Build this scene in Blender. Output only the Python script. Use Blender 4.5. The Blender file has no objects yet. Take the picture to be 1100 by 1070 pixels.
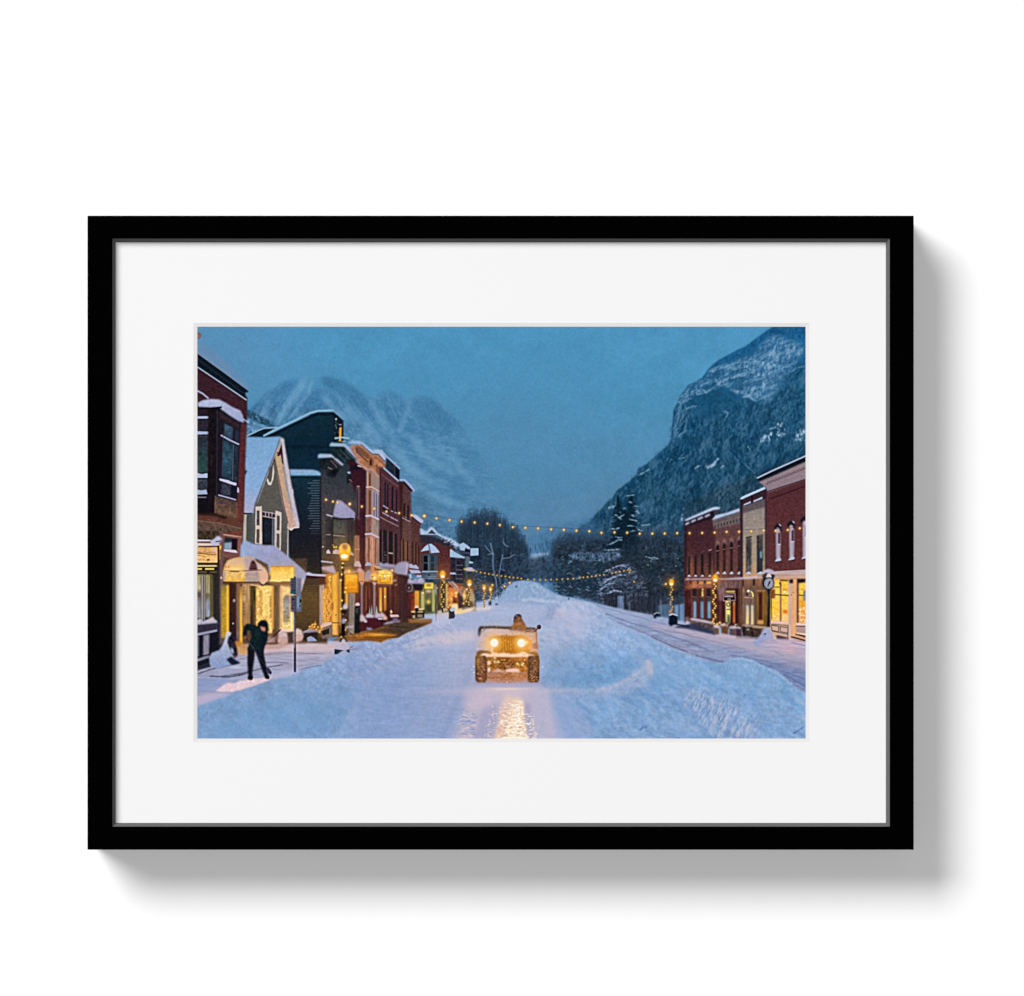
import numpy as np, math
# =====================================================================
# THE PRINT: the picture on the paper is drawn here, shape by shape, as
# inks on one flat sheet. Units are millimetres on the picture.
# =====================================================================
X0, Y0, X1, Y1 = 212.0, 351.0, 865.4, 793.4
S = 2
W, H = int(round((X1-X0)*S)), int(round((Y1-Y0)*S))
CV = np.zeros((H, W, 3), np.float32)
GX = (np.arange(W, dtype=np.float32)+.5)/S+X0
GY = (np.arange(H, dtype=np.float32)+.5)/S+Y0
rng = np.random.RandomState(7)

def upsample(g, h, w, fy, fx):
    ys = np.clip(np.arange(h)*fy, 0, g.shape[0]-1.001); xs = np.clip(np.arange(w)*fx, 0, g.shape[1]-1.001)
    yi = ys.astype(int); xi = xs.astype(int)
    ty = (ys-yi)[:, None]; tx = (xs-xi)[None]
    ty = ty*ty*(3-2*ty); tx = tx*tx*(3-2*tx)
    a = g[yi][:, xi]; b = g[yi][:, xi+1]; c = g[yi+1][:, xi]; d = g[yi+1][:, xi+1]
    return ((a*(1-tx)+b*tx)*(1-ty)+(c*(1-tx)+d*tx)*ty).astype(np.float32)

def noise(sx, sy, seed, octs=3):
    r = np.random.RandomState(seed); out = np.zeros((H, W), np.float32); amp = 1; tot = 0
    for o in range(octs):
        px, py = max(sx*S, 1.01), max(sy*S, 1.01)
        g = r.randn(int(H/py)+3, int(W/px)+3)
        out += amp*upsample(g, H, W, 1/py, 1/px); tot += amp*amp
        sx /= 2; sy /= 2; amp *= .6
    return out/math.sqrt(tot)

def sample(N, xs, ys):
    xi = np.mod(((xs-X0)*S).astype(int), W); yi = np.mod(((ys-Y0)*S).astype(int), H)
    return N[yi, xi]

def rotnoise(sx, sy, ang, seed, octs=3):
    N = noise(sx, sy, seed, octs)
    c, s = math.cos(ang), math.sin(ang)
    XX, YY = np.meshgrid(GX-540, GY-572)
    return sample(N, XX*c+YY*s+2000+X0, -XX*s+YY*c+2000+Y0)

N1 = noise(.9, .9, 1, 2); N2 = noise(2.2, 2.2, 2, 3); N6 = noise(7, 7, 3, 3); N30 = noise(34, 26, 4, 4)
NB = noise(2.6, .7, 5, 2)*.45       # courses of brick
NS = noise(14, 1.6, 6, 3)       # streaks lying flat
NV = noise(1.1, 7, 8, 2)        # streaks standing up
TEX = {'1': N1, '2': N2, '6': N6, 'b': NB, 's': NS, 'v': NV, 'L': N30}

def boxblur(m, r):
    if r < 1: return m
    for ax in (0, 1):
        for k in range(3):
            p = np.pad(m, [(r+1, r) if a == ax else (0, 0) for a in (0, 1)], mode='edge')
            c = np.cumsum(p, axis=ax, dtype=np.float64)
            if ax == 0: m = (c[2*r+1:]-c[:-2*r-1])/(2*r+1)
            else: m = (c[:, 2*r+1:]-c[:, :-2*r-1])/(2*r+1)
    return m.astype(np.float32)

def window(x0, y0, x1, y1, pad=0):
    i0 = max(0, int((x0-pad-X0)*S)-1); i1 = min(W, int((x1+pad-X0)*S)+2)
    j0 = max(0, int((y0-pad-Y0)*S)-1); j1 = min(H, int((y1+pad-Y0)*S)+2)
    return i0, i1, j0, j1

def col(c, i0, i1, j0, j1):
    if isinstance(c[0], str):
        ks = c[1::2]; cs = np.array(c[2::2], np.float32)
        if c[0] == 'v': return np.stack([np.interp(GY[j0:j1], ks, cs[:, k]) for k in range(3)], -1)[:, None, :]/255.
        return np.stack([np.interp(GX[i0:i1], ks, cs[:, k]) for k in range(3)], -1)[None]/255.
    return np.array(c, np.float32)[None, None]/255.

def lay(m, c, b, a=1, tex=None):
    i0, i1, j0, j1 = b
    cc = col(c, *b)
    if tex:
        cc = np.broadcast_to(cc, (j1-j0, i1-i0, 3)).copy()
        for k in range(0, len(tex), 2): cc = cc*(1+TEX[tex[k]][j0:j1, i0:i1, None]*tex[k+1])
    m = (m*a)[..., None]
    CV[j0:j1, i0:i1] = CV[j0:j1, i0:i1]*(1-m)+np.clip(cc, 0, 1)*m

def cover(p, soft=0):
    p = np.array(p, float).reshape(-1, 2)
    b = window(p[:, 0].min(), p[:, 1].min(), p[:, 0].max(), p[:, 1].max(), soft*3)
    i0, i1, j0, j1 = b
    if i1 <= i0 or j1 <= j0: return None, b
    out = np.zeros((j1-j0, i1-i0), np.float32)
    for dx, dy in ((-.25, -.4), (.25, -.15), (-.25, .1), (.25, .35)):
        xs = GX[i0:i1]+dx/S; ys = GY[j0:j1]+dy/S
        ins = np.zeros((len(ys), len(xs)), bool)
        for k in range(len(p)):
            xa, ya = p[k-1]; xb, yb = p[k]
            if ya == yb: continue
            row = ((ya > ys) != (yb > ys))
            xc = (xb-xa)*(ys-ya)/(yb-ya)+xa
            ins ^= row[:, None] & (xs[None] < xc[:, None])
        out += ins*.25
    if soft: out = boxblur(out, max(1, int(round(soft*S*.6))))
    return out, b

def P(p, c, a=1, soft=0, tex=None):
    m, b = cover(p, soft)
    if m is not None: lay(m, c, b, a, tex)

def R(x0, y0, x1, y1, c, a=1, soft=0, tex=None): P((x0, y0, x1, y0, x1, y1, x0, y1), c, a, soft, tex)

def L(p, w, c, a=1, soft=.6):
    p = np.array(p, float).reshape(-1, 2)
    b = window(p[:, 0].min(), p[:, 1].min(), p[:, 0].max(), p[:, 1].max(), w+soft*2+.5)
    i0, i1, j0, j1 = b
    if i1 <= i0 or j1 <= j0: return
    X = GX[i0:i1][None]; Y = GY[j0:j1][:, None]; d = np.full((j1-j0, i1-i0), 1e9)
    for k in range(len(p)-1):
        ax, ay = p[k]; vx, vy = p[k+1]-p[k]; q = vx*vx+vy*vy+1e-9
        t = np.clip(((X-ax)*vx+(Y-ay)*vy)/q, 0, 1)
        d = np.minimum(d, np.hypot(X-ax-t*vx, Y-ay-t*vy))
    lay(np.clip((w/2+soft/2-d)/soft, 0, 1).astype(np.float32), c, b, a)

def E(x, y, rx, ry, c, a=1, soft=.5, tex=None):
    b = window(x-rx, y-ry, x+rx, y+ry, soft+1)
    i0, i1, j0, j1 = b
    if i1 <= i0 or j1 <= j0: return
    r = np.sqrt(((GX[i0:i1][None]-x)/rx)**2+((GY[j0:j1][:, None]-y)/ry)**2)
    m = np.clip((1-r)*min(rx, ry)/soft+.5, 0, 1).astype(np.float32)
    lay(m, c, b, a, tex)

def G(x, y, rx, c, a=1, ry=None):                     # a soft patch of ink
    ry = ry or rx
    b = window(x, y, x, y, max(rx, ry)*2.6)
    i0, i1, j0, j1 = b
    if i1 <= i0 or j1 <= j0: return
    m = np.exp(-((GX[i0:i1][None]-x)/rx)**2-((GY[j0:j1][:, None]-y)/ry)**2).astype(np.float32)
    lay(m, c, b, a)

def bulb(x, y, r=1.5, c=(250, 190, 80)):
    G(x, y, r*2.1, (190, 120, 70), .45); E(x, y, r*.92, r*.98, c, 1, .8); E(x-.1, y-.1, r*.5, r*.55, (255, 236, 165), .9, .7)

def inside(p, n):
    p = np.array(p, float).reshape(-1, 2); x0, y0 = p.min(0); x1, y1 = p.max(0); out = []
    while len(out) < n:
        x, y = rng.uniform(x0, x1, 400), rng.uniform(y0, y1, 400); ins = np.zeros(400, bool)
        for k in range(len(p)):
            xa, ya = p[k-1]; xb, yb = p[k]
            if ya != yb: ins ^= ((ya > y) != (yb > y)) & (x < (xb-xa)*(y-ya)/(yb-ya)+xa)
        out += list(zip(x[ins], y[ins]))
    return out[:n]

def strokes(p, n, cols, ln=(1.5, 4), ang=(0, 3.14), w=(.4, .9), a=(.3, .8), fan=None):
    for x, y in inside(p, n):
        l = rng.uniform(*ln)/2; t = rng.uniform(*ang)
        if fan: t = math.atan2(y-fan[1], x-fan[0])+rng.uniform(-.5, .5)
        dx, dy = math.cos(t)*l, math.sin(t)*l
        L((x-dx, y-dy, x+dx, y+dy), rng.uniform(*w), cols[rng.randint(len(cols))], rng.uniform(*a))

def ledge(q, w, c=(150, 178, 208)):
    q = np.array(q, float).reshape(-1, 2)
    for k in range(len(q)-1):
        n = int(np.hypot(*(q[k+1]-q[k]))*1.6)+2
        for t in rng.rand(n):
            x, y = q[k]+(q[k+1]-q[k])*t+rng.randn(2)*w*.28
            E(x, y, rng.uniform(.4, 1.3), rng.uniform(.3, .8)*min(w, 1.6)**.5, c, rng.uniform(.3, .85), .7)

# ---------------------------------------------------------------- sky
def sky():
    lay(np.ones((H, W), np.float32), ('v', 351, (78, 147, 190), 400, (78, 146, 187), 440, (78, 143, 182), 490, (83, 139, 177), 555, (87, 133, 170), 640, (92, 130, 168)), (0, W, 0, H), 1, ('L', .016, '6', .010))
    G(250, 390, 70, (98, 146, 184), .45, 60); G(212, 351, 60, (90, 145, 185), .5)
    G(212, 400, 90, (84, 138, 178), .5, 80)

def slope_noise(sx, sy, ang, seed, octs=4, along=(1, -1), n=3, mix=.5):
    N = rotnoise(sx, sy, ang, seed, octs)
    D = N-np.roll(np.roll(N, along[0]*n, 1), along[1]*n, 0)
    D = D/D.std()+mix*N/N.std()
    return D/D.std()

def relief(p, D, hi, lo, amp=.5, soft=2, bias=0.0, k=1.0):
    m, b = cover(p, soft); i0, i1, j0, j1 = b
    d = D[j0:j1, i0:i1]*k+bias
    lay(m*np.clip(d, 0, 1.6)/1.6, hi, b, amp); lay(m*np.clip(-d, 0, 1.6)/1.6, lo, b, amp)

def smudge(q, w, c, a=.4):
    q = np.array(q, float).reshape(-1, 2)
    for k in range(len(q)-1):
        n = int(np.hypot(*(q[k+1]-q[k]))*2.4)+3
        for t in rng.rand(n):
            x, y = q[k]+(q[k+1]-q[k])*t+rng.randn(2)*w*.34
            G(x, y, rng.uniform(.4, 1.1)*w*.6, c, rng.uniform(.25, .8)*a, rng.uniform(.5, 1.4)*w*.6)

def far_mountains():
    body = (262, 446, 276, 434, 290, 420, 300, 413, 305, 409.5, 314, 407.5, 322, 405, 326, 407, 330, 405.6, 336, 407, 340, 405, 347, 404, 352, 404.6, 358, 404, 366, 406.6, 372, 409, 380, 415, 388, 420, 396, 426, 403, 428, 408, 423, 414, 420.6, 424, 420.4, 432, 425, 438, 430, 444, 428, 449, 425, 456, 426, 463, 428.6, 472, 433, 480, 440, 492, 452, 504, 470, 516, 490, 532, 512, 560, 545, 600, 575, 600, 640, 262, 640)
    m, b = cover(body, 1.6)
    full = np.zeros((H, W), np.float32); i0, i1, j0, j1 = b; full[j0:j1, i0:i1] = m
    XX, YY = np.meshgrid(GX, GY)
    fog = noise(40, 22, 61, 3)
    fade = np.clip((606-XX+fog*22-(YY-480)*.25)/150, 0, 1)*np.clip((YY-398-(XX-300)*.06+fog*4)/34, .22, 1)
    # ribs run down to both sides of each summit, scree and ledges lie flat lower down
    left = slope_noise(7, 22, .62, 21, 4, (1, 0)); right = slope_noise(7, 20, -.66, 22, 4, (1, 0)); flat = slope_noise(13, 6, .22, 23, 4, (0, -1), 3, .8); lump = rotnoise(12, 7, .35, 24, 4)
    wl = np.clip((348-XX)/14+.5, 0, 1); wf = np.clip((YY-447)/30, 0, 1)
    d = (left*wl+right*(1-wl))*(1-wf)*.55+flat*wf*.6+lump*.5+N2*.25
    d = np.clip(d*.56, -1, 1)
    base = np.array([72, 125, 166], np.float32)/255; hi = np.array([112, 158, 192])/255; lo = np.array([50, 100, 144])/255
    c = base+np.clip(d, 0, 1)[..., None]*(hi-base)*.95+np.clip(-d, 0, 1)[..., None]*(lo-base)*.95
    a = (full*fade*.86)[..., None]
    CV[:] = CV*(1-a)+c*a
    # dark wooded ribs and pale couloirs
    W1 = (50, 102, 144)
    P((268, 440, 288, 422, 304, 411, 316, 408.5, 322, 407, 319, 414, 310, 422, 300, 430, 292, 440, 282, 450), W1, .42, 2.2, ('2', .06))
    P((344, 406, 356, 405, 370, 410, 386, 420, 398, 432, 404, 444, 402, 452, 390, 444, 376, 434, 362, 422, 348, 414), (46, 98, 138), .5, 2.4, ('2', .07))
    P((318, 438, 326, 428, 340, 418, 350, 418, 362, 428, 372, 440, 360, 444, 340, 440, 328, 446), W1, .42, 3, ('2', .07))
    P((440, 430, 448, 426, 462, 429, 474, 437, 484, 446, 490, 460, 480, 468, 466, 462, 452, 450, 444, 440), (46, 100, 140), .45, 3.5, ('2', .06))
    P((405, 430, 412, 422, 424, 422, 432, 428, 438, 440, 436, 456, 424, 458, 412, 446), (50, 104, 144), .36, 3, ('2', .06))
    P((458, 508, 478, 502, 500, 510, 512, 524, 500, 530, 478, 520), (54, 104, 148), .35, 4); P((480, 470, 500, 476, 516, 496, 500, 494), (54, 106, 148), .28, 5); P((430, 530, 450, 524, 480, 536, 470, 548, 440, 545), (54, 106, 146), .3, 5)
    for q, w in (((328, 409, 322, 420, 314, 430, 306, 442, 298, 452), 6), ((336, 411, 331, 422, 322, 436, 314, 448), 4), ((290, 430, 284, 444, 276, 456), 5), ((346, 424, 360, 440, 374, 452), 6), ((397, 430, 404, 444, 414, 458, 422, 472), 6), ((441, 431, 439, 440, 434, 452, 428, 466), 4.5), ((374, 440, 384, 450, 398, 464, 412, 476), 7), ((440, 468, 454, 486, 472, 500, 490, 508), 7), ((470, 480, 488, 494, 508, 520), 6), ((420, 478, 438, 498, 456, 512), 8), ((430, 500, 460, 516, 480, 520), 6), ((440, 520, 470, 534, 500, 545), 6)):
        smudge(q, w, (116, 162, 198), .17)
    # near wooded knoll behind the brick house
    P((264, 440, 270, 441, 278, 446, 290, 452, 296, 458, 292, 460, 280, 456, 264, 449), (32, 80, 112), .85, .8, ('2', .22, '1', .1))
    P((264, 449, 282, 457, 292, 460, 300, 466, 264, 470), (104, 148, 186), .75, 1.5, ('2', .12, '1', .1))
    smudge((264, 455, 276, 458, 288, 462), 2, (56, 100, 138), .4); smudge((264, 463, 276, 466), 1.6, (60, 104, 140), .4); smudge((277, 441, 276, 448, 280, 454), 1.2, (108, 150, 184), .5)
    G(480, 500, 90, (82, 136, 174), .38, 60); G(400, 440, 90, (80, 138, 178), .30, 30); G(566, 470, 62, (82, 138, 176), .55, 60); G(540, 398, 110, (80, 146, 186), .5, 20); G(318, 397, 60, (84, 143, 182), .45, 7)

def right_mountain():
    rid = [600, 600, 622, 566, 634, 560]
    edge = np.array((634, 560, 640, 553, 646, 547, 652, 541, 658, 535, 664, 527, 672, 521, 680, 515, 684, 510, 686, 503, 692, 501, 700, 495, 707, 489, 713, 483, 718, 478, 721, 472, 722, 462, 723, 448, 725, 438, 729, 431, 731, 425, 736, 420, 739, 414, 747, 411, 754, 407, 760, 398, 766, 392, 775, 386, 788, 379, 802, 372, 814, 363, 822, 357, 832, 351), float).reshape(-1, 2)
    for k in range(len(edge)-1):
        n = max(2, int(np.hypot(*(edge[k+1]-edge[k]))/1.1)); am = 1.1 if edge[k][1] > 480 else .5
        for t in range(n):
            q = edge[k]+(edge[k+1]-edge[k])*t/n; rid += [q[0]-abs(rng.randn())*am*.5, q[1]-abs(rng.randn())*am*.7]
    rid += [832, 351, 866, 351, 866, 640, 600, 640]
    P(rid, ('v', 351, (28, 92, 138), 420, (28, 84, 122), 480, (20, 74, 108), 560, (28, 66, 92), 620, (36, 54, 70)), 1, .35, ('6', .06))
    g1 = slope_noise(9, 13, .75, 41, 4, (1, 0), 4, .8); g2 = rotnoise(1.8, 3.2, .1, 42, 3); g3 = rotnoise(30, 9, -.62, 43, 5)
    lowr = (620, 572, 640, 553, 664, 528, 690, 502, 718, 478, 723, 448, 732, 438, 770, 436, 800, 430, 812, 434, 832, 428, 846, 404, 866, 394, 866, 620, 620, 620)
    relief(lowr, g3, (74, 116, 146), (10, 48, 76), .55, 4, 0, .9)
    relief(lowr, g1, (78, 120, 150), (8, 46, 74), .55, 3, 0, .8)
    relief(lowr, g2, (84, 128, 156), (8, 44, 68), .34, 2, 0, .8)
    top = (832, 351, 866, 351, 866, 366, 856, 364, 838, 362, 822, 367, 800, 380, 770, 396, 764, 394, 775, 386, 802, 372, 822, 357)
    P(top, (24, 88, 136), .55, 2, ('2', .12)); relief(top, g2, (64, 122, 164), (10, 62, 104), .4, 2)
    # snowy cliffs
    V = slope_noise(6, 13, .18, 44, 4, (1, 0), 3, .7); F = slope_noise(12, 5, -.36, 45, 4, (0, -1), 3, .7); Nn = rotnoise(7, 6, -.3, 46, 4)
    face = (824, 364, 834, 361, 848, 366, 862, 371, 861, 382, 852, 392, 845, 402, 838, 414, 828, 430, 815, 433, 803, 424, 797, 412, 800, 398, 806, 386, 815, 374)
    P(face, (92, 138, 178), .5, 3); relief(face, V*.8+Nn*.7, (146, 180, 210), (44, 94, 134), .7, 2.2, .1, .8); relief(face, F, (140, 176, 208), (34, 86, 126), .35, 2.2)
    band = (729, 431, 732, 424, 737, 419, 740, 413.5, 748, 411, 756, 406.5, 762, 398, 772, 392, 790, 388, 806, 381, 812, 398, 812, 424, 800, 428, 786, 421, 776, 415, 762, 420, 748, 424, 736, 431, 730, 438)
    P(band, (66, 116, 154), .5, 2, ('2', .08)); relief(band, F*.8+Nn*.8, (132, 168, 200), (26, 78, 114), .7, 1.2, .05, .8); relief(band, V, (120, 160, 194), (22, 72, 108), .35, 1.5)
    P((733, 434, 742, 427, 757, 422, 775, 424, 788, 429, 800, 437, 786, 446, 760, 450, 742, 446), (24, 76, 110), .6, 3, ('2', .14)); 
    P((724, 440, 730, 432, 733, 446, 730, 462, 727, 474, 722, 476), (44, 92, 130), .6, 1, ('2', .1)); relief((723, 438, 734, 430, 742, 440, 734, 470, 722, 476), V, (92, 136, 170), (16, 62, 96), .6, 1.2)
    for q, w in (((727, 432, 733, 432.5, 738, 430, 742, 428), 1.5), ((748, 424, 757, 422, 764, 419), 1.6), ((727, 471, 732, 466, 738, 462.5), 1.4), ((733, 442, 740, 438, 748, 436), 1.4), ((770, 412, 780, 408, 792, 404, 803, 402), 2), ((786, 420, 798, 422, 812, 431), 2), ((776, 442, 782, 444, 778, 452), 1.6), ((736, 424, 740, 418), 1.4)):
        smudge(q, w, (130, 166, 198), .45)
    # nearer wooded shoulder at the right
    sh = (866, 393, 858, 394, 850, 398, 844, 408, 838, 420, 831, 430, 818, 437, 800, 440, 770, 452, 740, 480, 760, 560, 866, 560)
    P(sh, ('v', 390, (34, 88, 124), 450, (26, 76, 108), 540, (32, 72, 100)), .5, 1.6, ('6', .06)); relief(sh, g1, (76, 118, 148), (12, 52, 80), .45, 3, 0, .8); relief(sh, g2, (70, 114, 144), (10, 46, 72), .3, 2, 0, .8)
    smudge((866, 394, 857, 395, 849, 400), 1.4, (108, 150, 186), .5)
    # single firs
    slope = (650, 556, 696, 512, 722, 488, 734, 456, 780, 446, 812, 440, 832, 434, 846, 412, 866, 404, 866, 610, 700, 610, 640, 590)
    strokes(slope, 1500, [(14, 54, 82), (20, 60, 86), (66, 108, 136), (12, 46, 70)], (1.2, 3.6), (1.5, 1.64), (.5, 1.1), (.10, .36))
    for q, w, c in (((700, 560, 760, 505, 800, 480), 7, (14, 54, 82)), ((740, 575, 800, 520, 860, 480), 6, (14, 52, 78)), ((655, 565, 700, 532, 740, 512, 790, 500), 6, (64, 104, 132)), ((790, 545, 830, 520, 860, 500), 7, (62, 104, 134)), ((696, 590, 745, 545, 790, 515), 6, (58, 98, 126)), ((780, 560, 830, 530, 866, 512), 5, (12, 48, 74))):
        L(q, w, c, .18, 6)
    # broken white ledges
    for q, w in (((817, 473, 823, 469, 829, 466), 2.2), ((826, 462, 832, 459, 836, 455), 1.4), ((834, 469, 841, 466), 2), ((856, 468, 861, 466, 866, 463), 2.4), ((745, 504, 751, 500.5), 1.2), ((758, 502, 764, 501, 769, 498), 2.4), ((766, 499, 771, 493), 1.6), ((773, 503.5, 778, 500), 1), ((729, 493, 736, 491.6), .8), ((720, 494, 723, 494), .8), ((686, 511, 694, 506, 698, 505), 1.2), ((732, 559, 733, 553), 1.6), ((654, 546.5, 659, 544, 664, 544), 1.8), ((803, 480, 806, 484), 1)):
        smudge(q, w, (158, 186, 214), .6)
    relief((814, 476, 824, 465, 834, 453, 842, 456, 846, 464, 834, 473), g2+V*.5, (180, 204, 228), (24, 72, 106), .8, 1.2); relief((852, 474, 856, 463, 866, 458, 866, 474), g2+V*.5, (176, 200, 224), (24, 72, 106), .75, 1.2)
# ---------------------------------------------------------------- trees of the valley
def bare_tree(cx, top, r, base, c, n=150):
    for k in range(n):
        x = cx+rng.randn()*r*.42; y = top+abs(rng.randn())*r*.75
        L((cx+(x-cx)*.25, base, cx+(x-cx)*.7, (y+base)/2, x, y), rng.uniform(.3, .7), c[rng.randint(len(c))], rng.uniform(.1, .35))

def crown(cx, cy, rx, ry, c, a=.8):
    b = window(cx-rx*1.3, cy-ry*1.3, cx+rx*1.3, cy+ry*1.3, 1); i0, i1, j0, j1 = b
    r = np.sqrt(((GX[i0:i1][None]-cx)/rx)**2+((GY[j0:j1][:, None]-cy)/ry)**2)
    m = np.clip((1-r)*2.2+N2[j0:j1, i0:i1]*.30+N1[j0:j1, i0:i1]*.22+.15, 0, 1)*np.clip((1.28-r)*4, 0, 1)
    lay(m.astype(np.float32), c, b, a, ('2', .16, '1', .12))

def valley():
    # hazy slopes closing the street
    P((540, 640, 556, 592, 566, 580, 580, 572, 596, 566, 612, 560, 640, 556, 660, 640), (66, 112, 150), .65, 5, ('2', .08))
    P((545, 600, 562, 578, 574, 586, 584, 600, 570, 612), (96, 134, 172), .4, 3, ('2', .1))
    P((560, 612, 565, 603, 571, 596.5, 576, 594.6, 589, 594, 588, 600, 582, 608, 576, 612), (128, 162, 200), .9, 1, ('2', .08)); G(574, 601, 5, (160, 190, 222), .6, 5); P((580, 606, 583, 596, 586, 606), (28, 50, 74), .9, .6)
    P((575, 596, 588, 594, 590, 595, 578, 597), (190, 195, 215), .6, .6)
    strokes((562, 592, 580, 584, 600, 578, 620, 572, 640, 580, 640, 600, 590, 598), 300, [(26, 52, 78), (34, 62, 88), (52, 86, 118)], (2, 6), (1.3, 1.9), (.4, 1), (.2, .5))
    # left clump of bare cottonwoods
    TW = [(18, 32, 46), (24, 38, 54), (46, 60, 80), (38, 46, 58), (60, 76, 98)]
    for cx, cy, rx, ry, t in ((498, 572, 9, 20, .75), (509, 572, 11, 27, .85), (520, 570, 12, 27, .9), (531, 571, 10, 26, .9), (541, 578, 9, 25, .85), (552, 586, 9, 26, .85), (560, 594, 8, 22, .75), (515, 600, 16, 30, .9), (540, 606, 22, 30, .9)):
        crown(cx, cy, rx, ry, ('v', cy-ry, (48, 78, 102), cy-ry*.3, (28, 44, 60), cy+ry, (24, 36, 48)), t)
    P((494, 590, 566, 586, 570, 622, 560, 634, 540, 642, 515, 646, 500, 640), ('v', 586, (28, 42, 58), 640, (34, 42, 58)), .85, 3, ('2', .2))
    for cx, top, r in ((500, 556, 9), (509, 547, 10), (520, 545, 10), (530, 547, 9), (541, 555, 9), (552, 562, 9), (560, 574, 7)):
        bare_tree(cx, top, r, 612, [(20, 36, 52), (30, 46, 64), (46, 66, 90), (60, 80, 104)], 70)
    lt = (494, 580, 506, 556, 520, 550, 534, 556, 552, 572, 564, 590, 566, 640, 500, 642)
    strokes(lt, 700, TW, (1.2, 4.5), (.9, 2.3), (.4, .8), (.15, .5))
    strokes((496, 600, 560, 596, 562, 636, 510, 644), 220, [(84, 104, 134), (60, 78, 104), (14, 22, 32)], (.8, 3), (0, 3.1), (.4, .8), (.2, .6))
    G(462, 578, 8, (44, 72, 98), .75, 6); strokes((452, 568, 460, 560, 470, 562, 478, 574, 490, 580, 480, 584), 110, [(34, 56, 80), (54, 82, 110)], (1.5, 4), (1, 2.2), (.3, .7), (.2, .6))
    # the white limbed tree
    for q, w in (((534, 636, 533, 624, 530, 612, 529.5, 603, 530, 596, 528, 588, 527, 584), 1.3), ((530, 596, 524, 590, 521, 586), .9), ((529, 595, 524, 595.5), .8), ((538, 628, 536, 618, 538, 606, 540, 596), 1), ((540, 600, 548, 599, 552, 596, 558, 597, 562, 595), .9), ((549, 598, 549, 594), .6), ((541, 583, 543, 586, 546, 587), 1), ((541, 583, 541, 579), .6), ((538, 611, 542, 613), .8)):
        L(q, w, (112, 138, 166), .75, .7)
    strokes((498, 640, 500, 612, 520, 606, 566, 604, 570, 624, 540, 642), 260, [(72, 92, 122), (26, 36, 50), (90, 110, 140), (46, 48, 58)], (1.5, 5), (0, 3.1), (.3, .8), (.2, .6))
    strokes((500, 640, 505, 610, 528, 640), 90, [(110, 132, 165), (40, 60, 80)], (1.5, 4), (0, 3.1), (.4, .9), (.2, .6))
    # dark brush on the right side of the street
    for cx, cy, rx, ry, t in ((598, 590, 7, 14, .7), (604, 592, 9, 22, .8), (612, 586, 8, 18, .75), (625, 588, 12, 20, .7), (642, 590, 14, 22, .75), (660, 596, 14, 26, .85), (690, 592, 14, 26, .85), (708, 590, 14, 28, .85), (724, 594, 12, 28, .85), (735, 600, 8, 30, .85)):
        crown(cx, cy, rx, ry, ('v', cy-ry, (56, 76, 100), cy-ry*.4, (38, 54, 72), cy+ry, (32, 42, 54)), t)
    rt = (590, 622, 594, 596, 604, 584, 626, 582, 650, 582, 672, 580, 700, 578, 736, 582, 738, 670, 700, 665, 668, 658, 645, 648, 620, 640, 600, 634)
    P(rt, ('v', 582, (36, 52, 68), 600, (34, 46, 58), 625, (32, 42, 54), 660, (40, 42, 54)), .8, 3, ('2', .24, '6', .12, '1', .12))
    strokes((590, 610, 600, 574, 640, 570, 690, 568, 736, 572, 738, 660, 660, 650, 610, 636), 1700, [(18, 30, 42), (24, 38, 52), (56, 70, 90), (48, 46, 58), (64, 62, 74), (22, 44, 54)], (1.2, 4.5), (.8, 2.4), (.4, .8), (.12, .42))
    strokes((604, 610, 660, 600, 736, 590, 738, 650, 640, 645), 260, [(98, 118, 144), (80, 102, 124), (120, 136, 160)], (.6, 2.2), (0, 3.1), (.4, .8), (.15, .5))
    # pale snowfield glimpsed between the firs
    P((614, 595, 622, 593, 630, 593.4, 636, 592.6, 650, 593, 666, 592, 667, 599, 655, 603, 634, 603, 622, 602, 614, 600), (88, 114, 146), .62, 1.2, ('2', .25, '1', .12))
    for x, t, b, w in ((604, 596, 640, 6), (612, 593, 640, 6), (621, 592, 640, 6), (631, 592, 643, 7), (641, 592, 645, 7), (598, 604, 636, 5), (650, 598, 648, 6)):
        for k in range(46):
            f = rng.rand(); yy = t+(b-t)*f; hw = w*.75*(.1+f)*rng.uniform(.5, 1.1); L((x-hw, yy+1.3, x, yy, x+hw, yy+1.3), rng.uniform(.7, 1.4), (22, 44, 62), .6)
        for k in range(26):
            yy = rng.uniform(t+1, b); hw = w*.62*(yy-t)/(b-t)+.5; xx = x+rng.uniform(-hw, hw); s = 1 if xx > x else -1
            L((xx-s*1.2, yy-.5, xx+s*1.4, yy+.6), rng.uniform(.4, 1), [(104, 138, 170), (140, 168, 196), (18, 38, 54), (70, 104, 130)][rng.randint(4)], rng.uniform(.3, .8))
    # low snow-laden bush in front
    bu = (640, 646, 644, 628, 652, 614, 662, 608, 674, 606, 684, 612, 692, 624, 696, 640, 680, 650, 655, 650)
    P(bu, (50, 60, 78), .6, 2, ('2', .25)); strokes(bu, 520, [(120, 140, 172), (98, 118, 150), (32, 40, 54), (60, 66, 84), (140, 158, 188), (50, 46, 56)], (1.5, 5), (-.9, .5), (.4, 1.1), (.2, .7))
    for q in ((646, 628, 654, 622, 664, 618, 672, 618), (650, 614, 660, 609, 668, 607, 676, 611), (644, 634, 652, 628, 660, 626), (652, 638, 660, 634, 668, 636)):
        ledge(q, 1.2, (140, 156, 186))
    # the tall fir with its two tops
    D = (12, 32, 46)
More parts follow.
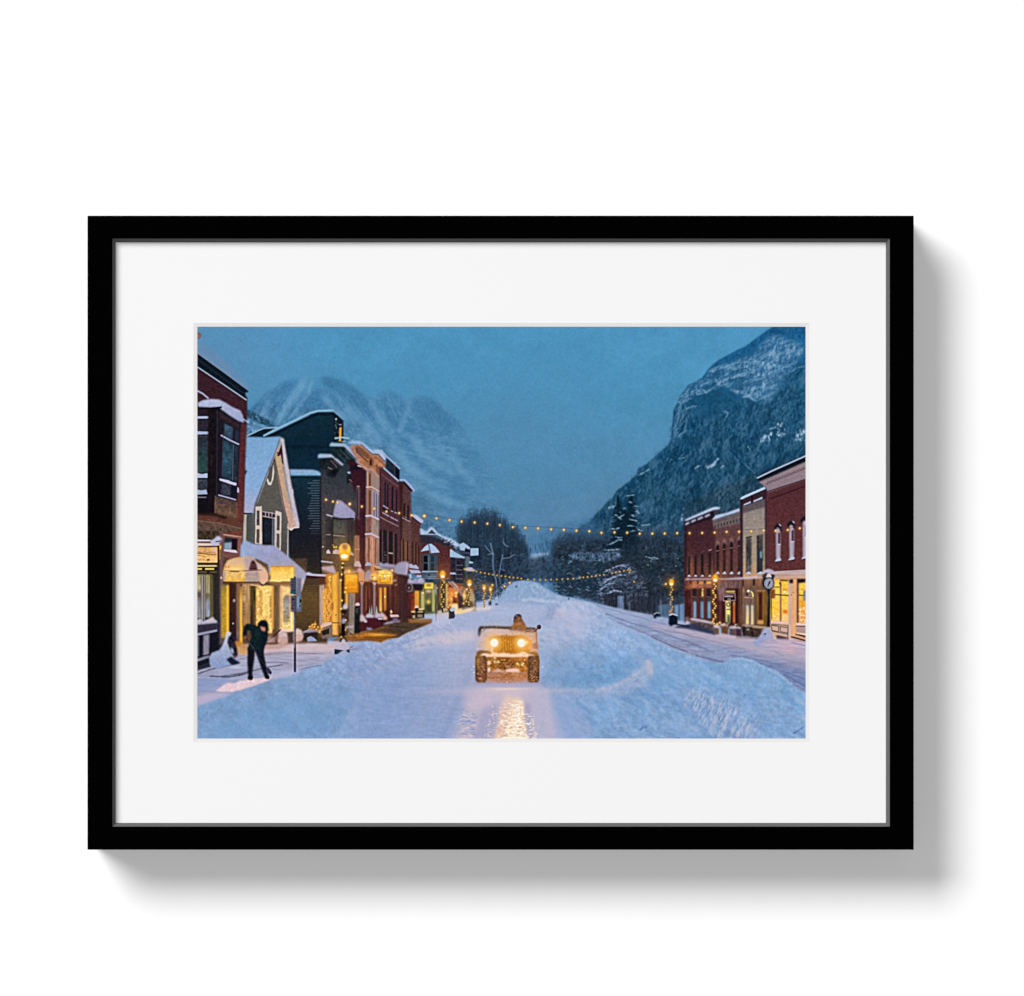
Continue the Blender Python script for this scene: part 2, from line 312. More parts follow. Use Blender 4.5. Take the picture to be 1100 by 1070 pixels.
    for cx, t, b, w, n in ((664, 534, 580, 9, 90), (678, 532, 576, 9, 120), (671, 548, 584, 15, 170)):
        for k in range(n):
            f = k/n; yy = t+(b-t)*f; hw = w*(.14+.86*f**.8)*rng.uniform(.3, 1.25); s = 1 if k % 2 else -1
            L((cx, yy, cx+s*hw*.6, yy+1.1, cx+s*hw, yy+rng.uniform(.5, 2.2)), rng.uniform(.7, 1.7), D, rng.uniform(.55, .95))
        L((cx, t-1, cx, b), 1.1, D, .9)
    P((666, 572, 684, 570, 684, 582, 690, 596, 672, 600, 666, 590, 646, 590, 652, 584, 664, 580), (20, 36, 50), .6, 1.5, ('2', .2))
    strokes((664, 580, 684, 574, 700, 590, 706, 640, 670, 640, 664, 600), 300, [(26, 38, 50), (38, 48, 58), (60, 62, 74)], (2, 6), (.8, 2.3), (.4, .9), (.2, .5))
    for q, w in (((656, 568, 662, 568.5, 665, 567), 1.5), ((661, 577, 669, 578), 2), ((650, 587, 657, 584, 664, 580, 668, 580), 1.3), ((648, 591, 654, 591, 666, 590), 1.5), ((661, 553, 667, 558), 1), ((669, 546, 672, 546.5), .9), ((676, 558, 682, 559, 684, 560), 1.1), ((674, 565, 680, 565), 1.2), ((677, 571, 682, 570), 1.1), ((688, 565, 694, 564, 698, 563), .9), ((676, 539, 679, 541), 1), ((681, 544, 685, 544), .9), ((684, 549, 687, 552), .9), ((672, 533, 681, 532), .8), ((665, 556, 672, 552), .8), ((678, 553, 683, 556), .8), ((684, 568, 690, 571), 1.4), ((694, 598, 704, 601), .8), ((700, 598, 708, 601), .7)):
        ledge(q, w*.62, (120, 152, 176))
    P((647, 585, 656, 586, 668, 583, 668, 588, 648, 588), (12, 26, 40), .9, .5)
    for x, y in ((700, 601), (699, 603), (726, 608), (728, 600), (696, 607), (723, 621), (712, 612)): E(x, y, 1, .8, (126, 155, 165), .6)
    # trunks and fences at the verge
    R(649, 638, 672, 656, (34, 36, 46), .75, 1.2, ('v', .3)); R(661.5, 640, 663.2, 658, (18, 26, 34)); P((663, 640, 670, 640, 670, 658, 663, 658), (120, 145, 185), .75, .5, ('v', .08))
    R(671, 640, 712, 663, (40, 44, 56), .55, 1.5, ('v', .25)); R(675, 646, 677, 658, (110, 118, 150), .6, .7)
    for x in (671, 680, 685, 691, 697, 702): R(x, 636, x+1.3, 661+(x-680)*.06, (26, 34, 44), .7, .4)
    P((706, 650, 722, 648, 722, 668, 708, 666), (88, 118, 152), .65, 1, ('v', .1)); R(709, 645, 710, 660, (130, 160, 160), .7, .5)
    P((724, 650, 736, 648, 736, 672, 724, 672), (118, 150, 192), .9, .8, ('v', .06)); R(728.5, 642, 730, 670, (48, 62, 82), .8, .4); R(732.5, 648, 733.3, 672, (70, 95, 125), .8, .3)
    for x in (623, 627, 631, 639): R(x, 634, x+.8, 646, (44, 62, 84), .6, .4)

# ---------------------------------------------------------------- snowy ground
def ground():
    g = (212, 690, 300, 690, 372, 688, 400, 690, 440, 668, 480, 655, 500, 648, 516, 647, 528, 643, 537, 639, 542, 632.5, 547, 627, 552, 624.4, 560, 623.2, 569, 623.4, 578, 626, 587, 632, 597, 638, 626, 645, 660, 654, 700, 662, 740, 668, 866, 690, 866, 794, 212, 794)
    P(g, ('v', 625, (140, 168, 205), 650, (156, 176, 212), 690, (160, 176, 212), 740, (150, 170, 212), 794, (150, 172, 214)), 1, .6, ('2', .018, 'L', .02, '6', .018))
    P((300, 690, 380, 690, 345, 714, 300, 728, 240, 746, 212, 756, 212, 690), ('v', 690, (190, 176, 192), 735, (165, 170, 200)), .9, 3, ('s', .05))
    # far street
    P((556, 592, 572, 600, 590, 596, 606, 600, 606, 626, 584, 624, 566, 622, 552, 624, 544, 630, 530, 640), (40, 58, 78), .8, 3, ('2', .2))
    strokes((556, 600, 600, 600, 600, 622, 560, 620), 160, [(26, 42, 58), (64, 88, 114), (50, 70, 92)], (1, 4), (.9, 2.3), (.4, .8), (.2, .5))
    P((530, 645, 541, 636, 547, 629, 553, 625.4, 562, 624, 570, 624.6, 580, 628.4, 598, 640, 590, 650, 530, 650), (140, 168, 204), .9, .8, ('2', .04))
    for k in range(26):
        x = rng.uniform(556, 590); y = rng.uniform(626, 642); smudge((x, y, x+rng.uniform(1, 5), y+rng.uniform(1, 4)), 1.3, [(118, 150, 192), (176, 196, 224)][rng.randint(2)], .25)
    for q in ((566, 628, 572, 634, 578, 640), (562, 630, 560, 638), (590, 640, 575, 646)): L(q, 1.6, (172, 190, 220), .5, 1.5)
    smudge((560, 646, 572, 644, 586, 646, 600, 646), 2.4, (190, 202, 226), .5); smudge((548, 645, 562, 647, 580, 649), 2, (126, 156, 196), .5); strokes((524, 641, 536, 632, 544, 622, 549, 625, 542, 634, 536, 641), 60, [(34, 48, 66), (60, 80, 106), (130, 154, 188)], (1, 4), (.9, 2.4), (.4, .8), (.3, .7))
    E(611, 643, .8, 1.6, (60, 90, 120), .9, .7); E(554.5, 630, 1.2, 1.4, (60, 90, 120), .7, .8)
    P((500, 648, 530, 646, 560, 646, 590, 650, 580, 664, 520, 662, 490, 660), (176, 186, 216), .55, 4, ('s', .03))
    P((455, 668, 500, 650, 520, 650, 515, 672, 480, 684, 430, 696), (166, 178, 212), .6, 4)
    # big blue bank along the left foreground
    P((212, 757, 240, 748, 262, 741, 285, 733, 300, 727, 320, 721, 350, 713, 372, 716, 380, 740, 376, 794, 212, 794), ('v', 712, (146, 172, 210), 760, (134, 170, 212), 794, (136, 170, 214)), .85, 3.5, ('2', .03, '6', .03, 'L', .03))
    P((232, 775, 290, 752, 350, 738, 392, 742, 360, 780, 300, 794, 220, 794), (122, 166, 212), .4, 9)
    G(300, 770, 34, (126, 170, 214), .4, 14); G(375, 690+60, 40, (150, 172, 214), .4, 12)
    for q in ((340, 794, 352, 784, 366, 770, 378, 762), (348, 794, 362, 782), (212, 782, 230, 770, 250, 762)): L(q, 2.6, (140, 160, 202), .4, 3)
    L((362, 794, 370, 782, 376, 766), 5, (168, 184, 220), .5, 5)
    # road plane in the middle
    P((388, 794, 392, 740, 430, 712, 480, 700, 640, 706, 650, 760, 636, 794), ('h', 388, (146, 170, 214), 470, (160, 176, 214), 540, (186, 182, 210), 600, (160, 176, 216), 650, (140, 170, 214)), .75, 8, ('s', .02, '2', .015))
    G(420, 700, 34, (178, 188, 220), .5, 10); G(470, 690, 36, (190, 192, 218), .5, 9)
    P((436, 694, 446, 688, 462, 683, 482, 678, 510, 676, 510, 688, 480, 694, 440, 697), (212, 200, 214), .6, 2.5)
    P((470, 684, 510, 679, 510, 686, 476, 691), (222, 204, 210), .45, 2.5)
    P((500, 712, 512, 690, 512, 730, 490, 740), (150, 166, 206), .5, 4)
    G(548, 740, 46, (198, 188, 208), .6, 12)
    # left bank along the pavement
    P((345, 714, 372, 700, 395, 688, 410, 690, 416, 686, 428, 685, 437, 680, 452, 674, 464, 669, 468, 663, 474, 659, 484, 657, 484, 672, 460, 682, 440, 690, 420, 704, 390, 722, 350, 724), ('v', 657, (196, 196, 220), 690, (158, 174, 212), 720, (146, 168, 210)), .9, 1.6, ('2', .04, '6', .04))
    L((411, 689.5, 417, 685.5, 428, 684.5, 438, 679.5, 452, 673.5, 464, 669), 1.7, (234, 206, 206), .8, 1.2)
    L((380, 688.5, 396, 687.5, 410, 690), 1.3, (238, 214, 206), .8, 1)
    for q in ((437, 692, 444, 686, 451, 683), (445, 686, 452, 679, 462, 675), (425, 690, 440, 684, 455, 678)): L(q, 1.6, (222, 206, 216), .5, 1.2)
    for q in ((420, 698, 436, 690, 452, 684), (430, 688, 445, 682, 460, 676), (440, 693, 446, 690)): L(q, 1.6, (134, 156, 200), .5, 1.4)
    # right hand bank thrown up by the plough
    rb = (578, 794, 584, 740, 578, 690, 580, 668, 588, 656, 600, 650, 610, 646, 622, 646, 636, 649, 646, 656, 652, 664, 664, 671, 680, 677, 700, 686, 722, 697, 742, 704, 764, 711, 776, 712, 784, 707, 796, 706, 806, 708, 820, 715, 836, 722, 850, 734, 858, 741, 866, 743, 866, 794)
    P(rb, ('v', 646, (176, 190, 222), 690, (146, 176, 216), 730, (130, 174, 220), 794, (140, 178, 222)), 1, 1.3, ('2', .035, '6', .03, 'L', .03, '1', .02))
    P((584, 672, 600, 652, 622, 648, 640, 654, 634, 676, 612, 700, 590, 704), (190, 194, 222), .55, 5)
    G(622, 690, 20, (186, 192, 222), .4, 26); G(600, 730, 22, (138, 166, 210), .4, 20)
    P((590, 720, 612, 722, 650, 712, 690, 716, 720, 730, 700, 760, 640, 770, 600, 760), (112, 160, 208), .38, 8)
    P((640, 744, 662, 735, 680, 724, 692, 714, 700, 712, 704, 722, 696, 734, 670, 744, 640, 752), (190, 192, 216), .42, 7)
    G(600, 776, 26, (160, 180, 220), .5, 16)
    G(697, 717, 5, (220, 204, 214), .5, 7); smudge((695, 710, 698, 716, 700, 724), 3, (244, 216, 216), .5)
    P((588, 660, 588, 650, 596, 650, 592, 664), (150, 168, 206), .6, 1.5)
    G(690, 690, 20, (160, 186, 222), .4, 9); G(760, 724, 30, (140, 178, 218), .4, 10); G(820, 735, 26, (140, 180, 220), .4, 12)
    # rough crest and its lit furrows
    strokes((700, 730, 760, 724, 860, 752, 862, 792, 650, 792, 660, 760), 260, [(110, 148, 198), (160, 186, 222), (104, 140, 190), (176, 190, 218)], (1, 5), (-.9, .3), (.5, 1.6), (.08, .34))
    strokes((725, 738, 790, 745, 800, 792, 740, 792), 120, [(170, 190, 222), (108, 144, 196)], (2, 6), (-1.3, -.7), (.6, 1.4), (.15, .45))
    for q in ((736, 750, 742, 744, 747, 740), (742, 752, 747, 748, 752, 750), (752, 764, 756, 757, 757, 752), (762, 776, 763, 768, 768, 758), (766, 778, 770, 766, 774, 756), (773, 772, 778, 764, 783, 758, 784, 762), (772, 790, 778, 776, 782, 768), (779, 786, 780, 776, 784, 770), (790, 792, 796, 780, 802, 770), (783, 794, 790, 780), (798, 794, 806, 782, 814, 772), (804, 794, 812, 782, 818, 774), (734, 760, 738, 754), (760, 756, 768, 752), (784, 794, 788, 788), (774, 794, 777, 786)):
        smudge(q, 2.6, (246, 220, 222), .22); smudge(np.array(q, float).reshape(-1, 2)+[2.4, 1.6], 2.4, (124, 148, 194), .16)
    PF = slope_noise(3.2, 9, .5, 81, 3, (1, 0), 2, .4); relief((740, 742, 752, 738, 770, 750, 786, 752, 796, 768, 806, 780, 800, 796, 772, 796, 762, 780, 748, 770, 738, 756), PF, (252, 224, 222), (112, 138, 188), .75, 3.5, .1, .8); relief((735, 738, 756, 738, 800, 760, 830, 770, 820, 796, 760, 796, 738, 764), PF, (226, 212, 224), (118, 146, 196), .32, 5, 0, .8)
    for x, y in ((852, 786), (858, 783), (856, 785), (690, 780), (728, 793), (716, 741), (726, 716), (799, 747), (745, 770), (697, 768)): L((x-1.5, y+.8, x+1.5, y-.8), 1, (84, 118, 172), .6, .7)
    strokes((660, 765, 720, 760, 720, 785, 664, 788), 40, [(120, 150, 196), (180, 196, 224)], (2, 6), (-.5, 0), (.5, 1), (.2, .5))
    # side street on the right
    rs = (620, 645, 650, 650, 680, 657, 706, 662, 724, 668, 745, 673, 770, 680, 790, 686, 820, 692, 866, 708, 866, 743, 858, 741, 850, 734, 836, 722, 820, 715, 806, 708, 796, 706, 784, 707, 776, 712, 764, 711, 742, 704, 722, 697, 700, 686, 680, 677, 664, 671, 652, 664, 646, 656, 636, 649)
    P(rs, ('h', 620, (142, 168, 206), 680, (148, 162, 198), 740, (152, 158, 190), 800, (140, 150, 188), 866, (122, 138, 182)), .9, 1, ('s', .06, '2', .03))
    P((700, 668, 740, 674, 800, 688, 866, 708, 866, 722, 800, 700, 740, 686, 700, 676), (176, 168, 194), .7, 2.5, ('s', .05))
    P((724, 668, 790, 684, 850, 698, 866, 704, 866, 712, 820, 702, 770, 690, 720, 676), (196, 180, 196), .6, 1.8)
    P((640, 652, 690, 658, 730, 666, 700, 668, 660, 664), (166, 180, 212), .55, 2)
    for q, w, c, a in (((644, 656, 668, 666, 700, 676, 740, 690, 760, 698), 1.6, (96, 114, 158), .5), ((664, 668, 690, 679, 716, 688), 1.4, (112, 126, 166), .5), ((700, 684, 722, 694, 738, 700), 1.6, (86, 96, 134), .6), ((748, 704, 764, 708, 776, 711), 2, (92, 102, 142), .6), ((640, 650, 690, 664, 724, 674), 1.2, (128, 136, 172), .5), ((690, 672, 730, 680, 780, 692, 800, 697), 1, (142, 130, 158), .55), ((784, 703, 812, 708, 838, 714), 1.6, (104, 120, 164), .5), ((816, 712, 850, 724, 866, 730), 2, (96, 116, 164), .5), ((830, 716, 866, 728), 1, (150, 160, 196), .5), ((842, 724, 866, 738), 1.6, (84, 106, 158), .5), ((770, 700, 800, 704, 830, 710), 1.2, (170, 168, 194), .5), ((722, 692, 750, 700), 1, (150, 120, 140), .5)):
        L(q, w, c, a, 1.2)
    strokes(rs, 160, [(116, 130, 172), (176, 178, 204)], (4, 12), (.25, .45), (.4, 1), (.12, .35))
    strokes((526, 640, 538, 630, 545, 620, 553, 621, 547, 629, 541, 638, 524, 648), 110, [(30, 44, 62), (44, 60, 82), (120, 146, 184), (150, 172, 206)], (.8, 3), (.4, 2.6), (.4, .9), (.3, .8)); smudge((572, 625, 580, 632, 590, 639, 604, 643), 1.6, (176, 194, 222), .35); smudge((566, 626, 570, 634, 574, 642), 1.4, (112, 144, 186), .3); smudge((580, 628, 592, 635, 606, 641), 1.2, (108, 140, 182), .3)
    GN = slope_noise(24, 15, .5, 71, 4, (1, -1), 5, .3); GS = slope_noise(7, 4.5, .4, 72, 3, (1, -1), 3, .2) 
    relief(rb, GN, (206, 212, 234), (92, 138, 192), .36, 3, 0, .7); relief(rb, GS, (186, 200, 228), (106, 146, 196), .12, 3, 0, .7)
    relief((212, 757, 262, 741, 300, 727, 350, 713, 400, 700, 440, 690, 440, 720, 380, 794, 212, 794), GN, (168, 188, 222), (112, 154, 202), .22, 4, 0, .7)
    relief((345, 714, 395, 690, 440, 680, 468, 662, 500, 655, 500, 680, 440, 710, 380, 730), GS, (212, 204, 220), (126, 150, 196), .30, 3, 0, .7)
    relief((690, 735, 740, 730, 800, 735, 866, 760, 866, 794, 650, 794, 650, 765), GS, (190, 202, 226), (104, 142, 192), .2, 6, 0, .8)
    # ridge where bank meets side street
    L((646, 656, 652, 664, 664, 671, 680, 677, 700, 686, 722, 697, 742, 704), 1.6, (168, 190, 222), .5, 1.6)

    # snow lies in the shade of dusk: overall depth of the inks
    m, b = cover(g, 1.5); i0, i1, j0, j1 = b
    f = np.interp(GY[j0:j1], (625, 660, 700, 740, 794), (1.0, .99, .965, .93, .94))[:, None]*np.ones(i1-i0)[None]
    f = 1-(1-f)*m
    CV[j0:j1, i0:i1] *= np.stack([1-(1-f)*1.15, 1-(1-f)*.95, 1-(1-f)*.80], -1)

    # broad forms of the thrown-up snow
    P((583, 712, 592, 696, 612, 690, 636, 694, 654, 706, 672, 714, 688, 716, 676, 727, 655, 736, 630, 739, 600, 738, 583, 738), (108, 150, 194), .5, 8, ('6', .04, '2', .03))
    P((579, 739, 600, 738, 630, 740, 648, 738.5, 664, 732, 680, 723, 694, 711, 700, 712, 702, 722, 692, 738, 668, 748, 630, 754, 579, 752), (168, 178, 208), .42, 3, ('2', .05))
    P((582, 746, 612, 748, 634, 770, 642, 794, 582, 794), (160, 170, 206), .5, 8); G(697, 717, 4, (224, 200, 206), .6, 7); smudge((640, 742, 664, 735, 684, 724, 696, 713), 3, (198, 192, 212), .2)
    G(612, 668, 20, (176, 182, 212), .5, 14); G(600, 658, 9, (196, 188, 206), .5, 5); P((586, 664, 588, 655, 597, 650, 606, 648, 596, 656, 592, 668), (128, 150, 190), .6, 1.6, ('2', .05))
    P((640, 700, 700, 706, 740, 712, 760, 724, 740, 740, 700, 738, 690, 722, 660, 708), (128, 162, 204), .4, 8); P((724, 702, 764, 713, 776, 714, 784, 709, 796, 708, 812, 713, 834, 724, 848, 738, 830, 746, 790, 736, 750, 726, 724, 712), (136, 170, 210), .55, 4, ('6', .04, '2', .03))
    smudge((784, 708, 796, 707, 808, 710, 822, 717, 836, 724, 850, 735), 1.8, (164, 188, 218), .5); smudge((600, 650, 612, 647, 626, 647.5, 640, 651, 650, 660), 1.8, (178, 190, 218), .5)
    P((640, 752, 700, 742, 740, 736, 800, 744, 860, 760, 862, 794, 640, 794), (140, 168, 208), .3, 8, ('6', .03))
    for x, y in ((688, 783), (690, 781.5), (693, 780.6), (853, 787), (857, 785), (861, 781.6), (728, 793)): smudge((x-1.5, y+.6, x+1.6, y-.6), 1.1, (70, 100, 150), .7)
    # packed road: soft bands left by wheels
    for q, w, c, a in (((500, 700, 470, 740, 440, 794), 10, (158, 168, 200), .30), ((508, 716, 492, 750, 474, 794), 6, (116, 140, 184), .25), ((590, 730, 600, 760, 612, 794), 7, (116, 144, 188), .30), ((586, 740, 590, 770, 594, 794), 5, (186, 182, 208), .45), ((470, 694, 430, 730, 396, 794), 8, (118, 144, 186), .18), ((420, 708, 390, 740, 372, 794), 6, (156, 170, 204), .25)):
        L(q, w, c, a, w)
    for k in range(12):
        y = rng.uniform(690, 735); x = rng.uniform(400, 500); smudge((x, y, x+rng.uniform(14, 40), y-rng.uniform(-1, 2)), 2, [(166, 174, 206), (120, 144, 184)][k % 2], .16)
    G(530, 742.5, 74, (196, 184, 204), .5, 3.4); G(600, 741, 40, (176, 180, 206), .35, 2.4)

def road_lights():
    # wet shine of the headlights on packed snow
    G(548, 742, 34, (226, 198, 204), .55, 7); P((508, 746, 590, 746, 610, 794, 486, 794), (208, 190, 204), .6, 6); strokes((496, 764, 512, 762, 512, 794, 490, 794), 60, [(244, 216, 212), (250, 226, 210), (120, 130, 170)], (1, 5), (-.2, .25), (.4, 1), (.25, .6))
    P((592, 748, 612, 750, 622, 794, 596, 794), (142, 168, 212), .5, 5)
    P((520, 756, 536, 756, 532, 794, 508, 794), (148, 152, 190), .5, 3); P((563, 754, 570, 756, 574, 794, 566, 794), (152, 150, 186), .5, 2)
    P((500, 744, 530, 742, 528, 760, 498, 762), (214, 190, 204), .45, 4)
    P((542, 746, 560, 748, 562, 760, 564, 776, 569, 794, 529, 794, 536, 776, 538, 760), (240, 206, 184), .75, 3)
    P((551, 752, 562, 752, 564, 794, 540, 794, 548, 768), (255, 232, 196), .7, 2)
    strokes((539, 756, 562, 753, 566, 794, 533, 794), 430, [(255, 246, 226), (255, 236, 200), (232, 178, 140), (206, 160, 150)], (1, 4), (-.25, .25), (.5, 1.2), (.3, .9))
    for k in range(150):
        y = 752+41*rng.rand()**.6; x = 556+rng.randn()*(3+(y-750)*.10); E(x, y, rng.uniform(.6, 1.6), rng.uniform(.35, .8), (255, 250, 236), rng.uniform(.5, 1), .5)
    for k in range(60):
        y = rng.uniform(766, 793); x = 569+(y-766)*.22+rng.randn()*1.8; E(x, y, rng.uniform(.5, 1.3), .45, (255, 238, 212), rng.uniform(.3, .9), .5)
    for k in range(34):
        y = rng.uniform(758, 792); x = 531-(y-760)*.22+rng.randn()*2.2; E(x, y, rng.uniform(.5, 1.3), .45, (255, 228, 200), rng.uniform(.3, .9), .5)
    strokes((498, 770, 512, 765, 508, 794, 496, 794), 46, [(236, 204, 208), (110, 136, 184)], (2, 7), (-.1, .35), (.4, 1), (.3, .7))
    L((533, 794, 552, 791.5, 566, 794), 2, (255, 246, 226), .9, 1)
# ---------------------------------------------------------------- left side of the street
SN = (158, 172, 206)
def brick_corner():
    P((212, 366, 240, 385, 268, 414, 268, 422, 212, 386), (130, 130, 160), .35, 3)
    E(211.5, 361, 5.6, 4.2, (126, 102, 98), 1, .8); L((212, 358, 216, 360), 1, (96, 76, 78), .6)
    P((212, 390, 266, 427, 266, 440, 264, 480, 262, 560, 259, 600, 259, 640, 212, 640), ('v', 395, (60, 30, 44), 440, (70, 34, 46), 520, (92, 42, 46), 560, (112, 60, 46), 600, (96, 62, 50)), 1, .25, ('b', .20, '1', .10))
    for k in range(30):
        y = 398+k*2.0; L((212, y, 266, y+35), .5, (44, 14, 28), .35, .6)
    P((212, 380, 266, 419.5, 267.5, 421.5, 264, 422, 264.5, 429, 212, 394.5), (12, 26, 40), 1, .3, ('2', .1))
    L((212, 381, 266, 420.5), 1.2, (10, 14, 24)); L((212, 385.5, 262, 423), .7, (40, 62, 82), .7)
    L((212, 379.3, 240, 399, 266, 418.8), .9, (150, 140, 165), .6)
    L((212, 394.3, 240, 413, 265, 430), 1.1, (178, 196, 220), .95); L((212, 396, 265, 431.5), .8, (30, 14, 26), .8)
    L((212, 420, 218, 423, 224, 428), 1.6, (168, 176, 206), .95)
    P((256, 452, 265, 458, 262, 560, 254, 556), ('v', 452, (104, 44, 54), 520, (112, 44, 48), 560, (128, 62, 50)), .8, .3, ('b', .25))
    for k in range(52): L((256.8, 458+k*2, 262.6, 460.5+k*2), .6, (64, 22, 32), .5, .6)
    # oriel window
    P((212, 437, 238, 438, 260, 453, 257, 470, 255, 540, 232, 538, 232, 552, 212, 551), (24, 22, 34), 1, .2, ('2', .12))
    P((236, 442, 258, 455, 258, 466, 237, 453), (60, 40, 50), .8, .4, ('b', .2))
    P((213.5, 437, 213, 433, 218, 430.5, 226, 428.8, 236, 429.5, 242, 432.5, 250, 437.5, 259, 441.5, 261.5, 447, 263, 454.5, 257, 453, 246, 446, 238.5, 440.5, 236, 438, 226, 438, 214, 437.5), ('v', 428, (178, 186, 214), 454, (150, 158, 196)), 1, .4, ('2', .03))
    L((262, 450.5, 267, 454), 1, (180, 190, 215), .9); L((213, 438.5, 236, 439.5), 1.2, (12, 12, 20)); L((228, 439, 238, 437.8), 1.8, (6, 10, 16))
    R(212, 440, 228, 447, (40, 26, 40), 1, .2); R(212, 451, 227, 463, (44, 38, 56), 1, .2, ('1', .2)); R(212, 468, 226.5, 508, ('v', 468, (38, 44, 62), 490, (40, 66, 74), 508, (36, 76, 70)), 1, .3, ('2', .12))
    R(212, 447.5, 229, 450, (160, 172, 200)); P((212, 463.5, 226.5, 464, 228, 466.8, 212, 467), (158, 172, 202))
    L((212, 469, 226, 469), .5, (110, 115, 130), .7); R(224.5, 468, 226, 545, (14, 14, 22)); 
    P((212, 508, 217, 509.5, 223.5, 508.5, 223.5, 513.5, 212, 513.5), (172, 182, 210)); R(212, 515, 223, 527, (56, 66, 84), 1, .2, ('2', .2))
    P((212, 526, 217, 527, 222, 526, 223.5, 531, 212, 531.5), (156, 170, 200)); R(212, 533.7, 222, 535, (130, 120, 140), .9); R(212, 536, 224, 551, (20, 16, 24))
    R(224, 440, 231, 551, ('h', 224, (30, 20, 26), 231, (22, 16, 24)), 1, .3, ('2', .15)); L((234, 442, 233, 552), 1.2, (58, 46, 60), .8); L((228, 490, 227, 500), 3, (52, 34, 32), .6, 2)
    # its right hand face
    P((235.5, 448, 258.5, 462, 255.5, 537, 234, 530), (30, 24, 40), 1, .2)
    P((241.5, 455, 251, 460, 250, 474, 241, 469.5), ('v', 455, (62, 92, 116), 475, (48, 74, 100)), 1, .3, ('2', .14)); P((253, 461, 257.5, 464, 257, 476, 252.5, 474), (38, 48, 72), 1, .3)
    P((240.5, 472, 250.5, 476.5, 249.5, 518, 238.5, 513.5), ('v', 472, (36, 68, 92), 495, (42, 84, 108), 518, (30, 56, 80)), 1, .3, ('2', .16)); P((251.5, 477, 256.5, 479.5, 255, 519, 250.5, 517), (34, 52, 72), 1, .3, ('2', .16))
    L((251.2, 478, 250.2, 516), .7, (120, 130, 142), .75); L((238.2, 468, 247, 473, 256.8, 477.5), 1.5, (168, 172, 204)); L((240, 466.5, 239.5, 512), .7, (80, 66, 84), .7)
    P((236, 514.2, 246, 516, 250, 518, 254.5, 519, 254.3, 522, 247, 520, 236.5, 516.2), (192, 190, 220)); P((239, 518.5, 248.5, 521.5, 248, 533.5, 238, 531), (58, 62, 84), 1, .3, ('1', .2)); P((249.5, 522, 254, 523.5, 253.5, 535, 249, 534), (22, 26, 46), 1, .3)
    L((235.5, 532, 253.5, 537), 1.3, (176, 176, 206)); P((255.5, 523, 257, 525, 257.4, 529.5, 255.3, 529), (190, 176, 200))
    P((231.5, 533, 254.5, 538.5, 254.5, 556.5, 241, 556, 231, 551.5), ('v', 533, (84, 62, 62), 555, (118, 84, 60)), 1, .3, ('2', .12)); L((231.8, 533, 231.4, 551.5), .9, (140, 96, 66), .8); L((254.5, 540, 254.5, 556), .7, (140, 90, 70), .7)
    P((212, 550.5, 232, 551.5, 248, 556.5, 240, 557.5, 232, 554.5, 212, 553), (36, 18, 20), .85, .5)
    for k in range(5): L((212, 554+k*2.1, 236, 556.5+k*2.1, 261, 561+k*2.1), .6, (76, 34, 30), .45, .6)
    P((212, 559, 236, 562, 260, 567.5, 259, 570, 236, 572, 212, 570), ('v', 559, (106, 72, 58), 572, (96, 74, 64)), 1, .6, ('2', .1)); L((212, 559.5, 236, 562, 260, 568), .9, (146, 104, 86), .8)
    for x, y in ((217, 565), (227, 567.5), (237.5, 569), (246.5, 570.5)): E(x, y, .8, 1, (40, 24, 24), .8)
    R(236.5, 570, 241, 640, (104, 74, 72), 1, .4, ('v', .08)); P((241, 575, 260, 578, 260, 604, 241, 598), (116, 74, 70), 1, .4, ('2', .08))
    L((241, 574.3, 259.5, 577), 1.2, (196, 166, 160), .9); P((242, 577, 256, 579, 255.5, 592, 241, 590.5), (32, 40, 52)); P((241.5, 583, 249.5, 582.5, 249, 591, 241, 590), (136, 156, 178), 1, .5); R(249.5, 579, 255, 592, (28, 16, 26)); P((241, 590, 249, 590.5, 254, 591, 256, 594, 250, 593.5, 241, 592), (206, 198, 214))
    R(256.3, 577, 259.5, 606, (134, 80, 74), 1, .2, ('1', .1)); R(212, 570.5, 236, 581, (62, 50, 40), 1, .4, ('2', .25))
    # shop sign
    P((212, 579.6, 226, 580, 228, 581.4, 212, 581.6), (206, 200, 214)); P((212, 583, 226, 583.5, 237, 584, 236, 586.5, 222, 587, 212, 588.5), (222, 196, 190), 1, .5)
    P((226, 581, 230, 579, 233, 576.2, 236.5, 576, 239, 579, 238.5, 581.5, 234.5, 584.5, 232, 588, 228.5, 585.5), (186, 182, 210), 1, .5, ('2', .03)); L((212, 582.3, 226, 582.6), .9, (30, 24, 28)); L((232.5, 582, 238, 581), .9, (24, 24, 34))
    R(212, 587.5, 235, 604.5, ('v', 587, (214, 160, 100), 596, (238, 184, 112), 604, (248, 200, 130)), 1, .3, ('2', .05)); L((214, 587, 235, 587), 1.1, (36, 22, 24)); R(234.3, 586, 236, 610, (26, 18, 22)); R(236.2, 586, 238.2, 601, (236, 176, 76))
    P((229, 588, 232, 588, 232.5, 594, 229, 595), (214, 186, 176), .9, .5); L((213, 594, 220, 595, 228, 596, 233, 595.6), .9, (120, 76, 40), .9)
    for k in range(10): L((213+k*1.9, 592+rng.rand()*2, 214.5+k*1.9, 595-rng.rand()), .6, (96, 60, 36), .7)
    for k in range(6): L((213+k*2.4, 600+rng.rand()*1.5, 214.8+k*2.4, 602.5-rng.rand()), .6, (130, 76, 30), .8)
    E(224, 601.6, 1.4, 1.2, (110, 60, 26)); L((212, 597, 218, 597, 222, 598.5), .7, (150, 90, 40), .8)
    R(212, 604.6, 236, 606.6, (40, 28, 22)); R(212, 607.2, 235, 608.6, (240, 206, 150)); R(212, 609, 236, 617, (28, 20, 20)); R(212, 610.2, 217.5, 612, (232, 190, 110)); R(221, 610.2, 230.5, 612, (240, 200, 120))
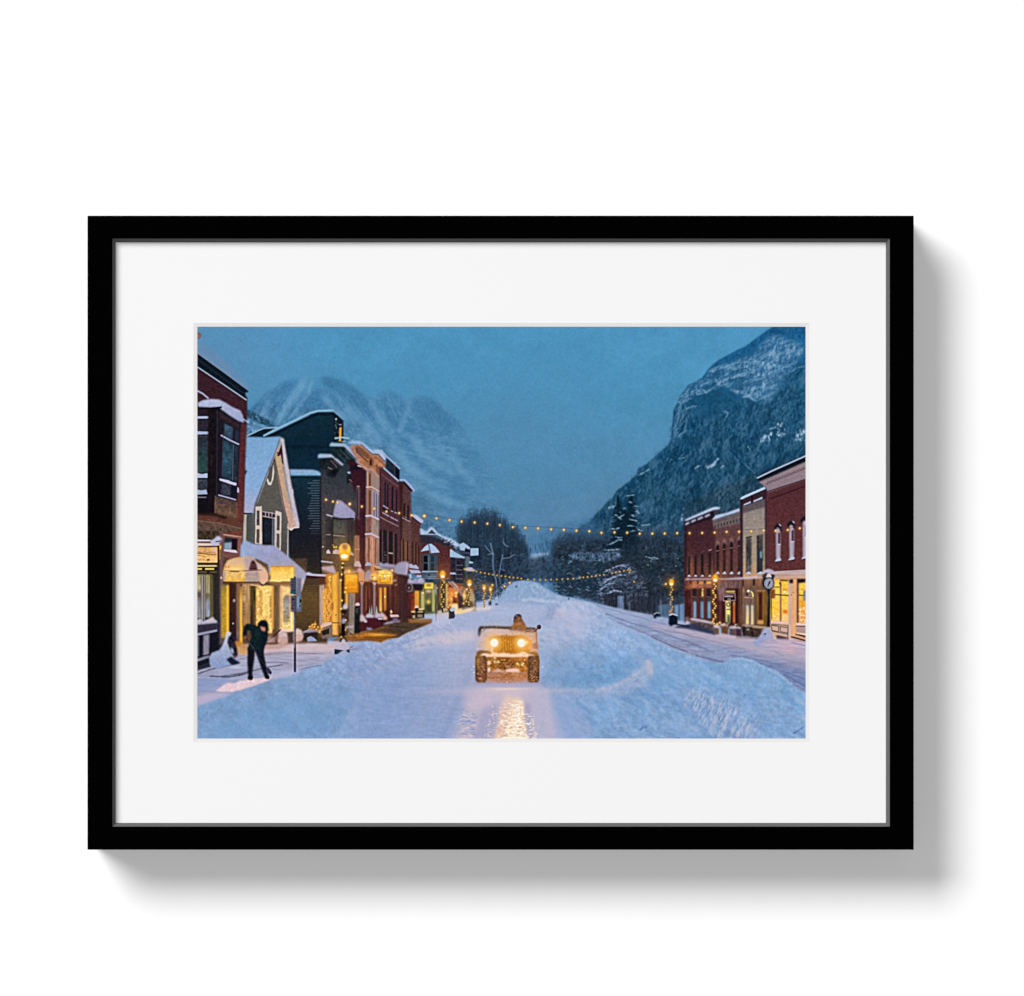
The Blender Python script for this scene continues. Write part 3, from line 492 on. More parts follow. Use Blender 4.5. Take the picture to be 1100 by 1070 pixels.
    for k in range(17): R(212.5+k*1.3, 613.6, 213.3+k*1.3, 615.2, (226, 200, 140), .75 if k not in (8, 9) else 0, .2)
    # shop window with cream and green reflections
    R(212, 617, 236, 666, (34, 32, 34)); R(212, 617, 216.6, 664, ('v', 617, (176, 156, 90), 632, (176, 164, 128), 638, (84, 78, 70), 646, (130, 130, 140), 664, (146, 150, 166)), 1, .3, ('v', .08))
    R(217, 617, 220.6, 666, (176, 168, 168), 1, .3, ('v', .05)); R(218.4, 617, 219.3, 668, (34, 28, 34)); R(221, 617, 226.4, 663, ('v', 617, (152, 136, 84), 636, (160, 152, 116), 642, (120, 120, 108), 648, (150, 154, 166), 664, (140, 146, 166)), 1, .3, ('v', .08)); R(226.6, 617, 229.5, 664, (84, 82, 54), 1, .3, ('v', .1)); E(223.5, 639, 2.4, 2.4, (116, 86, 60), .7, 1)
    E(214, 639, 2, 2.4, (96, 66, 60), .8, 1)
    R(233.6, 606, 240, 716, (38, 34, 40), 1, .3); R(236.4, 590, 240.4, 692, ('v', 590, (110, 74, 70), 640, (96, 84, 96), 692, (84, 76, 88)), 1, .3, ('v', .08)); E(238.2, 620.6, 1, 1.2, (230, 200, 170), .9); E(237, 673, .7, .8, (30, 24, 34), .8)
    # snow topped bench and planter
    P((212, 666, 216, 664, 218.5, 667.5, 221, 666.5, 229, 662.4, 230.5, 664, 234.3, 669, 234, 669.6, 212, 671.6), ('v', 662, (214, 202, 206), 671, (172, 168, 190)), 1, .4, ('2', .03)); P((212, 671.3, 234.5, 669, 234.5, 676.5, 212, 680), (48, 44, 60), 1, .2, ('1', .1)); E(220, 675, .7, .7, (16, 14, 20)); P((212, 680.5, 233.5, 676, 234, 678, 212, 683.5), (146, 146, 172))
    P((212, 683, 234.5, 678, 236, 708, 212, 716), (20, 22, 32)); R(212, 683, 214.3, 706, (112, 112, 134), 1, .3); P((219, 682, 225.3, 681, 225, 704, 218.6, 705.5), (138, 134, 154), 1, .4, ('v', .06)); P((212, 707.5, 225, 704, 226, 706, 212, 711), (150, 150, 178), .9, .4); L((212, 706, 226, 702.5), 1.1, (16, 18, 28)); P((212, 711.5, 226, 707, 227, 716, 212, 720), (20, 24, 36), .9, .6)

def grey_cottage():
    # snow covered roof, grey boards, pale gable trim
    P((262, 552, 272, 552, 272, 592, 262, 584), (78, 84, 84), 1, .3, ('b', .08)); P((262, 553, 265.4, 553, 265, 584, 262, 582), (184, 170, 160)); P((265.6, 556, 272, 557, 272, 592, 265.2, 584), (80, 86, 84), 1, .3, ('b', .10))
    P((272, 551, 296, 488, 303, 480, 312, 562, 309.5, 562, 309, 602, 272, 592), ('v', 488, (96, 90, 86), 560, (96, 92, 88), 600, (84, 78, 76)), 1, .3, ('b', .12))
    for k in range(40): L((max(265, 297-(k*2.3)*.45), 500+k*2.3, 300+k*2.3*.10, 501+k*2.3), .45, (60, 58, 58), .22, .6)
    P((262.5, 470, 282, 470.5, 301.5, 469, 296, 486, 285, 514, 274, 541, 273, 551, 268, 551.5, 261, 551, 262, 520, 264, 508), ('v', 470, (122, 164, 206), 520, (134, 170, 212), 551, (170, 168, 200)), 1, .4, ('2', .025))
    L((261, 551.6, 271, 551.8), 1.2, (52, 26, 40)); L((301.5, 470.5, 296, 487, 285, 514, 275, 541, 273, 549), .9, (124, 96, 104), .9); L((302.3, 472, 289, 507, 277, 540), .5, (210, 196, 190), .6)
    P((262, 506, 266, 505.5, 264, 510, 262.5, 510), (24, 30, 34), 1, .4)
    # gable
    P((295.5, 490, 301.8, 475, 304, 494, 308, 522, 314, 548, 321.5, 562, 321, 566, 316, 567, 313, 570, 309.5, 566, 309.5, 560, 304, 540, 299, 512), ('v', 480, (186, 158, 124), 520, (192, 160, 134), 560, (200, 160, 146)), 1, .3, ('2', .04))
    L((295.5, 493, 300, 514, 305, 541, 309.6, 562), .8, (86, 74, 72), .8); L((304.5, 492, 308.5, 520, 315, 551, 320, 561), .5, (130, 100, 92), .7)
    P((301, 469.3, 305.5, 471.5, 307, 482, 312.5, 515, 318, 543, 321.6, 561, 321.8, 566.5, 318, 566, 316, 556, 310, 528, 305, 497, 302.8, 482), (196, 186, 196), 1, .3, ('1', .05)); L((306.3, 476, 312, 508, 318, 541, 322, 561), .7, (90, 60, 90), .7)
    P((303, 477, 300, 485, 298, 489.5, 300, 490.5, 302, 488, 303.5, 498, 305, 499.5, 304, 486), (72, 20, 54)); L((298.5, 486.5, 301, 489), 1.3, (90, 24, 64)); E(295.5, 495, .9, .9, (60, 40, 40), .8); E(314.3, 529, 1.3, 3.6, (190, 185, 206), .95); L((316, 546, 319.5, 559), 1.3, (176, 170, 196), .8)
    L((309.5, 566.5, 313, 569.3, 316, 567, 321, 566.5), 1.4, (220, 206, 196))
    P((294, 498.5, 295, 507, 294, 515, 291.5, 521.5, 288.5, 521, 287, 516, 288, 513.5, 289.5, 518, 291, 518.5, 292.5, 514, 293.3, 506), (206, 198, 190)); E(291, 509.5, 1.7, 8, (92, 88, 86), .9, .6); L((293.3, 499, 288.3, 514), 1.2, (92, 78, 76), .9)
    # windows
    P((275, 544.5, 281.6, 543.8, 282, 585, 274.5, 584), (208, 192, 180)); P((276.3, 548.5, 279.3, 548.5, 279.3, 564.5, 276, 564.5), (62, 66, 76)); L((277.7, 549, 277.5, 564), .6, (150, 140, 140), .7); P((276, 568.5, 279.3, 568.5, 279, 584, 275.8, 583), (92, 82, 80)); E(277, 559.5, .8, 1.4, (60, 30, 60), .7)
    P((282, 549.5, 296, 552, 296, 586, 282, 585), (24, 28, 44)); P((283, 550, 295, 552.5, 295, 555.5, 283, 553.5), (64, 34, 66)); 
    for x in (285.7, 289.2, 292.6): L((x, 550.5, x, 555), .7, (196, 180, 190))
    L((282.5, 554.5, 295.5, 557), .9, (198, 186, 184)); L((282.5, 549.7, 296, 552), .8, (186, 172, 170)); P((283.5, 556, 292.5, 558, 292.3, 585, 283.3, 584), ('v', 556, (28, 32, 48), 575, (26, 38, 58), 585, (24, 28, 40)), 1, .3, ('1', .15)); L((293.3, 558, 293, 586), 1, (126, 136, 150), .9); L((295.2, 556, 295, 587), .9, (190, 182, 186), .9)
    P((296.2, 548.5, 302.8, 550.5, 302, 592, 295.8, 588), (206, 190, 184)); P((297.8, 553.5, 301, 554.5, 300.8, 570, 297.6, 569.5), (76, 70, 78)); P((297.5, 573, 300.8, 573.5, 300.6, 590, 297.3, 587), (98, 88, 90)); L((299, 554, 298.8, 569), .5, (140, 128, 128), .8)
    L((310, 563, 309.3, 602), 1, (196, 176, 162), .95)

def slate_hall():
    P((264, 469.5, 280, 461, 284, 459.5, 296, 459.5, 284, 469.8), (12, 34, 52), 1, .3); L((265, 469, 279, 462.3, 284, 460.3, 298, 459.6), 1.6, (146, 180, 206), .9)
    P((283, 470, 300, 463, 333, 446, 342, 443, 359.5, 443, 368, 451, 369, 476, 372, 512, 347, 505, 345, 512, 309, 512, 304, 480, 301, 470), ('v', 445, (12, 46, 66), 480, (8, 40, 62), 512, (10, 46, 72)), 1, .3, ('b', .10, '1', .05))
    for k in range(30): L((max(304, 358-k*4.4), 449+k*2.2, 358, 448.4+k*2.2), .45, (8, 32, 50), .3, .6)
    P((283, 469.8, 301, 462, 334, 446, 342, 444.3, 358, 444.3, 360, 446, 342, 446.5, 335, 448.6, 302, 465, 290, 470), (10, 24, 40), .9, .4)
    L((284, 468.3, 300, 460, 320, 450.6, 334, 443.8, 342, 441.7, 358, 441.3), 2.1, (136, 178, 204), .95); L((292, 465.5, 316, 454, 333, 446.5), .7, (120, 160, 190), .6); L((350, 443.8, 358, 443.6), .6, (90, 60, 60), .5)
    L((358, 441.3, 363, 445.5, 368.5, 450.5), 1.6, (112, 156, 186), .95); P((358.6, 443.5, 368.8, 452, 368.5, 476, 358.6, 476), (14, 28, 44), 1, .3, ('1', .3)); L((368.9, 452, 368.7, 476), .8, (30, 60, 84))
    P((364.8, 460, 367.2, 459, 366.8, 474.5, 364.5, 474), (236, 154, 50)); E(361.3, 450.5, 1, 1.2, (170, 190, 200), .9); E(365.8, 456.5, 1.4, .6, (170, 160, 190), .9)
    for k in range(12): E(rng.uniform(360, 364), rng.uniform(453, 472), .5, .9, (90, 130, 140), .7)
    P((304, 478.6, 356, 478.6, 357, 481.6, 304.5, 482), (8, 30, 48), .7, .6)
    P((308.3, 504.3, 336, 504.6, 342, 506, 346, 509.5, 345, 511.5, 309.5, 511.3), ('v', 504, (150, 170, 208), 511.5, (120, 170, 205)), 1, .3, ('2', .03))
    # boarded lean wall beneath
    P((309.5, 512, 346, 511.5, 346, 618, 330, 614, 311, 600, 309.5, 568, 314, 569, 318, 566, 321.5, 565, 321, 558, 315, 540), ('v', 512, (14, 52, 70), 545, (20, 40, 58), 575, (28, 30, 44), 600, (40, 36, 38), 616, (50, 42, 32)), 1, .3, ('b', .16, '1', .08))
    for k in range(46): L((311, 514+k*2.25, 344, 513.3+k*2.25), .5, (10, 16, 26), .35, .6)
    for k in range(22):
        y = 516.5+k*2.7; x = 340-rng.uniform(3, 9); L((x, y, 344, y-.1), .7, (118, 136, 154), .65 if k < 20 else .3, .5)
    P((312, 512, 344, 512, 344, 514, 312, 514), (8, 30, 42), .7, .4); R(344.2, 512, 347, 617, (16, 20, 30), 1, .4)

def stone_front():
    P((345, 500, 384, 500, 384, 620, 346, 620), ('v', 495, (44, 56, 68), 530, (66, 64, 74), 570, (76, 66, 66), 605, (92, 70, 48), 620, (110, 80, 44)), 1, .3, ('b', .12, '1', .12))
    P((342.5, 492, 357, 491, 362, 488, 372, 494, 384, 500, 384, 530, 374, 540, 372, 560, 350, 505), ('v', 490, (30, 48, 62), 530, (60, 62, 72)), .5, 3)
    P((341.6, 489, 344, 487.6, 356, 488, 358, 489.3, 369.8, 499.4, 367, 501, 357, 492, 342, 492.8), ('h', 342, (150, 178, 208), 370, (186, 176, 196)), 1, .3)
    P((342.5, 493, 357, 492, 368.5, 501.5, 364, 505, 362, 507, 357, 512, 358, 514, 352, 511.5, 350, 506, 344, 503), (26, 34, 44), 1, .3, ('2', .2)); L((356, 495, 362, 502), 1.6, (112, 84, 96), .8, 1); L((353, 502.5, 357, 504.5), 1.4, (150, 112, 104), .8, .8); L((358.5, 494.5, 366, 501), .7, (100, 116, 130), .7); P((356, 505, 365, 505, 360, 513, 358.5, 513), (10, 14, 20), .8, .5)
    P((354, 478.5, 356, 475.6, 370, 476.5, 376, 481, 384.3, 490.4, 381, 492.5, 370, 480.5, 355, 480), ('h', 354, (140, 180, 200), 384, (172, 172, 200)), 1, .3)
    P((355, 480.4, 370, 480.4, 382, 492.6, 382, 497, 375, 497, 372, 502, 370, 494, 360, 492, 356, 486), (22, 44, 54), 1, .3, ('2', .2)); L((366, 484, 376, 494), 1, (96, 88, 88), .6); L((363, 487, 372, 497), 1, (60, 86, 92), .6); L((371, 483.5, 381, 493.5), .6, (120, 150, 160), .6); P((374, 494, 381, 494, 378, 500, 374, 500), (10, 16, 22), .8, .5)
    P((373.4, 506.8, 386, 507, 391, 513, 389.5, 514.5, 384, 509.6, 374, 509), (150, 172, 200)); P((373, 510, 384, 510, 390, 515.5, 386, 520, 382, 523, 378, 519, 376, 517, 373, 521), (20, 28, 38), 1, .3, ('2', .25)); L((376, 515.5, 379, 518), 1.2, (176, 120, 100), .8); L((381, 512, 387, 517), .7, (110, 120, 132), .7)
    L((360.5, 471.2, 368, 470.3, 375, 471), 1.8, (150, 184, 206), .95); L((362, 474, 374, 473.5), .7, (60, 80, 100)); E(365.5, 473.4, 1.3, 1, (236, 160, 60)); L((368, 475, 371, 474), 1.2, (150, 184, 206), .8)
    # bay with a snowy hat
    P((351, 557, 383, 556, 382, 614, 350, 600), ('v', 556, (62, 54, 56), 614, (96, 70, 52)), 1, .6, ('1', .1))
    P((362, 537.2, 367, 538, 374, 543.5, 383, 552, 388.5, 553, 389.2, 556, 386, 557.5, 385.4, 561, 382, 561.5, 380, 556.6, 376, 556.4, 372, 557, 365, 556.6, 358, 554.6, 358.8, 549), ('v', 537, (166, 162, 194), 560, (150, 146, 180)), 1, .4, ('2', .03)); P((351, 552.3, 358, 554.4, 357.5, 555.5, 351, 553.6), (186, 176, 196)); L((358, 556.4, 365, 557.6, 380, 557.2), 1.1, (26, 16, 24))
    P((351.5, 558, 357, 558, 357, 594, 351, 594), (56, 48, 54), 1, .3, ('v', .12)); P((357.2, 558, 358.4, 558, 358.4, 590, 357.2, 590), (36, 28, 34)); P((358.6, 559, 371.4, 559, 371.6, 574, 358.6, 574), ('v', 559, (76, 78, 70), 574, (96, 92, 78)), 1, .3, ('2', .08)); P((358.6, 576.4, 371.6, 576.8, 371.6, 590, 358.4, 589), (88, 82, 68), 1, .3, ('2', .1)); L((358.5, 575.2, 371.5, 576.2), 1, (160, 136, 124)); L((351, 574.4, 355, 574.4), .9, (176, 150, 136), .9)
    R(371.8, 559, 373.5, 592, (92, 76, 72), 1, .3); R(373.8, 560, 379, 592, (54, 46, 50), 1, .3, ('v', .2)); R(376, 560, 377, 592, (96, 84, 80), .6, .3); L((352.5, 560, 352.5, 590), .6, (96, 84, 84), .6)
    P((351, 592, 353, 590, 355, 592.6, 355.5, 594.8, 351, 594.6), (196, 182, 196)); P((358, 592, 361, 589.8, 364, 591, 367, 595.5, 358, 595), (196, 178, 190)); P((377, 592, 380, 595, 380.5, 597, 376, 596), (190, 160, 166)); E(358, 585.7, .6, .6, (236, 180, 60)); E(359.3, 587.8, 1, 1, (240, 190, 80)); E(361.6, 587.8, 1, 1, (244, 196, 80)); E(347.3, 587.4, .8, .8, (200, 190, 200)); L((346, 603, 357, 604.3), 1.7, (180, 166, 184))
    P((345.5, 609, 358.5, 607.6, 361.5, 615, 360, 617, 347, 613), (186, 164, 178), 1, .4); P((346.5, 611, 361, 617, 357, 618, 348, 615), (150, 104, 96), .8, .5)
    # maroon party wall
    P((374, 494, 388, 498, 394, 505, 393.5, 613, 385, 612, 381, 560, 384, 540, 380, 525), ('v', 498, (60, 20, 38), 560, (70, 28, 38), 612, (86, 34, 36)), 1, .4, ('b', .14, '1', .08)); P((377, 501, 388, 499, 389, 503, 384, 505, 377, 506), (24, 18, 38), .8, .6); L((385, 500.5, 388, 501.5), 1.5, (190, 200, 210), .9); P((383, 524, 386, 521.5, 387, 524, 386.5, 560, 383, 555), (104, 84, 90), .9, .4); R(383.8, 526, 384.8, 555, (44, 30, 44)); E(385, 522.7, 1.6, .8, (200, 140, 90), .8)
    P((381, 575.5, 386.3, 575, 386, 606, 381, 606), (176, 116, 90), 1, .3, ('v', .08)); R(382.6, 577, 384.6, 605, (140, 100, 84)); L((381.5, 590.2, 386, 590), .7, (200, 160, 140)); P((380.5, 606.5, 383, 602.5, 386.4, 603, 388.3, 608, 388, 609.5, 381, 608.5), (190, 170, 184)); P((381, 608.6, 388, 609.6, 388, 613, 381, 612), (130, 70, 56), .9, .4)

def tan_front():
    P((377, 478, 388, 477.5, 400, 488.3, 406, 487.8, 415, 498, 414.8, 502, 410, 506, 408.4, 514, 401, 508, 396, 503, 392, 503.6, 386, 497, 381, 490, 376.5, 483), ('h', 377, (168, 134, 128), 390, (172, 112, 78), 415, (168, 108, 76)), 1, .3, ('2', .08))
    P((381.5, 480.5, 385.5, 479.6, 398, 489.5, 396, 493.4, 390, 490, 383, 486), (126, 76, 54), .9, .5); L((382.5, 482, 384.5, 486.5, 390, 491.6, 395, 496), 1.2, (92, 54, 40), .75, .8); P((396.6, 491.5, 401, 493, 401, 501, 396.8, 500), (118, 68, 46), .9, .4); R(397.6, 494, 399.4, 500, (66, 36, 32)); L((403, 491.5, 410, 496.5, 414, 501), 1, (116, 70, 50), .7); E(408.5, 500.5, 2.6, 3.3, (196, 138, 104), .9, 1); E(405, 496, 2.3, 2.6, (186, 130, 100), .9, 1); P((404, 499, 410, 503, 409, 516, 404, 508), (120, 70, 56), .7, 1)
    P((375, 475.5, 378.5, 473.3, 388, 474, 393, 478, 400, 483.6, 406, 483, 410.4, 484.3, 414.7, 491.5, 415.3, 494.5, 413, 495, 407, 488, 400, 487.8, 392, 481.4, 387, 477.6, 374, 476.8), ('h', 375, (140, 176, 206), 415, (176, 184, 214)), 1, .3, ('2', .03)); L((388, 477.6, 400, 488, 406.5, 488.4, 413, 495.5), .7, (60, 40, 40), .8)
    P((383, 494, 392, 501, 396, 504, 400, 503.6, 408.8, 512.5, 407, 514.5, 399.6, 506.6, 394.6, 506.6, 383, 497), (190, 146, 134), .95, .4)
    P((394, 505.5, 399.5, 505.5, 408.3, 515, 407, 607, 395, 605, 393.2, 600), ('v', 505, (150, 116, 104), 560, (160, 116, 104), 607, (186, 122, 98)), 1, .3, ('v', .06))
    R(395, 507.5, 399.4, 523, (156, 108, 86), 1, .2); R(396.6, 509, 398.6, 522, (118, 66, 44)); L((395.3, 507, 395.3, 523), .7, (206, 170, 150)); P((400, 507, 407.8, 514.8, 407.6, 527, 400, 523.6), (158, 134, 126), 1, .3); 
    for x in (402, 404, 406): L((x, 509+(x-400), x, 524+(x-400)*.4), .5, (120, 104, 106), .7)
    L((394, 523.5, 399.6, 523.2, 408, 528.4), 1.1, (214, 190, 186)); P((394.8, 525, 399.6, 525, 399.6, 553.5, 394.6, 553.6), (160, 112, 88), 1, .2); R(396.3, 527, 398.8, 552.5, (116, 62, 44)); L((397.6, 527, 397.6, 552), .4, (150, 100, 80), .8); P((400, 525.5, 408, 529.4, 407.6, 557.5, 400, 554), (160, 146, 156), 1, .3)
    for x, w in ((402.2, 1.1), (404.8, 1.3), (407, .7)): L((x, 528+(x-400)*.6, x-.1, 555+(x-401)*.4), w, (92, 92, 124), .95)
    L((393.5, 554.4, 399, 554, 407.3, 558.2), 1.7, (196, 190, 212)); P((394, 556, 399.6, 556.5, 399, 573, 393.6, 573), (136, 84, 74), 1, .3, ('1', .12)); P((400, 557, 407, 560.4, 407, 577, 399.6, 574.5), (158, 134, 126), 1, .3, ('v', .06)); L((393, 574, 399, 573.4, 407, 577.4), 1.8, (196, 184, 204))
    P((393.2, 576, 407, 578.6, 406.4, 607, 393, 606), (186, 130, 106), 1, .3, ('v', .10)); 
    for x, w, c in ((396.5, 2.2, (142, 86, 66)), (400.4, .6, (220, 170, 150)), (403.6, 1.3, (128, 84, 72)), (405.6, .5, (120, 80, 76))): L((x, 579, x-.2, 605), w, c, .95)
    P((392.5, 606.6, 395, 603.5, 398, 605, 402.5, 607.8, 392.5, 608), (170, 172, 200)); P((392.5, 608, 407, 608, 406, 618, 392.5, 616), (132, 78, 62), 1, .4)
    # rust and brown fronts receding
    P((408, 501, 415, 505, 429.6, 519, 430, 622, 407.4, 608), ('v', 503, (90, 46, 56), 560, (88, 46, 54), 605, (86, 50, 52)), 1, .3, ('b', .10, '1', .08)); P((415.2, 492.5, 418, 492.6, 429.5, 504, 429.2, 516.4, 424, 512.6, 414.6, 504), (34, 42, 64), 1, .3, ('2', .1)); P((424.6, 502, 429.3, 505, 429, 516, 425, 512), (20, 26, 46)); L((424.2, 500, 424.2, 512), .5, (90, 90, 110), .6)
    L((410, 484, 416, 491, 423, 497.3, 429.6, 503.6), 1.7, (150, 172, 208), .95); L((412.5, 503, 420, 509.6, 428, 516.6), 1.2, (176, 196, 226), .95); L((410.5, 510, 417.5, 515.6, 428, 523), .6, (150, 116, 130), .7); L((409, 505, 408.6, 560), .8, (60, 24, 36), .8)
    for x, y0, y1, w in ((414.2, 518.5, 545, 1.6), (416.9, 520, 547, 1.6), (421.9, 524, 549.5, 2), (426.4, 527, 552, 1.6)): L((x, y0, x-.3, y1), w, (30, 26, 48)); 
    for q in ((412, 543.3, 417, 546.4), (411.5, 551, 418, 554.6), (420, 555.6, 423.4, 557.6), (424.6, 558, 427, 559.5), (420.6, 549, 422, 549.6), (424.6, 550.6, 426.4, 551.4)): L(q, 1.1, (176, 170, 200), .9)
    L((412.4, 547, 417, 549.6), 3.2, (34, 26, 44), .9); L((408.5, 555.5, 417, 560, 427.7, 565.3), .8, (172, 146, 160), .85)
    for x, w in ((409.3, 2.2), (413.6, 4.6), (420, 4.6), (425.4, 2.6)): L((x, 570+(x-408)*.25, x, 604), w, (32, 28, 36), .95)
    for x in (411.2, 417, 423): L((x, 570+(x-408)*.2, x, 605), .8, (120, 78, 74), .8)
    for k in range(10): E(rng.uniform(411, 416), rng.uniform(592, 603), .6, .4, (150, 160, 160), .5)
    L((418, 594, 421.8, 594.6), 1.4, (190, 178, 176), .85)
    P((428.8, 517, 434, 518, 441.6, 526, 442, 556, 441.5, 615, 430, 620), ('v', 520, (88, 52, 56), 580, (112, 68, 60), 615, (98, 58, 48)), 1, .3, ('b', .10, '1', .08)); P((428.6, 517, 433, 519, 432, 600, 430, 612), (54, 24, 26), .8, .7); L((430, 515.8, 434.5, 515.6, 440, 520.6, 445, 527.4), 1.7, (166, 170, 206), .95); P((432, 518, 434.6, 517.6, 444, 527.5, 442, 528.6), (42, 20, 30))
    for x in (434.6, 438.7): L((x, 541.5+(x-434)*.5, x-.2, 558), 2.2, (48, 24, 36), .95)
    L((432.6, 556.4, 440.8, 560.6), 1, (172, 146, 168), .9); L((434, 554.6, 437, 556.4), .6, (170, 160, 180), .7)
    P((441.6, 554, 452, 562, 452, 620, 441, 615), ('v', 554, (96, 52, 50), 615, (104, 58, 48)), 1, .3, ('b', .1, '1', .08)); P((443, 552.6, 447, 553, 455, 559.2, 454.6, 561.6, 452, 561.8, 443.4, 555), (176, 180, 212)); L((443, 555.6, 452, 562.8), 1.1, (44, 24, 34))
    for x, t in ((433.5, 580), (438, 582), (443.6, 583), (447, 584.5), (450, 586)): L((x, t, x, 606), 2.1, (70, 36, 32), .9); L((x+1.5, t, x+1.5, 606), .5, (146, 96, 76), .8)
    for x, t in ((433.5, 580), (438, 582)): L((x-1.6, t, x-1.6, 606), .6, (186, 124, 86), .8)
def stroll_lights(pts, r=.75):
    for x, y in pts:
        G(x, y, r*2.3, (200, 130, 50), .35); E(x, y, r, r, (255, 206, 110), 1, .5)

def cottage_shop():
    # front of the small shop under its snow-laden roof
    R(240, 600, 330, 692, (84, 62, 48), 1, .5, ('1', .15))
    P((241, 604, 246, 604, 246, 628, 241, 628), (70, 48, 44), .6, .5)
    R(238.3, 628, 246.6, 685, ('v', 628, (120, 104, 60), 640, (184, 146, 48), 685, (196, 150, 44)), 1, .3, ('2', .08))
    for k in range(24): L((239, 630+k*2.3, 244, 630+k*2.3), .6, (132, 96, 24), .8)
    R(243.8, 629, 246.8, 684, (248, 190, 56), 1, .4); R(246.8, 626, 254.4, 694, (38, 20, 24), 1, .4, ('1', .2)); E(252, 645, 1.4, 1.8, (200, 180, 180), .7, .8); E(250.8, 669.6, .9, .9, (220, 190, 190), .8)
    R(254.4, 627, 258, 694, ('v', 627, (122, 88, 66), 694, (112, 96, 92)), 1, .3, ('v', .08)); R(258, 630, 261, 692, ('v', 630, (150, 110, 60), 645, (246, 190, 84), 692, (250, 190, 60)), 1, .4); R(261, 627, 269.5, 672, ('v', 627, (176, 140, 100), 660, (146, 112, 80), 672, (170, 124, 70)), 1, .3, ('v', .07)); 
    for k in range(9): E(262.6, 631+k*3.6, .7, 1, (96, 66, 48), .6)
    R(261, 640, 264.5, 646, (206, 170, 130), .8, .5); R(269.6, 629, 275, 650, (56, 50, 26), 1, .5); R(269.6, 650, 272.5, 675, (40, 34, 20), 1, .4); R(273, 634, 274.8, 645, (22, 16, 18), 1, .4)
    R(275.4, 628, 293, 690, ('v', 628, (250, 206, 116), 650, (246, 190, 96), 690, (255, 214, 130)), 1, .5, ('2', .12)); R(279.5, 634, 282.5, 660, (176, 112, 46), .7, .8); R(283, 632, 290.5, 662, (255, 222, 130), .8, .6, ('2', .1)); R(290.6, 640, 292, 664, (110, 70, 30), .8, .4)
    strokes((276, 632, 292, 632, 292, 680, 276, 675), 130, [(255, 244, 200), (255, 230, 150), (214, 140, 60), (170, 104, 46)], (.6, 2), (.6, 2.4), (.5, 1.2), (.3, .7))
    G(285, 645, 6, (255, 226, 140), .4, 18); L((270, 628, 282, 629.5), 1.8, (214, 176, 140), .9)
    R(292.5, 629, 294.8, 676, (236, 170, 84), 1, .4); R(294.8, 628, 300, 678, (92, 76, 58), 1, .4, ('v', .12)); R(300, 630, 302, 678, (176, 130, 110), .8, .5)
    R(301.6, 628, 316.5, 678, ('v', 628, (236, 200, 140), 660, (250, 214, 150), 678, (255, 220, 130)), 1, .4, ('2', .05)); P((304.6, 644, 306, 640, 309, 638.4, 311.4, 640, 311.4, 668, 308, 671, 304.6, 668), ('v', 638, (120, 120, 122), 650, (140, 142, 144), 668, (150, 130, 96)), 1, .6, ('2', .1)); L((302.8, 632, 302.8, 676), .8, (200, 150, 110), .8); L((313.5, 640, 313.5, 674), 1.4, (255, 240, 190), .9); strokes((303, 666, 312, 664, 314, 677, 303, 677), 30, [(255, 240, 190), (220, 160, 90)], (1, 3), (0, 3), (.5, 1), (.4, .8)); P((301, 674, 316, 676, 316, 679, 302, 679), (240, 214, 190), .9, .5)
    P((258, 626, 318, 626, 318, 630, 306, 630, 300, 628, 288, 629, 270, 627), (140, 98, 70), .8, .8)
    P((259, 586, 263, 580.6, 266, 581, 272, 584, 278, 585, 280, 584.4, 284, 586, 292, 585.6, 296, 586.6, 300, 590, 306, 594.5, 316, 603, 324, 610, 329, 615, 330.5, 618, 328, 624, 325, 634, 322, 638, 316, 636, 310, 620, 298, 612, 290, 618, 288, 606, 276, 600, 262, 600, 258.5, 598), ('h', 258, (148, 172, 208), 280, (152, 158, 196), 330, (156, 156, 190)), 1, .5, ('2', .025, '6', .02))
    P((316, 624, 328, 622, 325, 634, 320, 640), (206, 180, 180), .8, 1)
    P((302, 596, 316, 606, 328, 617, 329, 622, 318, 610, 304, 600), (166, 164, 196), .5, 1.4)
    # lit awning
    P((240.5, 612.5, 242, 607, 245, 602, 251, 599.6, 262, 598, 269, 597, 273, 598.6, 276, 603, 281, 606.6, 286, 611, 288.6, 616.5, 288.6, 623, 286, 627, 283.6, 629, 281, 626, 277, 625, 240.4, 624.6), ('h', 240, (226, 180, 132), 256, (238, 190, 120), 270, (190, 166, 164), 288, (214, 178, 164)), 1, .5, ('2', .03))
    P((242, 611, 246, 603, 256, 600, 266, 602, 266, 611.6, 252, 612.5), ('v', 600, (206, 172, 156), 612, (250, 202, 120)), .9, 1.4); P((262, 600, 270, 598, 272, 603, 268, 612, 264, 612), (170, 154, 168), .7, 1.4); G(252, 612, 7, (255, 220, 140), .7, 2.5)
    P((240.5, 614, 264, 614.6, 264, 625.4, 241.6, 624.6), ('v', 614, (236, 196, 120), 625, (236, 182, 84)), 1, .4, ('2', .08)); P((240.2, 614.5, 242.4, 613.6, 242.4, 624.6, 240.2, 623), (166, 152, 160), .9, .4); P((264, 614.4, 281, 614, 281, 625.4, 264, 625.2), (172, 152, 150), 1, .4, ('2', .04)); P((278, 612, 285, 611.5, 288.3, 618, 287.6, 625, 283, 628, 280, 625), (226, 180, 156), .9, 1)
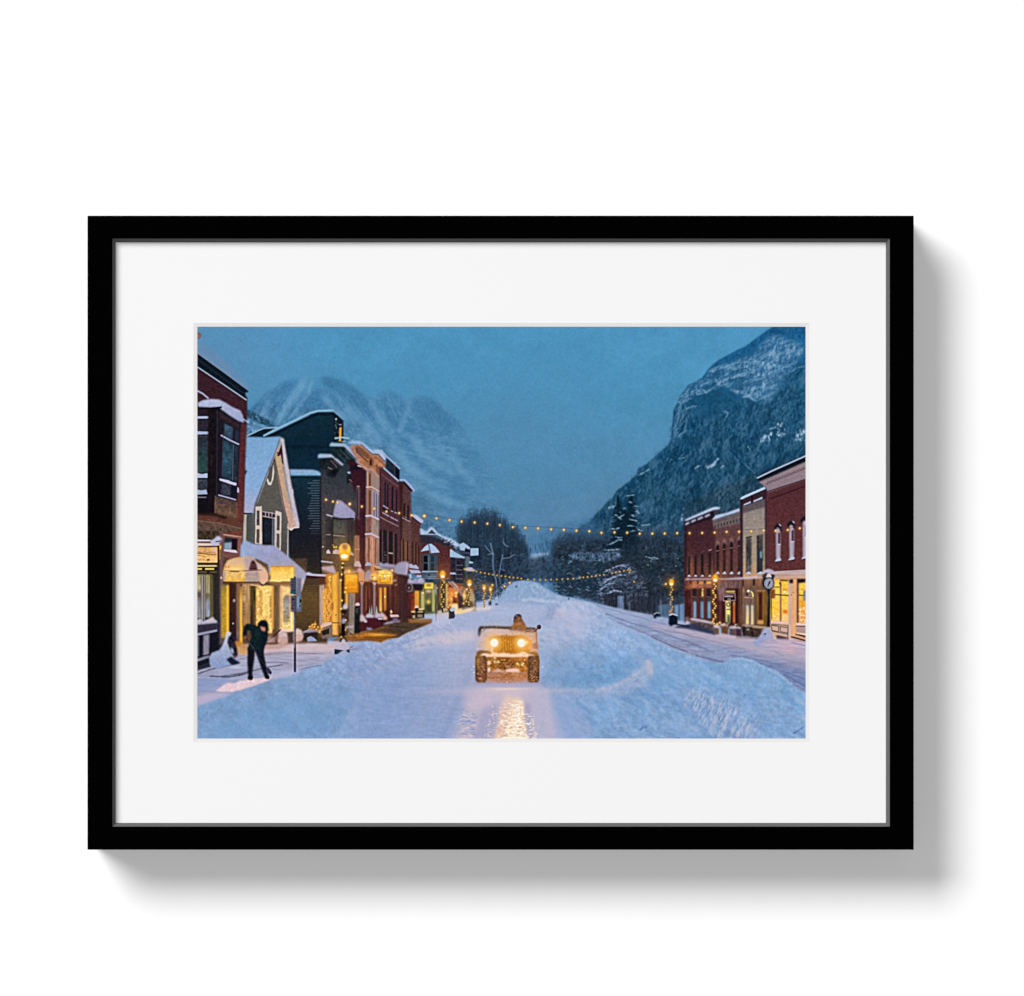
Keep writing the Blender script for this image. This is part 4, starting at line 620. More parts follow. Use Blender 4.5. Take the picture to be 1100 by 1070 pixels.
    L((262, 613.2, 281, 612.3), .8, (70, 44, 40), .8); L((241, 612.9, 252, 612.9, 262, 613.4), .6, (150, 100, 60), .7); L((248, 613.7, 257, 614), 1.2, (96, 64, 30), .9); P((267.8, 612.4, 270, 604, 272, 601.6, 274, 602.6, 276, 607, 277.2, 612.4), (60, 28, 38), 1, .4); L((270, 606.5, 274.5, 607), .7, (130, 90, 90), .8); L((269.4, 609, 275.6, 609), .7, (120, 80, 80), .8); L((240.5, 625.2, 262, 625.4, 279, 625.3, 281, 628, 283, 629), 1.1, (60, 40, 38), .9); E(243.2, 609, .9, 1.4, (220, 130, 60), .8); E(246.2, 608.8, 1, 1.6, (226, 140, 60), .8)
    # glowing hanging sign
    P((279, 628, 282, 629.4, 287, 626, 290, 626, 294, 628, 297, 629), (60, 38, 24), .9, .8); L((280, 627.4, 284, 628.6, 287, 625.5), 1, (40, 24, 22))
    G(303, 616, 15, (255, 200, 100), .35, 10); P((291.4, 608.4, 316.2, 608.2, 316.4, 624.6, 291, 624.6), ('v', 608, (240, 164, 50), 612, (252, 196, 84), 620, (255, 216, 110), 624.6, (255, 226, 130)), 1, .4, ('2', .04)); R(312, 610, 315.6, 622, (255, 220, 110), .7, .5); E(302, 617, 7, 4.5, (255, 220, 120), .5, 3); L((291.5, 608.7, 316.3, 608.4), .9, (206, 130, 40), .9); L((316.5, 609, 316.5, 623), .8, (220, 150, 60), .9); E(290.6, 616, 1, 2, (240, 170, 80), .9); L((290, 623.6, 301, 624.6, 304, 622.8, 315, 623.8), 1.1, (255, 232, 160), .95); L((290, 625.6, 301, 625.6), .7, (190, 120, 60), .9); L((304, 625.4, 315, 625.2), .7, (150, 96, 60), .9)
    E(294, 612, .3, .3, (150, 100, 50), .6); E(309.5, 620.4, .9, .5, (200, 130, 50), .4)
    # dark boarded side wall with stair shadow
    P((330, 617, 345, 617, 352, 620, 352, 692, 318, 690, 318, 660, 324, 638), ('v', 617, (56, 44, 40), 640, (88, 68, 38), 680, (64, 48, 32)), 1, .5, ('b', .16)); 
    for k in range(15): L((326, 628+k*2.5, 342, 628+k*2.5), .6, (44, 34, 24), .55)
    P((329, 615.5, 332, 614.6, 336, 616.6, 352.6, 617, 352.6, 619.6, 330, 618.8), (188, 178, 198)); P((329, 618, 352, 619.6, 352, 622, 330, 621), (46, 24, 26)); P((342, 620, 352, 620, 350, 628, 343, 630), (80, 40, 34), .9, .5); L((342.8, 630, 342.8, 676), 1.3, (40, 28, 24), .8)

def right_shops_of_left():
    # lit doorway of the stone front
    R(343, 628, 386, 684, (96, 66, 40), 1, .5); P((343.4, 629, 349, 628, 348.4, 672, 343.4, 674), ('v', 628, (186, 160, 150), 672, (150, 134, 140)), 1, .4, ('v', .06)); P((347, 634, 350.6, 632, 350.6, 672, 347, 672), (240, 170, 70), 1, .5, ('2', .1)); P((350, 618, 357, 615, 357, 672, 350, 672), ('v', 618, (206, 132, 30), 672, (200, 120, 36)), 1, .4, ('2', .12)); P((357, 618, 364, 614.6, 364, 682, 357, 682), ('v', 615, (246, 180, 60), 650, (244, 178, 66), 682, (236, 176, 90)), 1, .4, ('v', .05)); P((361.8, 614.6, 364.4, 614, 364.4, 680, 362, 682), (190, 130, 60), .8, .4); E(361.2, 660.6, .6, .8, (80, 40, 20), .9); R(356.9, 647, 358.4, 655, (120, 66, 40), .9, .3)
    pts = [(354.6+math.sin(k*.9)*1.2+rng.randn()*.3, 619+k*1.75) for k in range(28)]+[(350+math.sin(k*1.1)*.7, 633+k*1.9) for k in range(20)]+[(352.4+rng.randn()*.6, 640+k*2.6) for k in range(12)]
    stroll_lights(pts, .7); stroll_lights([(353.6, 621), (355, 619.6), (354.4, 623)], 1)
    P((364.4, 615, 372, 614, 372, 684, 364.4, 684), (60, 42, 30), 1, .6); R(365, 622, 366.6, 680, (255, 196, 90), .95, .4); R(371.4, 636, 374, 662, (250, 190, 80), .9, .4); P((374.6, 637, 382.6, 637, 381, 680, 374.6, 680), ('h', 374, (120, 110, 106), 382, (146, 130, 130)), 1, .4, ('v', .08)); R(378, 640, 379, 668, (90, 80, 80), .6, .4); P((370, 651, 375, 651, 375, 668, 370, 668), (30, 20, 30), .8, .6)
    L((357.4, 668.8, 366, 669), .9, (60, 50, 60))
    # veranda on the rust brick shops
    P((382, 613, 396, 613, 430, 618, 442, 620, 442, 672, 400, 676, 382, 680), ('v', 615, (70, 34, 34), 650, (72, 30, 32), 676, (48, 24, 28)), 1, .5, ('v', .16))
    for x in (385, 391.5, 396.5, 405.5, 411.5, 418.5, 424.5): R(x, 626, x+1.6, 664, (98, 46, 42), .7, .4, ('v', .15))
    for x in (387.6, 394, 400, 409.4, 416, 421.6): R(x, 627, x+1.4, 662, (40, 18, 22), .8, .4)
    L((394, 630, 393.6, 655), .8, (150, 96, 60), .8)
    R(388, 627, 389.8, 661, (160, 136, 156), 1, .3); P((386.5, 625, 391.6, 625, 390.2, 628.5, 388, 628.5), (170, 130, 136)); R(401.6, 627, 403.2, 660, (168, 146, 160), 1, .3); P((400, 625, 405, 625.6, 403.6, 628.4, 401.6, 628.4), (180, 150, 160))
    R(407.8, 631, 410.4, 657, ('v', 631, (230, 150, 60), 657, (255, 200, 110)), 1, .4); R(412.8, 631, 415, 656, ('v', 631, (250, 190, 60), 656, (190, 120, 50)), 1, .4); E(413.8, 641, .8, 1.1, (255, 240, 170))
    R(425, 624, 430, 668, (66, 36, 34), .9, .5); R(430, 620, 437, 668, (58, 34, 36), 1, .5, ('v', .15)); R(431.4, 618, 432.6, 668, (120, 78, 66), .7, .5)
    P((385, 613.5, 392, 613, 393, 622, 402, 624.6, 385, 624.6), (222, 150, 110), .95, .6); P((391.5, 617, 394, 613, 398, 612, 400.6, 617, 399, 623.4, 391.6, 623), ('v', 612, (150, 142, 160), 624, (170, 150, 160)), 1, .6); P((366, 614.4, 380, 613.4, 390, 612, 390, 614.6, 370, 616), (196, 160, 160), .9, .5); P((384, 611.6, 387, 609.4, 389.4, 612, 389, 613, 384, 613.2), (214, 176, 180), .9, .5); L((392, 617, 392, 623), .5, (120, 100, 120))
    P((371, 613, 373, 611.6, 374.6, 613, 372, 617, 370.6, 616), (206, 190, 190), .9, .5); G(375, 614, 4, (255, 180, 80), .6); bulb(375.3, 614, 2, (255, 170, 60))
    P((398.4, 607.6, 402, 606.4, 403, 613, 408, 612, 412, 614, 406, 616, 400, 617, 398.4, 614), (206, 134, 92), 1, .5); L((402, 608, 408, 609), 1.2, (214, 170, 160)); L((403, 611.4, 410, 612), .8, (80, 34, 26)); L((404, 609.8, 412, 611), 1.2, (246, 190, 90), .8)
    # snow heaps and canopies above
    P((407, 605, 408.6, 603.6, 412, 606, 415, 604.6, 419, 606, 424, 606.4, 426, 610, 426, 615, 414, 613, 408, 610), ('v', 604, (160, 160, 192), 615, (132, 124, 156)), 1, .5); P((409, 608, 424, 609.5, 426, 614, 420, 614, 412, 611.6), (112, 104, 132), .7, .7); P((423.6, 611, 424.6, 607.4, 429, 604, 434, 603, 438.4, 603.6, 440, 606.6, 438.6, 612, 437.5, 617, 436, 618.6, 432, 617, 427, 616.6, 424, 614.6), ('h', 424, (146, 142, 174), 436, (160, 154, 182), 440, (184, 170, 190)), 1, .5, ('2', .02)); L((437.3, 606, 436.6, 617), .8, (206, 190, 200), .7); P((426, 617, 436, 618.6, 438, 622, 430, 622), (40, 26, 34), .9, .6)
    P((439.6, 606.5, 442, 605.4, 444.4, 607.4, 447, 606.6, 450, 610, 450, 611.4, 440, 610), (168, 172, 202)); P((439.6, 611.8, 450, 612.6, 453, 615.6, 442, 616), (170, 172, 204)); P((448, 617.6, 452.6, 617.8, 453, 620, 448, 620), (176, 176, 206)); P((440, 616, 442, 617, 442.6, 621, 440, 621.6), (170, 170, 200)); P((437.6, 624, 440, 620.6, 442, 622, 443, 624, 447, 621.6, 449, 622.6, 452, 620.8, 456, 622.4, 457, 625, 455, 627.6, 449, 627, 445, 626.4, 440, 628.6, 437.4, 627), ('v', 620, (186, 180, 206), 628, (150, 140, 166)), 1, .5, ('2', .08)); P((442, 627.5, 455, 627.6, 454, 634, 446, 634), (34, 22, 30), 1, .6)
    E(439.5, 631, 4.5, 5, (120, 104, 116), .9, .8); E(439.5, 631, 3, 3.6, (44, 30, 36), .9, .8); E(439.6, 631.4, 1.1, 1.4, (130, 110, 120), .8); R(429, 618, 438, 666, (52, 30, 34), .75, .8)
    # amber hanging banner and boxes
    G(378, 626, 12, (255, 180, 60), .25); P((371, 616.6, 384.5, 616.4, 384.8, 636.6, 370.6, 636.4), ('v', 616, (250, 180, 50), 626, (242, 160, 34), 636.6, (226, 132, 20)), 1, .4, ('2', .07)); P((374, 617.5, 382, 617, 380, 624, 376, 624), (255, 206, 90), .6, 1.5); L((372, 628, 378, 630, 383, 627), .6, (206, 120, 20), .6); E(377.5, 627, 3, 3, (226, 140, 26), .5, 1.5); L((370.8, 617, 384.6, 616.6), .8, (200, 120, 30), .8)
    G(413, 620, 12, (255, 196, 80), .35, 8); P((398.4, 618, 400, 615.6, 404, 615, 406, 617, 406, 623, 402, 624.4, 398.6, 622), (250, 186, 84), 1, .5); E(402.6, 620.6, 1.2, 1.2, (255, 244, 190)); L((399.4, 619.6, 401, 619.6), .8, (120, 70, 30))
    P((408, 613, 414, 611.6, 420, 613.6, 422, 616.5, 422, 627.5, 405.8, 627, 406, 616.6), ('v', 612, (255, 206, 90), 617, (255, 222, 120), 622, (246, 180, 60), 627, (250, 176, 46)), 1, .4, ('2', .06)); L((406.4, 616.8, 421.8, 617), .7, (216, 140, 40), .8); L((408.4, 619, 408.3, 625.4, 419.4, 625.6, 419.6, 619), .7, (150, 90, 30), .8); L((413.4, 618, 413.6, 621.6), 1, (255, 250, 210)); E(417.5, 618, 1, .8, (255, 246, 190)); E(413.5, 621, .7, .7, (130, 80, 30), .8); bulb(421.4, 612.8, 1.3); P((407, 627.6, 421, 628, 420, 630, 408, 629.6), (110, 66, 66), .9, .5); P((422, 623, 426, 622.4, 426, 624.4, 422, 624.6), (190, 176, 190), .8, .4); P((424.6, 628, 427, 627, 426.4, 629, 424.6, 629), (226, 170, 160), .8, .4)
    # pavement lit by the shops
    P((357, 688, 366, 684, 382, 680, 400, 676, 416, 671, 440, 667, 464, 666, 464, 669, 452, 674, 437, 680, 428, 685, 416, 686, 410, 690, 396, 688, 380, 689, 366, 688), ('h', 357, (150, 96, 50), 395, (128, 82, 36), 425, (64, 50, 44), 464, (92, 66, 48)), 1, .8, ('s', .12, '2', .08)); P((380, 684, 396, 680, 415, 680, 430, 680, 424, 684, 412, 688.6, 396, 686.6), ('h', 380, (196, 120, 40), 410, (176, 110, 34), 430, (130, 84, 36)), .8, 1.6, ('s', .12)); G(407, 681.6, 9, (248, 176, 60), .85, 1.3); P((392, 684, 418, 683.4, 420, 685, 404, 686.5, 390, 686), (110, 66, 26), .7, 1.2); P((438, 664.6, 464, 664.6, 464, 668.6, 440, 669), (148, 98, 52), .9, .8)
    # snowy tubs along the wall
    P((385.6, 667, 393, 667, 392.4, 677.4, 386.5, 677.4), (70, 22, 32)); P((384.5, 667.6, 386, 662, 388.6, 659.6, 391, 661, 393.4, 665, 394.6, 667.4), (196, 178, 184), 1, .4); P((391, 666, 396, 665.6, 397.4, 668.6, 392, 668.6), (186, 180, 200)); P((394, 663, 410, 663, 410, 672, 402, 676, 395, 672), (64, 20, 32), 1, .5); P((392.6, 662, 395, 659, 399, 658.6, 402.4, 661.6, 402, 663.4, 394, 663.6), (190, 182, 204), 1, .4); P((402, 661.6, 404, 658.4, 407, 658.2, 412.6, 661, 413, 663, 404, 664), (184, 172, 196), 1, .4); P((408.4, 660, 410, 656.8, 414.6, 661, 414, 663.6, 409, 662), (196, 172, 180), 1, .4); P((411, 664, 413.6, 661.4, 416, 662.6, 416, 665.6, 412, 666), (214, 172, 164), 1, .4); P((409, 666, 415.4, 666, 415, 670, 410, 672), (44, 16, 28)); L((407, 664.6, 410.4, 664.6), 1.6, (190, 190, 214)); P((396.6, 659, 397.4, 651, 398.2, 659), (150, 166, 170)); P((398.8, 659, 399.6, 648.6, 400.4, 659), (160, 176, 180)); P((403.6, 659, 404.8, 650, 406, 659), (160, 176, 176)); P((394, 674, 400, 674.4, 399, 676.4, 394, 676), (166, 166, 196), .9, .4); P((411, 670.6, 416, 668, 422, 667.4, 423, 669, 415, 670.6), (176, 168, 194), .9, .5); P((419, 660, 428, 660.2, 429, 662.4, 420, 663), (206, 176, 176)); P((419.3, 656, 420.6, 655, 422, 658, 420, 659.4), (226, 186, 140)); P((422, 663.5, 427.6, 663, 427, 666.6, 422, 667), (110, 100, 140), .9, .5); P((420, 667, 430, 666, 430, 668.4, 420, 669), (150, 142, 172), .8, .6)
    # parking meter, lamp base and urn
    P((381.2, 652, 384, 650, 386.8, 652, 387, 679.5, 381, 680), (16, 22, 28), 1, .3, ('2', .2)); P((381.6, 650, 383, 647.4, 385.6, 647.4, 387, 649.4, 386, 650.6, 382.6, 650.6), (206, 186, 196)); E(383.4, 656.6, 1.2, 1.6, (44, 84, 66), .8); L((382.6, 654, 385.4, 654), .5, (150, 120, 130), .8)
    P((345, 673, 357, 669.6, 357, 685, 346, 686), (120, 100, 96), 1, .4, ('v', .1)); P((345.6, 678, 354, 674.6, 354, 680.6, 347, 682.6), (34, 28, 26)); P((344.4, 672, 350, 668.4, 356, 668, 357, 670.4, 346, 674.4), (220, 186, 170)); P((326, 678, 334, 675, 342, 676, 343, 679, 326, 680), (150, 140, 160)); P((327, 680, 341, 678.6, 341, 687, 330, 686, 326, 688), (44, 32, 36), 1, .5, ('2', .2)); P((330, 685, 334, 683, 338, 685, 341, 688.4, 331, 689), (150, 156, 190)); 
    strokes((331, 675, 338, 669, 347, 672, 346, 679, 338, 676), 60, [(255, 190, 90), (255, 160, 60), (120, 60, 30)], (1, 3), (0, 3), (.4, .9), (.4, .9)); stroll_lights([(333, 673), (336, 671), (338, 673.4), (340, 676), (342, 673.6), (344, 677.4), (345.6, 674.4), (339, 670.6), (343.6, 679)], .8); L((338, 671, 339.4, 667), .6, (250, 170, 80), .8)

def gap_cluster():
    # further shops, bay windows and the snow on them
    P((451, 574, 484, 582, 489, 590, 489, 626, 452, 624), ('v', 574, (56, 46, 62), 590, (96, 44, 46), 625, (104, 50, 46)), 1, .4, ('b', .12, '1', .12)); P((452, 576, 468, 577, 484, 585, 486, 589, 470, 583, 452, 583), (44, 42, 60), .9, .6)
    P((451, 568.4, 452.6, 567.4, 456.6, 570.4, 458.6, 570.6, 462, 566.6, 465, 566.2, 468, 569.6, 471, 573, 476, 575.4, 480, 577, 484, 578, 490, 582, 495.4, 586.4, 495, 589, 488, 586, 481, 583, 475, 578, 468, 574.6, 452, 574.6), (168, 188, 216), 1, .4, ('2', .04)); P((459.6, 573.4, 464, 568.8, 469, 573.8), (62, 74, 92)); L((452, 575.2, 470, 575.6, 478, 580, 488, 587), .9, (40, 40, 54), .9)
    strokes((474, 577, 494, 586, 492, 592, 476, 584), 26, [(40, 32, 44), (130, 150, 180)], (1, 3), (-.9, -.3), (.7, 1.4), (.5, .9))
    P((452, 592.6, 456, 587.6, 460.6, 584.2, 463.6, 584.2, 468, 587.6, 472.6, 593.4, 462, 594.4, 461, 591), (170, 190, 220)); L((460.6, 585, 462.6, 593.6), 1, (70, 70, 96)); P((454, 595, 470.5, 595, 470, 614, 454, 614), (58, 76, 96), 1, .3); R(455.3, 597, 459.6, 604, (18, 16, 26)); R(455.3, 605.4, 459.6, 612.6, (20, 16, 26)); R(463, 597, 466.6, 613, (38, 52, 72)); L((460.8, 596, 460.8, 613), .7, (110, 130, 150), .8); L((463, 604.4, 467, 604.4), .5, (100, 120, 140), .8)
    P((453.6, 613.4, 470, 613.4, 471.5, 614.6, 453.6, 615), (150, 176, 206)); P((453, 615, 471, 615, 472, 624, 452, 622), (66, 92, 118), 1, .4, ('2', .15)); L((452, 621.4, 483, 621.6), .9, (130, 150, 180), .9); P((452, 622, 484, 622, 484, 628, 452, 628), (34, 54, 78), 1, .5, ('2', .2)); L((456, 619, 470, 619.4), .6, (150, 170, 190), .6)
    P((483.6, 590.4, 485, 590, 488, 592.6, 494, 596, 500, 598.6, 498.6, 600, 483.6, 598.4), (158, 184, 212)); P((484, 599, 499, 600, 499, 627, 484, 626), (38, 34, 50), 1, .4, ('2', .2)); L((490, 600, 490, 624), .9, (70, 74, 94)); P((483.6, 615, 489, 615, 490, 617, 483.6, 617), (156, 172, 204)); 
    for y in (607, 612, 617, 621.6): L((490.6, y, 497, y+.3), .8, (110, 124, 150), .8)
    P((492, 592, 496, 588, 500, 592, 505, 590, 508, 597, 500, 598), (60, 70, 94), 1, .6); P((493.6, 585, 497.6, 582.8, 502, 585.6, 505.6, 589, 504, 590, 500, 588, 500, 591.6, 494.6, 591), (160, 186, 214)); P((505.6, 589, 514, 589, 514, 596.6, 505.6, 597), (158, 184, 212)); P((505, 597, 514, 597, 513.6, 600, 508, 604, 505, 604), (28, 38, 54)); P((499, 590, 505, 591, 505, 593, 500, 593), (26, 24, 40)); P((499, 595, 505, 596, 504, 598, 500, 598), (28, 26, 42)); P((500, 597, 505, 598, 503, 618, 499.5, 618), (86, 102, 118), 1, .5); P((504, 602.6, 508.6, 604, 508, 605.4, 504, 605), (156, 180, 206))
    P((499, 612, 502, 609.6, 507, 609.6, 510.6, 612, 511, 614, 503, 613.6), (176, 178, 206)); P((499, 614, 507, 614.6, 507, 630, 499, 628), (44, 52, 62), 1, .5, ('v', .2))
    P((510, 612, 520, 616, 526, 640, 512, 646, 508, 628), (44, 60, 80), .8, 1.4, ('2', .3)); strokes((508, 610, 520, 612, 528, 640, 512, 646), 90, [(110, 136, 168), (28, 42, 58), (70, 84, 106)], (1, 4), (-.6, .8), (.4, 1), (.3, .8))
    # ground floor shop fronts
    P((440, 628, 484, 626, 510, 630, 512, 656, 484, 658, 452, 664, 440, 668), (66, 56, 40), 1, .6, ('2', .2)); R(434.5, 637, 447, 657, (128, 50, 28), 1, .4, ('2', .1)); R(434.8, 637, 438.6, 657, (216, 130, 60), .9, .5); R(436.5, 637, 437.2, 657, (255, 190, 90), .8, .3); R(445.8, 634.6, 450.4, 655, ('v', 634, (250, 180, 70), 655, (226, 150, 60)), 1, .4); R(447.6, 635, 448.3, 655, (160, 90, 40), .8, .3)
    P((451, 633, 470, 633, 470, 660, 451, 658), (92, 90, 56), 1, .5, ('v', .18)); R(452.5, 636, 456, 655, (196, 190, 116), .9, .5); R(464.4, 633, 467, 657, (206, 200, 130), .8, .5); R(460, 634, 463, 656, (96, 96, 74), .9, .5); P((458.6, 644, 463, 644, 463.5, 657, 458, 657), (60, 56, 40), 1, .5); G(460.4, 646.4, 2.6, (246, 216, 110), .9); P((456, 626, 465.6, 626, 466, 632.6, 456, 632.6), (255, 226, 90), 1, .5); P((458, 627, 463.6, 627, 463.6, 630, 458, 630), (150, 120, 50), .9, .4); G(460.6, 635, 3.4, (236, 206, 170), .8, 1.8); bulb(454.4, 636.8, 1, (255, 240, 160)); L((453.6, 626, 455, 634), .7, (206, 200, 110), .8); P((466, 628, 469, 628, 470, 640, 467, 636), (160, 160, 170), .8, .6); bulb(470, 631.6, .9, (255, 246, 180))
    P((470, 628, 483, 628, 483, 660, 470, 660), (66, 58, 46), 1, .5, ('v', .2)); R(479, 627, 481.4, 652, (255, 206, 110), .9, .5); bulb(476.5, 624.6, 1.3, (240, 160, 60)); R(472, 632, 474, 648, (150, 120, 80), .7, .5)
    P((481, 625, 497, 628, 497, 654, 482, 656), (150, 80, 40), 1, .5, ('2', .2)); P((481, 633.6, 490, 633, 490, 650, 482, 652), (236, 160, 80), .85, .8, ('2', .15)); R(486.6, 641, 491, 648, (90, 34, 20), .9, .4); P((484.6, 649, 492, 648.6, 492.6, 655, 485, 656), (255, 220, 160), 1, .5); P((480, 631, 488.6, 631, 492.6, 636, 484, 636), (206, 120, 70), .9, .6); 
    for q in ((482, 625, 493.4, 636), (484.4, 624.6, 494, 634), (486.4, 624.6, 492, 631)): L(q, .8, (186, 180, 190), .9)
    G(490, 638, 4.5, (255, 150, 70), .7); E(490.3, 636.8, 1.5, 1.4, (255, 200, 130)); E(490, 640.4, 1.2, 1.3, (255, 180, 90)); R(492.6, 636, 493.6, 650, (120, 66, 50), .8, .3); P((492, 638, 500, 636, 501, 656, 493, 656), (52, 36, 40), .9, .7); P((494, 632, 499, 631, 503, 634, 503, 640, 494, 640), (170, 130, 130), .8, .7)
    P((497, 632, 508, 632, 510, 652, 498, 654), (120, 92, 60), .9, .7, ('2', .3)); R(498, 634, 500, 650, (255, 190, 110), .8, .5); P((504, 635, 507.6, 634.6, 510, 640, 510, 650, 506, 651), (168, 156, 130), .9, .6); R(500.5, 644, 504, 652, (44, 50, 34), .9, .6, ('2', .3)); G(499, 640, 2.4, (255, 214, 130), .8); E(501.6, 633, 1.4, 1.2, (226, 190, 196), .9)
    P((484, 656, 500, 652, 511, 651, 508, 656, 495, 659.5, 486, 659), (255, 222, 160), .9, 1); P((468, 660, 484, 656, 486, 660, 470, 663), (236, 206, 176), .8, 1.2); P((500, 653, 530, 651, 526, 655, 500, 657), (236, 214, 206), .8, 1.4)
    P((455.6, 659.6, 469, 658.6, 470, 664.6, 456, 664.6), (176, 190, 216), .95, .6); P((497, 646, 500, 644, 508, 646, 509, 652, 496, 655), (44, 40, 36), .6, 1)
    stroll_lights([(480, 655), (481.6, 652.4), (476.5, 656), (498, 648), (501, 646), (481, 644), (485, 643), (483.5, 650)], .8)
    # outdoor tables
    for x, y, w in ((435.4, 655.6, 6), (447.4, 653.6, 8)):
        P((x, y, x+w, y, x+w, y+1.3, x, y+1.3), (236, 206, 150)); R(x, y+1.3, x+1, y+10, (18, 14, 20)); R(x+w-.6, y+1.3, x+w+.4, y+10, (18, 14, 20)); L((x, y+5, x+w, y+5), .9, (20, 16, 20)); P((x+1.2, y+2.6, x+w-1, y+2.6, x+w-1, y+4.2, x+1.2, y+4.2), (214, 186, 140), .9, .3); P((x+1.2, y+7, x+w-1.5, y+7, x+w-1.5, y+8.6, x+1.2, y+8.6), (206, 176, 150), .9, .3)
    P((440, 656, 446, 656, 446, 658, 440, 658), (206, 170, 120)); R(443, 658, 445, 666, (22, 16, 20)); P((443.6, 660.6, 446, 661, 446, 664, 443.6, 664), (186, 156, 130), .9); P((434.6, 655, 435.4, 652.6, 438.6, 653, 439.8, 655.4), (255, 214, 130)); P((445.4, 653.4, 446.4, 650.4, 449, 650.4, 450, 653), (230, 190, 160)); P((446, 653, 450, 653, 449.6, 656.5, 446, 656.5), (20, 16, 22))
    # sign posts at the kerb
    L((468.2, 648, 468.6, 667), .9, (50, 44, 50)); P((470, 656, 477, 655, 478.4, 653, 480, 652, 480, 655, 474, 659, 470, 660), (214, 206, 214), .8, .8)
    P((482.4, 655, 487.6, 653, 489, 662, 488, 664, 482, 665), (40, 36, 46)); P((483, 655, 487, 652, 489, 653, 488.6, 656, 485, 657), (176, 190, 210)); G(473, 661.6, 3.4, (206, 180, 170), .8, 2.6); P((464, 670, 466, 662, 470, 659.6, 480, 658, 483, 666, 470, 672), (186, 190, 218), .7, 1.5)
    # small square box of the far walkers and posts
    R(525, 646, 528, 650, (26, 34, 50), .9, .4); E(533.5, 649, 1.6, .9, (44, 66, 90), .8); R(507, 651, 507.6, 657, (120, 110, 110), .6, .3); R(509, 651, 509.6, 656, (120, 110, 110), .6, .3)

def lamp(x, y, r, base, lights=True, pole=(28, 24, 26), w=1.1):
    L((x, y+r, x, base), w, pole)
    if lights:
        n = int((base-y-r)/2.6)
        for k in range(n):
            bx = x+math.sin(k*1.7)*w*.8; E(bx, y+r*1.3+1+k*2.6, .75, .75, (255, 206, 110), .95, .5); G(bx, y+r*1.3+1+k*2.6, 1.6, (226, 150, 60), .3)
    G(x, y, r*2.6, (220, 140, 60), .4); P((x-r*.95, y-r*.3, x-r*.6, y-r*1.1, x, y-r*1.45, x+r*.6, y-r*1.1, x+r*.95, y-r*.3, x+r*.6, y+r*1.1, x-r*.6, y+r*1.1), (252, 172, 40), 1, .4); E(x, y+r*.45, r*.58, r*.5, (255, 250, 214), 1, .8); P((x-r*.5, y-r*.6, x, y-r*1.35, x+r*.5, y-r*.6), (246, 190, 90), .8, .6)
